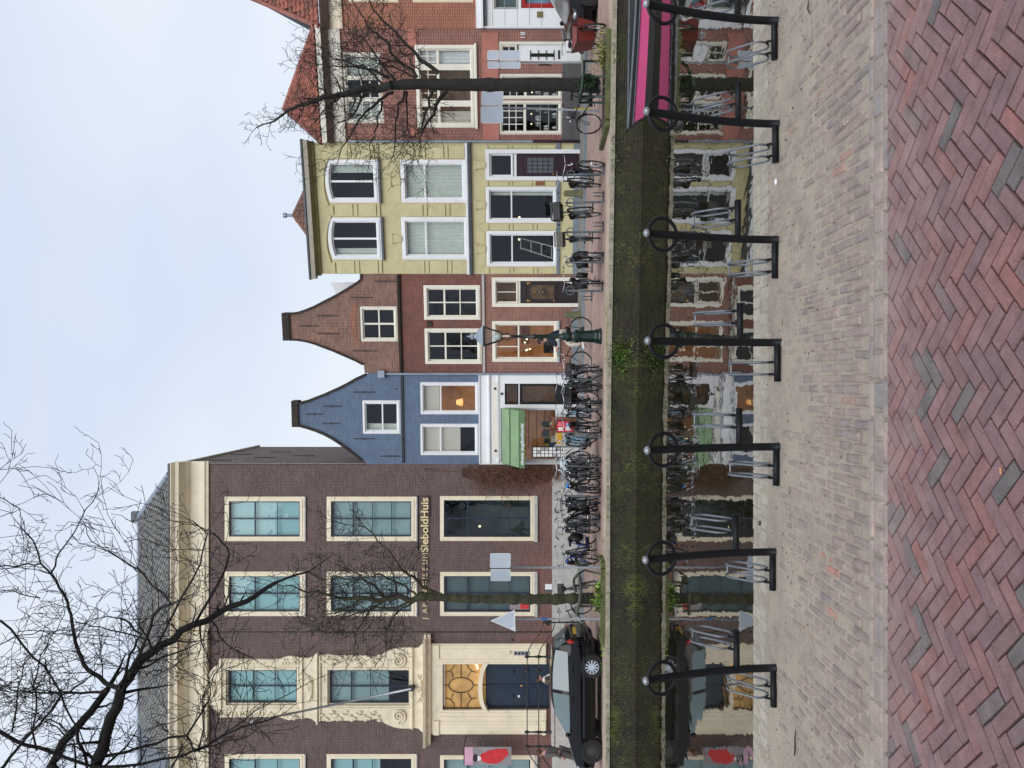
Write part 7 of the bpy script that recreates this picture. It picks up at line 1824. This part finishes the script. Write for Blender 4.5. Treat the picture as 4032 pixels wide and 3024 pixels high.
# near tree reaching in from the left, its trunk outside the picture
RMIN[0] = .0030
rr = random.Random(33); Yn = 8.6; tx = -5.6
t = thing('overhanging_tree', 'near tree whose bare black branches reach across the sky from outside the picture', 'tree', (tx, 7.2, 0))
tr, lm, tm = MB(), MB(), MB()
fork1, fork2 = at('Z', 470, 1659, Yn), at('Z', 250, 1650, Yn)
tr.tube(wig([Vector((tx, 5.75, -.02)), Vector((tx, 5.8, 1.5)), Vector((tx + .05, 6.2, 3.2)), Vector((tx + .15, 6.8, 4.2))], rr, .02, 4), [lerp(.30, .2, i / 12) for i in range(13)], 12)
crot = Vector((tx + .15, 6.8, 4.2))
Z = lambda pts, a=Yn, b=Yn: path('Z', pts, a, b)
NL = [([crot, crot.lerp(fork1, .6)] + Z([(470, 1659), (520, 1500), (600, 1260), (700, 1120), (800, 1050), (960, 950), (1140, 860), (1253, 815), (1360, 745)], Yn, 9.2), .15, .03, 2.6), ([crot.lerp(fork1, .3), crot.lerp(fork2, .7)] + Z([(250, 1650), (350, 1490), (450, 1380), (530, 1270)], Yn, Yn + .3), .11, .05, 2.2),
      (Z([(600, 1260), (520, 1240), (430, 1170), (390, 1090), (350, 900), (320, 810), (250, 700), (200, 650), (130, 500)], Yn, Yn + .6), .05, .01, 4), (Z([(250, 700), (290, 600), (400, 430), (480, 300)], Yn + .5, Yn + .7), .02, .006, 3.5), (Z([(640, 1220), (720, 1020), (790, 870), (845, 850)], Yn, Yn - .4), .035, .02, 4), (Z([(600, 1250), (640, 1100), (700, 1000), (620, 930), (575, 920)], Yn, Yn + .4), .03, .012, 4),
      (Z([(960, 950), (1070, 760), (1130, 600), (1120, 570), (1050, 500)], Yn + .3, Yn + .6), .03, .012, 4.5), (Z([(750, 1090), (870, 870), (990, 650), (1025, 500), (950, 440)], Yn, Yn - .4), .025, .007, 4.5), (Z([(200, 650), (100, 660), (0, 665)], Yn + .5, Yn + .5), .018, .01, 4), (Z([(530, 1270), (400, 1290), (200, 1290), (120, 1280)], Yn, Yn + .3), .03, .01, 5),
      (Z([(-120, 1800), (20, 1650), (120, 1520), (300, 1300), (420, 1230)], Yn - .8, Yn), .035, .012, 4), (Z([(-150, 1430), (0, 1480), (200, 1560), (450, 1650), (700, 1640), (960, 1570), (1050, 1530), (1253, 1440)], Yn - .4, Yn + .3), .045, .012, 4.5), (Z([(520, 1600), (680, 1560), (920, 1500), (1000, 1380), (1040, 1290)], Yn, Yn + .5), .035, .01, 5), (Z([(920, 1500), (960, 1580), (1050, 1550), (1230, 1500)], Yn + .3, Yn + .6), .02, .008, 5),
      (Z([(380, 1460), (430, 1650), (440, 1750)], Yn, Yn), .03, .02, 3), (Z([(0, 930), (160, 1110), (300, 1290), (390, 1470)], Yn - .5, Yn), .02, .012, 5), (Z([(-60, 1080), (60, 1020), (200, 980), (330, 1000)], Yn - .3, Yn), .012, .006, 6), (Z([(180, 1570), (180, 1300), (200, 1100), (280, 980)], Yn, Yn - .5), .02, .006, 5), (Z([(60, 1480), (90, 1250), (160, 1100)], Yn, Yn - .4), .018, .006, 5), (Z([(350, 1490), (250, 1420), (130, 1380)], Yn, Yn + .4), .018, .006, 5),
      (Z([(720, 1020), (600, 990), (450, 960), (370, 940)], Yn, Yn + .3), .02, .006, 4), (Z([(1040, 930), (1120, 1050), (1253, 1120)], Yn + .3, Yn + .5), .018, .006, 5), (Z([(720, 1200), (840, 1170), (940, 1100)], Yn, Yn - .3), .014, .005, 5), (Z([(-80, 300), (20, 330), (100, 380), (0, 420)], Yn, Yn), .012, .005, 6), (Z([(-60, 230), (-10, 190), (30, 160)], Yn, Yn), .01, .004, 6), (Z([(200, 820), (60, 780), (-60, 800)], Yn + .2, Yn), .012, .005, 6), (Z([(720, 700), (600, 630), (450, 540), (410, 440)], Yn, Yn), .014, .005, 3.5), (Z([(845, 850), (720, 720), (600, 630)], Yn - .3, Yn), .016, .012, 3.5),
      (Z([(1030, 1540), (1253, 1380), (1500, 1250)], Yn, Yn + .3), .016, .006, 5), (Z([(980, 1560), (1000, 1300), (1100, 1150)], Yn, Yn), .016, .006, 5)]
for P_, a_, b_, dn in NL: limb(lm, tm, P_, a_ * .58, b_ * .8, rr, dn * 2.1, 2, (.34, .95), amp=.07, skip=.10, up=.25)
# crown beyond the left edge
for k in range(9):
    a = rr.uniform(0, 2 * PI); e = crot + Vector((-abs(math.cos(a)) * rr.uniform(.8, 2.2) - .2, math.sin(a) * 2.0, rr.uniform(1.2, 3.4))); limb(lm, tm, [crot, crot.lerp(e, .5) + Vector((0, 0, .4)), e], .08, .02, rr, 1.5, 1, (.5, .9))
addtree(t, lm, tm, tr, BK_NEAR)

# tree pits, guards and plants
def leafmat(name, c1, c2):
    b = NB(name); g = b.n('NewGeometry'); cc = b.ramp(g.outputs['Random Per Island'], [(0, c1), (1, c2)]); b.col(cc); b.p.inputs['Roughness'].default_value = .6
    return b.m
L_BRIGHT = leafmat('bright_leaves', srgb(96, 128, 48), srgb(150, 176, 74)); L_OLIVE = leafmat('yellow_green_leaves', srgb(112, 116, 54), srgb(160, 158, 84)); L_DARK = leafmat('dark_ivy_leaves', srgb(44, 76, 52), srgb(84, 116, 76)); L_IVY = leafmat('quay_ivy_leaves', srgb(50, 84, 30), srgb(104, 134, 56))
def blade(mb, p, d, L, w_):
    d = d.normalized(); s = d.cross(Vector((0, 0, 1))); s = s.normalized() if s.length > .1 else Vector((1, 0, 0)); m = p + d * L * .55 + Vector((0, 0, -.05 * L)); e = p + d * L + Vector((0, 0, -.3 * L))
    mb.add([p - s * w_ * .4, p + s * w_ * .4, m + s * w_, m - s * w_, e], [(0, 1, 2, 3), (3, 2, 4)])
def tuft(name, label, cen, ext, n, L, w_, mat, up=.9, wall=None, kind='stuff', seed=1):
    rr = random.Random(seed); mb = MB()
    for _ in range(n):
        p = Vector((cen[0] + rr.gauss(0, ext[0]), cen[1] + rr.gauss(0, ext[1]), cen[2] + abs(rr.gauss(0, ext[2])))); blade(mb, p, Vector((rr.gauss(0, .7), rr.gauss(0, .7) - .2, up + rr.gauss(0, .4))), L * rr.uniform(.6, 1.3), w_ * rr.uniform(.7, 1.3))
    o = mb.build(name, mat); return tag(o, label, 'plants', kind=kind)
def tree_pit(label, X0, X1, yoff0, yoff1):
    t = thing('tree_pit', label, 'tree pit'); q = lambda x: quay(x)
    M_PIT = paint('mossy_stone_kerb', srgb(96, 98, 66), .95, .25, 6, .5, dirt=((0.13, 0.17, 0.03, 1), .95))
    def bar(a, b, h):
        d = (b - a).normalized(); n_ = Vector((-d.y, d.x, 0)) * .07; m = MB(); P_ = [a - n_, b - n_, b + n_, a + n_]; m.add([(p.x, p.y, .002) for p in P_] + [(p.x, p.y, h) for p in P_], [(0, 1, 5, 4), (1, 2, 6, 5), (2, 3, 7, 6), (3, 0, 4, 7), (4, 5, 6, 7)]); m.build('kerb_stone', M_PIT, t)
    A, B, C_, D_ = [Vector((x, q(x) + o, 0)) for x, o in ((X0, yoff0), (X1, yoff0), (X1, yoff1), (X0, yoff1))]
    bar(A + Vector((.08, 0, 0)), B - Vector((.08, 0, 0)), .13); bar(A, D_, .12); bar(B, C_, .115)
    m = MB(); m.add([(p.x, p.y, .05) for p in (A, B, C_, D_)], [(0, 1, 2, 3)]); m.build('soil', M_SOIL, t)
    return t
xa, xb = at('C' if False else 'F', 2375, 470, 18.95).x, at('F', 2375, 130, 18.95).x
tree_pit('mossy stone kerb round the foot of the dark tree', xa, xb, .25, 2.3)
tree_pit('mossy stone kerb round the foot of the slender mossy tree', at('F', 2370, 2530, 20.6).x, at('F', 2370, 2225, 20.6).x, .2, 1.2)
tuft('yellow_green_plants', 'yellow green leafy plants under the dark tree', (8.6, 19.75, .06), (.26, .28, .12), 240, .14, .018, L_OLIVE, seed=2); tuft('ivy', 'dark green ivy clasping the foot of the dark tree', (7.95, 20.3, .3), (.11, .06, .22), 260, .08, .028, L_DARK, .4, seed=3)
tuft('bright_green_plants', 'bright green leaf clump under the slender mossy tree', (-5.75, 20.75, .04), (.22, .10, .10), 260, .22, .028, L_BRIGHT, seed=4); tuft('low_weeds', 'low green weeds along the kerb of the mossy tree pit', (-6.1, 20.72, .02), (.75, .10, .03), 420, .12, .014, L_BRIGHT, seed=5)
# ivy on the quay wall
mb = MB(); rr = random.Random(8)
for _ in range(300):
    X = at('5', 1240, 790, 20.1).x + rr.gauss(0, .22); z = -.30 + rr.gauss(0, .15); z = max(-.7, min(-.05, z)); blade(mb, Vector((X, quay(X) - .01 - rr.random() * .03, z)), Vector((rr.gauss(0, .6), -.5, rr.gauss(0, .6))), .06 * rr.uniform(.6, 1.4), .022)
mb.build('ivy_patch', L_IVY, wl)['kind'] = 'stuff'
mb = MB()
for _ in range(1500):
    X = rr.uniform(-11, 9); cl = noise.noise(Vector((X * .8, 0, 5))); 
    if cl < .12: continue
    blade(mb, Vector((X, quay(X) - .05 - rr.random() * .02, rr.uniform(-.16, .0))), Vector((rr.gauss(0, .6), -.5, rr.gauss(.3, .5))), .05 * rr.uniform(.5, 1.3), .012)
mb.build('quay_moss', L_IVY, wl)['kind'] = 'stuff'
# grass tufts at the quay edge by the lantern
tuft('edge_grass', 'short pale grass growing at the quay edge by the lantern', (1.25, 20.0, 0), (.7, .12, .01), 500, .07, .006, L_OLIVE, seed=6)
def guard(label, pts, legs, r=.04, mat=None):
    t = thing('tree_guard', label, 'tree guard'); MB().tube(pts, r, 10).build('hoop', mat, t, True)
    for l in legs: MB().tube(l, r * .8, 8).build('leg', mat, t, True)
    return t
M_GUARD = paint('grey_green_tube', srgb(74, 78, 66), .5, .15); M_GUARD2 = paint('dark_green_tube', srgb(40, 62, 50), .45, .15)
E = lambda c, x, y, Y: at(c, x, y, Y)
hoop = [E('E5', 575, 940, 21.5), E('E5', 605, 955, 21.1), E('E5', 618, 1060, 20.75), E('E5', 615, 1200, 20.65), E('E5', 595, 1350, 20.7), E('E5', 565, 1450, 20.95)]
def toground(p): return Vector((p.x, p.y, gz(p.x, p.y) + .03))
guard('grey tubular hoop guard around the slender mossy tree', hoop, [[hoop[2], hoop[2].lerp(toground(hoop[2]), .6) + Vector((.06, .05, 0)), toground(hoop[2]) + Vector((-.05, .0, 0))], [hoop[4], toground(hoop[4])], [hoop[0], hoop[0] + Vector((.12, .05, -.2)), toground(hoop[0]) + Vector((.02, 0, 0))]], mat=M_GUARD)
hoop2 = [E('E5', 575, 940, 21.5), E('E5', 530, 1000, 21.9), E('E5', 530, 1080, 22.1), E('E5', 560, 1170, 22.0)]
guard('second loop of grey tube behind the mossy trunk', hoop2, [[hoop2[2], toground(hoop2[2])]], mat=M_GUARD)
hoop = [E('E1', 1655, 800, 21.0), E('E1', 1660, 870, 20.4), E('E1', 1650, 1000, 20.0), E('E1', 1630, 1150, 19.95), E('E1', 1610, 1260, 20.2), E('E1', 1590, 1340, 20.7)]
guard('dark green tubular guard around the foot of the dark tree', hoop, [[h, toground(h)] for h in (hoop[0], hoop[2], hoop[4], hoop[5])], mat=M_GUARD2)

# dry climbing plant on the museum wall
cp = thing('climbing_plant', 'tangle of dry brown climber stems on the museum wall', 'climber', (-3.6, 29.2, .3)); rr = random.Random(17); mb = MB()
M_VINE = barkmat('dry_vine', srgb(122, 88, 70), None, 12)
def mpt(x, y, off): s, z = MU.pt('3', x, y); return Vector((s - 24 + 3.6, 29.3 + off - 29.2, z))
for _ in range(400):
    x, y = rr.uniform(640, 1420), 335 + abs(rr.gauss(0, 95)); y = min(y, 590 - (x - 640) * .05)
    if x > 1100: y = 335 + (y - 335) * (1 - (x - 1100) / 520)
    p = mpt(x, y, -.05 - rr.random() * .22); d = Vector((rr.gauss(0, 1), rr.gauss(0, .2), rr.gauss(0, .9))); pts = [p]
    for i in range(rr.randint(4, 8)):
        d = (d.normalized() + Vector((rr.gauss(0, .5), 0, rr.gauss(0, .5) - .06))); q = pts[-1] + d.normalized() * .1; q.y = max(-.3, min(.05, q.y + rr.gauss(0, .03))); q.x = min(q.x, .5); pts.append(q)
    mb.tube(pts, [rr.uniform(.005, .011)] * len(pts), 4, cap=False)
for k in range(7): mb.tube([mpt(1420, 350 + 12 * k, -.06), mpt(1100, 360 + 20 * k, -.1), mpt(800, 350 + 26 * k, -.08), mpt(520, 345 + 12 * k, -.04)], .014, 5)
mb.tube([mpt(800, 400, -.05), mpt(400, 370, -.03), mpt(160, 345, -.02)], .008, 4)
mb.build('stems', M_VINE, cp, True)['kind'] = 'stuff'

# ================================================================ boat
bt = thing('pink_canal_boat', 'open black canal boat with a bright pink stripe moored at the quay', 'boat', (6.25, 17.6, ZW)); bt.rotation_euler = (0, 0, math.radians(-4))
hull, stripe, inn = MB(), MB(), MB(); N = 26; LB = 9.0
st_ = [LB * (i / N) ** 1.5 for i in range(N + 1)]
def sec(s):
    b = .78 * (1 - (1 - min(1, s / 3.4)) ** 1.7) + .01; sh = .10 * max(0, 1 - s / 3) ** 1.5
    return [(b, .42 + sh), (b * .985, .335 + sh * .8), (b * .95, .13 + sh * .3), (b * .86, -.02), (b * .5, -.3)]
def rk(s, z): return s - .75 * max(0, z + .02) * max(0, 1 - s / 2.2)
for sd in (-1, 1):
    for i in range(N):
        A, B = sec(st_[i]), sec(st_[i + 1])
        for j in range(4):
            q = [(rk(st_[i], A[j][1]), sd * A[j][0], A[j][1]), (rk(st_[i + 1], B[j][1]), sd * B[j][0], B[j][1]), (rk(st_[i + 1], B[j + 1][1]), sd * B[j + 1][0], B[j + 1][1]), (rk(st_[i], A[j + 1][1]), sd * A[j + 1][0], A[j + 1][1])]
            (stripe if j == 1 else hull).add(q, [(0, 1, 2, 3)])
        inn.add([(rk(st_[i], A[0][1]) + .03, sd * max(.0, A[0][0] - .05), A[0][1] - .01), (rk(st_[i + 1], B[0][1]) + .03, sd * max(0, B[0][0] - .05), B[0][1] - .01), (st_[i + 1], sd * B[3][0] * .9, .02), (st_[i], sd * A[3][0] * .9, .02)], [(0, 1, 2, 3)]); inn.add([(st_[i], sd * A[3][0] * .9, .02), (st_[i + 1], sd * B[3][0] * .9, .02), (st_[i + 1], 0, .0), (st_[i], 0, .0)], [(0, 1, 2, 3)])
hull.build('hull', M_BOATB, bt, True); stripe.build('pink_stripe', M_PINK, bt, True); inn.build('inside', M_BOATB, bt, True)
gw = [(rk(s, sec(s)[0][1]), -sec(s)[0][0], sec(s)[0][1]) for s in reversed(st_)] + [(rk(s, sec(s)[0][1]), sec(s)[0][0], sec(s)[0][1]) for s in st_]
MB().tube(gw, .03, 8).build('gunwale', M_GALVD, bt, True); MB().tube([(rk(s, sec(s)[1][1]), -sec(s)[1][0] - .012, sec(s)[1][1]) for s in st_], .016, 6).build('rub_strip', M_GALVD, bt, True)
for x in (2.2, 4.2, 6.2): MB().box(x, x + .35, -.66, .66, .25, .29).build('thwart', M_WOODB, bt)
MB().tube([(.02, 0, -.2), (rk(0, .3) , 0, .3), (rk(0, .6), 0, .6)], .03, 8).build('stem_post', M_BOATB, bt)

# ================================================================ people
def skin(name, J, edges, mat, parent, sub=2):
    keys = list(J); me = bpy.data.meshes.new(name); me.from_pydata([J[k][0] for k in keys], [(keys.index(a), keys.index(b)) for a, b in edges], [])
    o = bpy.data.objects.new(name, me); COL.objects.link(o); m = o.modifiers.new('s', 'SKIN'); 
    for i, k in enumerate(keys):
        r = J[k][1]; sv = me.skin_vertices[0].data[i]; sv.radius = (r, r) if not isinstance(r, tuple) else r; sv.use_root = (i == 0)
    m.use_smooth_shade = True; s = o.modifiers.new('u', 'SUBSURF'); s.levels = sub; s.render_levels = sub
    dg = bpy.context.evaluated_depsgraph_get(); me2 = bpy.data.meshes.new_from_object(o.evaluated_get(dg)); bpy.data.objects.remove(o); bpy.data.meshes.remove(me)
    me2.materials.clear(); me2.materials.append(mat); me2.name = name; me2.polygons.foreach_set('use_smooth', [True] * len(me2.polygons))
    return link(name, me2, parent)
def person(label, loc, rz, P, top, legs, shoes, hair, scarf=None, long_coat=False):
    t = thing('person', label, 'person', loc, rz)
    V = {k: Vector(v) for k, v in P.items()}
    J = {'pel': (V['pel'], .12), 'spi': (V['spi'], .11), 'che': (V['che'], .13), 'nec': (V['nec'], .052), 'hb': (V['hb'], .066), 'hm': (V['hb'].lerp(V['ht'], .55), .088), 'ht': (V['ht'], .06)}
    E_ = [('pel', 'spi'), ('spi', 'che'), ('che', 'nec'), ('nec', 'hb'), ('hb', 'hm'), ('hm', 'ht')]
    Jt = {'pel': (V['pel'], .15), 'spi': (V['spi'], .15), 'che': (V['che'], .165), 'col': (V['che'].lerp(V['nec'], .75), .08)}; Et = [('pel', 'spi'), ('spi', 'che'), ('che', 'col')]
    Jl = {'pel': (V['pel'], .14)}; El = []
    for s in 'LR':
        J.update({'sh' + s: (V['sh' + s], .055), 'el' + s: (V['el' + s], .042), 'wr' + s: (V['wr' + s], .03), 'ha' + s: (V['ha' + s], .035), 'hi' + s: (V['hi' + s], .09), 'kn' + s: (V['kn' + s], .058), 'an' + s: (V['an' + s], .04), 'to' + s: (V['to' + s], .03)})
        E_ += [('che', 'sh' + s), ('sh' + s, 'el' + s), ('el' + s, 'wr' + s), ('wr' + s, 'ha' + s), ('pel', 'hi' + s), ('hi' + s, 'kn' + s), ('kn' + s, 'an' + s), ('an' + s, 'to' + s)]
        Jt.update({'sh' + s: (V['sh' + s], .082), 'el' + s: (V['el' + s], .066), 'wr' + s: (V['wr' + s].lerp(V['el' + s], .1), .05)}); Et += [('che', 'sh' + s), ('sh' + s, 'el' + s), ('el' + s, 'wr' + s)]
        Jl.update({'hi' + s: (V['hi' + s], .115), 'kn' + s: (V['kn' + s], .082), 'an' + s: (V['an' + s] + Vector((0, 0, .03)), .07)}); El += [('pel', 'hi' + s), ('hi' + s, 'kn' + s), ('kn' + s, 'an' + s)]
    b = skin('body', J, E_, M_SKIN, t)
    hm = V['hb'].lerp(V['ht'], .5); f = Vector(P.get('face', (1, 0, 0))).normalized(); side = Vector((0, 0, 1)).cross(f)
    MB().ball(hm + f * .10 + Vector((0, 0, -.015)), .02, 6, 5, (1, .8, 1.5)).build('nose', M_SKIN, t, True)
    for q in (-1, 1): MB().ball(hm + f * .088 + side * .035 * q + Vector((0, 0, .015)), .011, 6, 5).build('eye', M_HAIRD, t, True); MB().ball(hm + side * .092 * q, .025, 6, 5, (.7, .5, 1.2)).build('ear', M_SKIN, t, True)
    MB().ball(hm + f * .092 + Vector((0, 0, -.06)), .016, 6, 5, (.6, 1.6, .5)).build('mouth', paint('lips', srgb(160, 90, 84)), t, True)
    for s in 'LR':
        w_, h_ = V['wr' + s], V['ha' + s]; d = (h_ - w_).normalized(); n = d.cross(Vector((0, 1, 0))).normalized() if abs(d.y) < .9 else Vector((1, 0, 0)); fm = MB()
        for k in range(4): o_ = h_ + n * (.024 - .016 * k); l_ = (.062, .07, .066, .052)[k]; fm.tube([o_, o_ + d * l_ * .5, o_ + d * l_ * .85 + Vector((0, -.012 if s == 'L' else .012, 0))], [.0095, .009, .007], 6)
        fm.tube([w_.lerp(h_, .5) + n * .02, h_ + n * .05, h_ + n * .055 + d * .03], [.011, .010, .008], 6); fm.build('fingers', M_SKIN, t, True)
    if long_coat: Jt['hem'] = (V['pel'] - Vector((.02, 0, .28)), .17); Et.append(('pel', 'hem'))
    skin('jacket', Jt, Et, top, t); skin('trousers', Jl, El, legs, t)
    for s in 'LR': MB().tube([V['an' + s] + Vector((-.06, 0, -.03)), V['an' + s] + Vector((.02, 0, -.03)), V['to' + s] + Vector((0, 0, .0)), V['to' + s] + Vector((.05, 0, -.005))], [.04, .05, .045, .025], 8).build('shoe', shoes, t, True)
    h = MB().ball(hm + Vector((0, 0, .035)) - f * .022, .108, 12, 8, (1, .98, 1.05)); h.v = [tuple(p) for p in h.v]; keep = []
    for q in h.f:
        c = sum((Vector(h.v[i]) for i in q), Vector()) / len(q) - hm
        if not (c.dot(f) > .035 and c.z < .055): keep.append(q)
    h.f = keep; h.mi = [0] * len(keep); h.build('hair', hair, t, True)
    if scarf: MB().tube([V['nec'] + Vector((.06 * math.cos(a) + .01, .075 * math.sin(a), .0)) for a in [2 * PI * i / 14 for i in range(14)]], .04, 7, closed=True).build('scarf', scarf, t, True); MB().tube([V['nec'] + Vector((.08, .03, 0)), V['che'] + Vector((.16, .04, .0)), V['che'] + Vector((.17, .05, -.15))], .035, 6).build('scarf_end', scarf, t, True)
    return t
WALK = dict(pel=(0, 0, .95), spi=(0, 0, 1.13), che=(.02, 0, 1.33), nec=(.03, 0, 1.49), hb=(.045, 0, 1.57), ht=(.05, 0, 1.72), shL=(.02, .19, 1.42), elL=(-.07, .25, 1.15), wrL=(.04, .26, .92), haL=(.08, .26, .85), shR=(.02, -.19, 1.42), elR=(.02, -.25, 1.14), wrR=(.20, -.24, .97), haR=(.26, -.23, .93),
            hiL=(0, .09, .90), knL=(.17, .09, .50), anL=(.16, .09, .09), toL=(.27, .09, .04), hiR=(0, -.09, .90), knR=(.02, -.09, .49), anR=(-.22, -.09, .13), toR=(-.13, -.09, .05))
Yp = 25.6; p = at('2', 1165, 872, Yp); person('person in olive coat and white scarf walking behind the black car', (p.x, Yp, gz(p.x, Yp)), .15, WALK, M_OLIVE, M_NAVYC, M_PLASTB, M_HAIRD, M_WHITEC, True)
p = at('E6', 1010, 1010, 25.4); person('person in grey clothes walking beside the museum railing', (p.x, 25.4, gz(p.x, 25.4)), PI - .1, WALK, M_GREYC, M_GREYC, M_PLASTB, M_HAIRR)
# cyclist riding past the lantern
Yc = 24.6; pf = at('E3', 740, 1180, Yc); X_front = pf.x
place_bike(Vector((X_front, Yc, gz(X_front, Yc))), PI, 'dark bicycle ridden along the street behind the green lantern', DRK)
RIDE = dict(pel=(.16, 0, .98), spi=(.20, 0, 1.13), che=(.30, 0, 1.32), nec=(.37, 0, 1.46), hb=(.41, 0, 1.53), ht=(.44, 0, 1.68), shL=(.32, .19, 1.40), elL=(.45, .27, 1.18), wrL=(.63, .30, 1.12), haL=(.70, .30, 1.10), shR=(.32, -.19, 1.40), elR=(.45, -.27, 1.18), wrR=(.63, -.30, 1.12), haR=(.70, -.30, 1.10),
            hiL=(.18, .10, .93), knL=(.55, .12, .70), anL=(.50, .12, .32), toL=(.62, .12, .26), hiR=(.18, -.10, .93), knR=(.50, -.12, .58), anR=(.32, -.12, .24), toR=(.44, -.12, .17))
person('person in navy jacket and cream trousers cycling past the lantern', (X_front + 1.10, Yc, gz(X_front, Yc)), PI, RIDE, M_NAVYC, M_CREAMC, M_WHITEC, M_HAIRD)

# ================================================================ small things on the near bank
def near_pt(V, y): Y = EYE * F / (V - VH); return Vector(((UC - y) * Y / F, Y, .0))
rr = random.Random(4)
def litter(name, label, cat, V, y, build):
    p = near_pt(V, y); o = build(); tag(o, label, cat); o.location = (p.x, p.y, .006); return o
litter('bottle_cap', 'crumpled white scrap lying on the sand before the racks', 'litter', 3063, 716, lambda: MB().ball((0, 0, .008), .022, 8, 5, (1.2, .7, .55)).build('bottle_cap', M_WHITE, None, True))
litter('cigarette_butt', 'orange cigarette butt lying between the herringbone bricks', 'litter', 3951, 1854, lambda: MB().tube([(-.012, 0, .004), (.012, .004, .004)], .004, 6).build('cigarette_butt', paint('butt_orange', srgb(206, 142, 84)), None))
litter('twig', 'short dry twig lying on the sandy clinkers', 'twig', 3138, 2930, lambda: MB().tube([(-.09, .02, .006), (-.03, 0, .008), (.04, .01, .006), (.1, -.01, .006)], [.004, .006, .005, .003], 5).build('twig', BK_DARK, None))
litter('fallen_twig', 'dark crooked twig on the sand by the border bricks', 'twig', 3190, 30, lambda: MB().tube([(-.05, -.02, .005), (0, .01, .007), (.05, 0, .005)], [.003, .005, .003], 5).build('fallen_twig', BK_DARK, None))
litter('pebble', 'single dark pebble on the coping near the water', 'pebble', 2998, 2060, lambda: MB().ball((0, 0, .01), .02, 8, 5, (1.1, .8, .6)).build('pebble', M_DKGREY, None, True))
mb = MB()
for _ in range(900):
    X, Y = rr.uniform(-3.4, 3.4), 4.3 + 1.75 * rr.random() ** .6; r = rr.uniform(.0025, .008); mb.ball((X, Y, .004), r, 5, 3, (1.2, .9, .6))
b = brickrand('grit', [(0, srgb(70, 60, 54)), (.5, srgb(150, 128, 112)), (1, srgb(205, 190, 170))], True, (SAND_C, .2)); tag(mb.build('grit', b), 'fine grit and crumbs scattered on the sand', 'grit', kind='stuff')
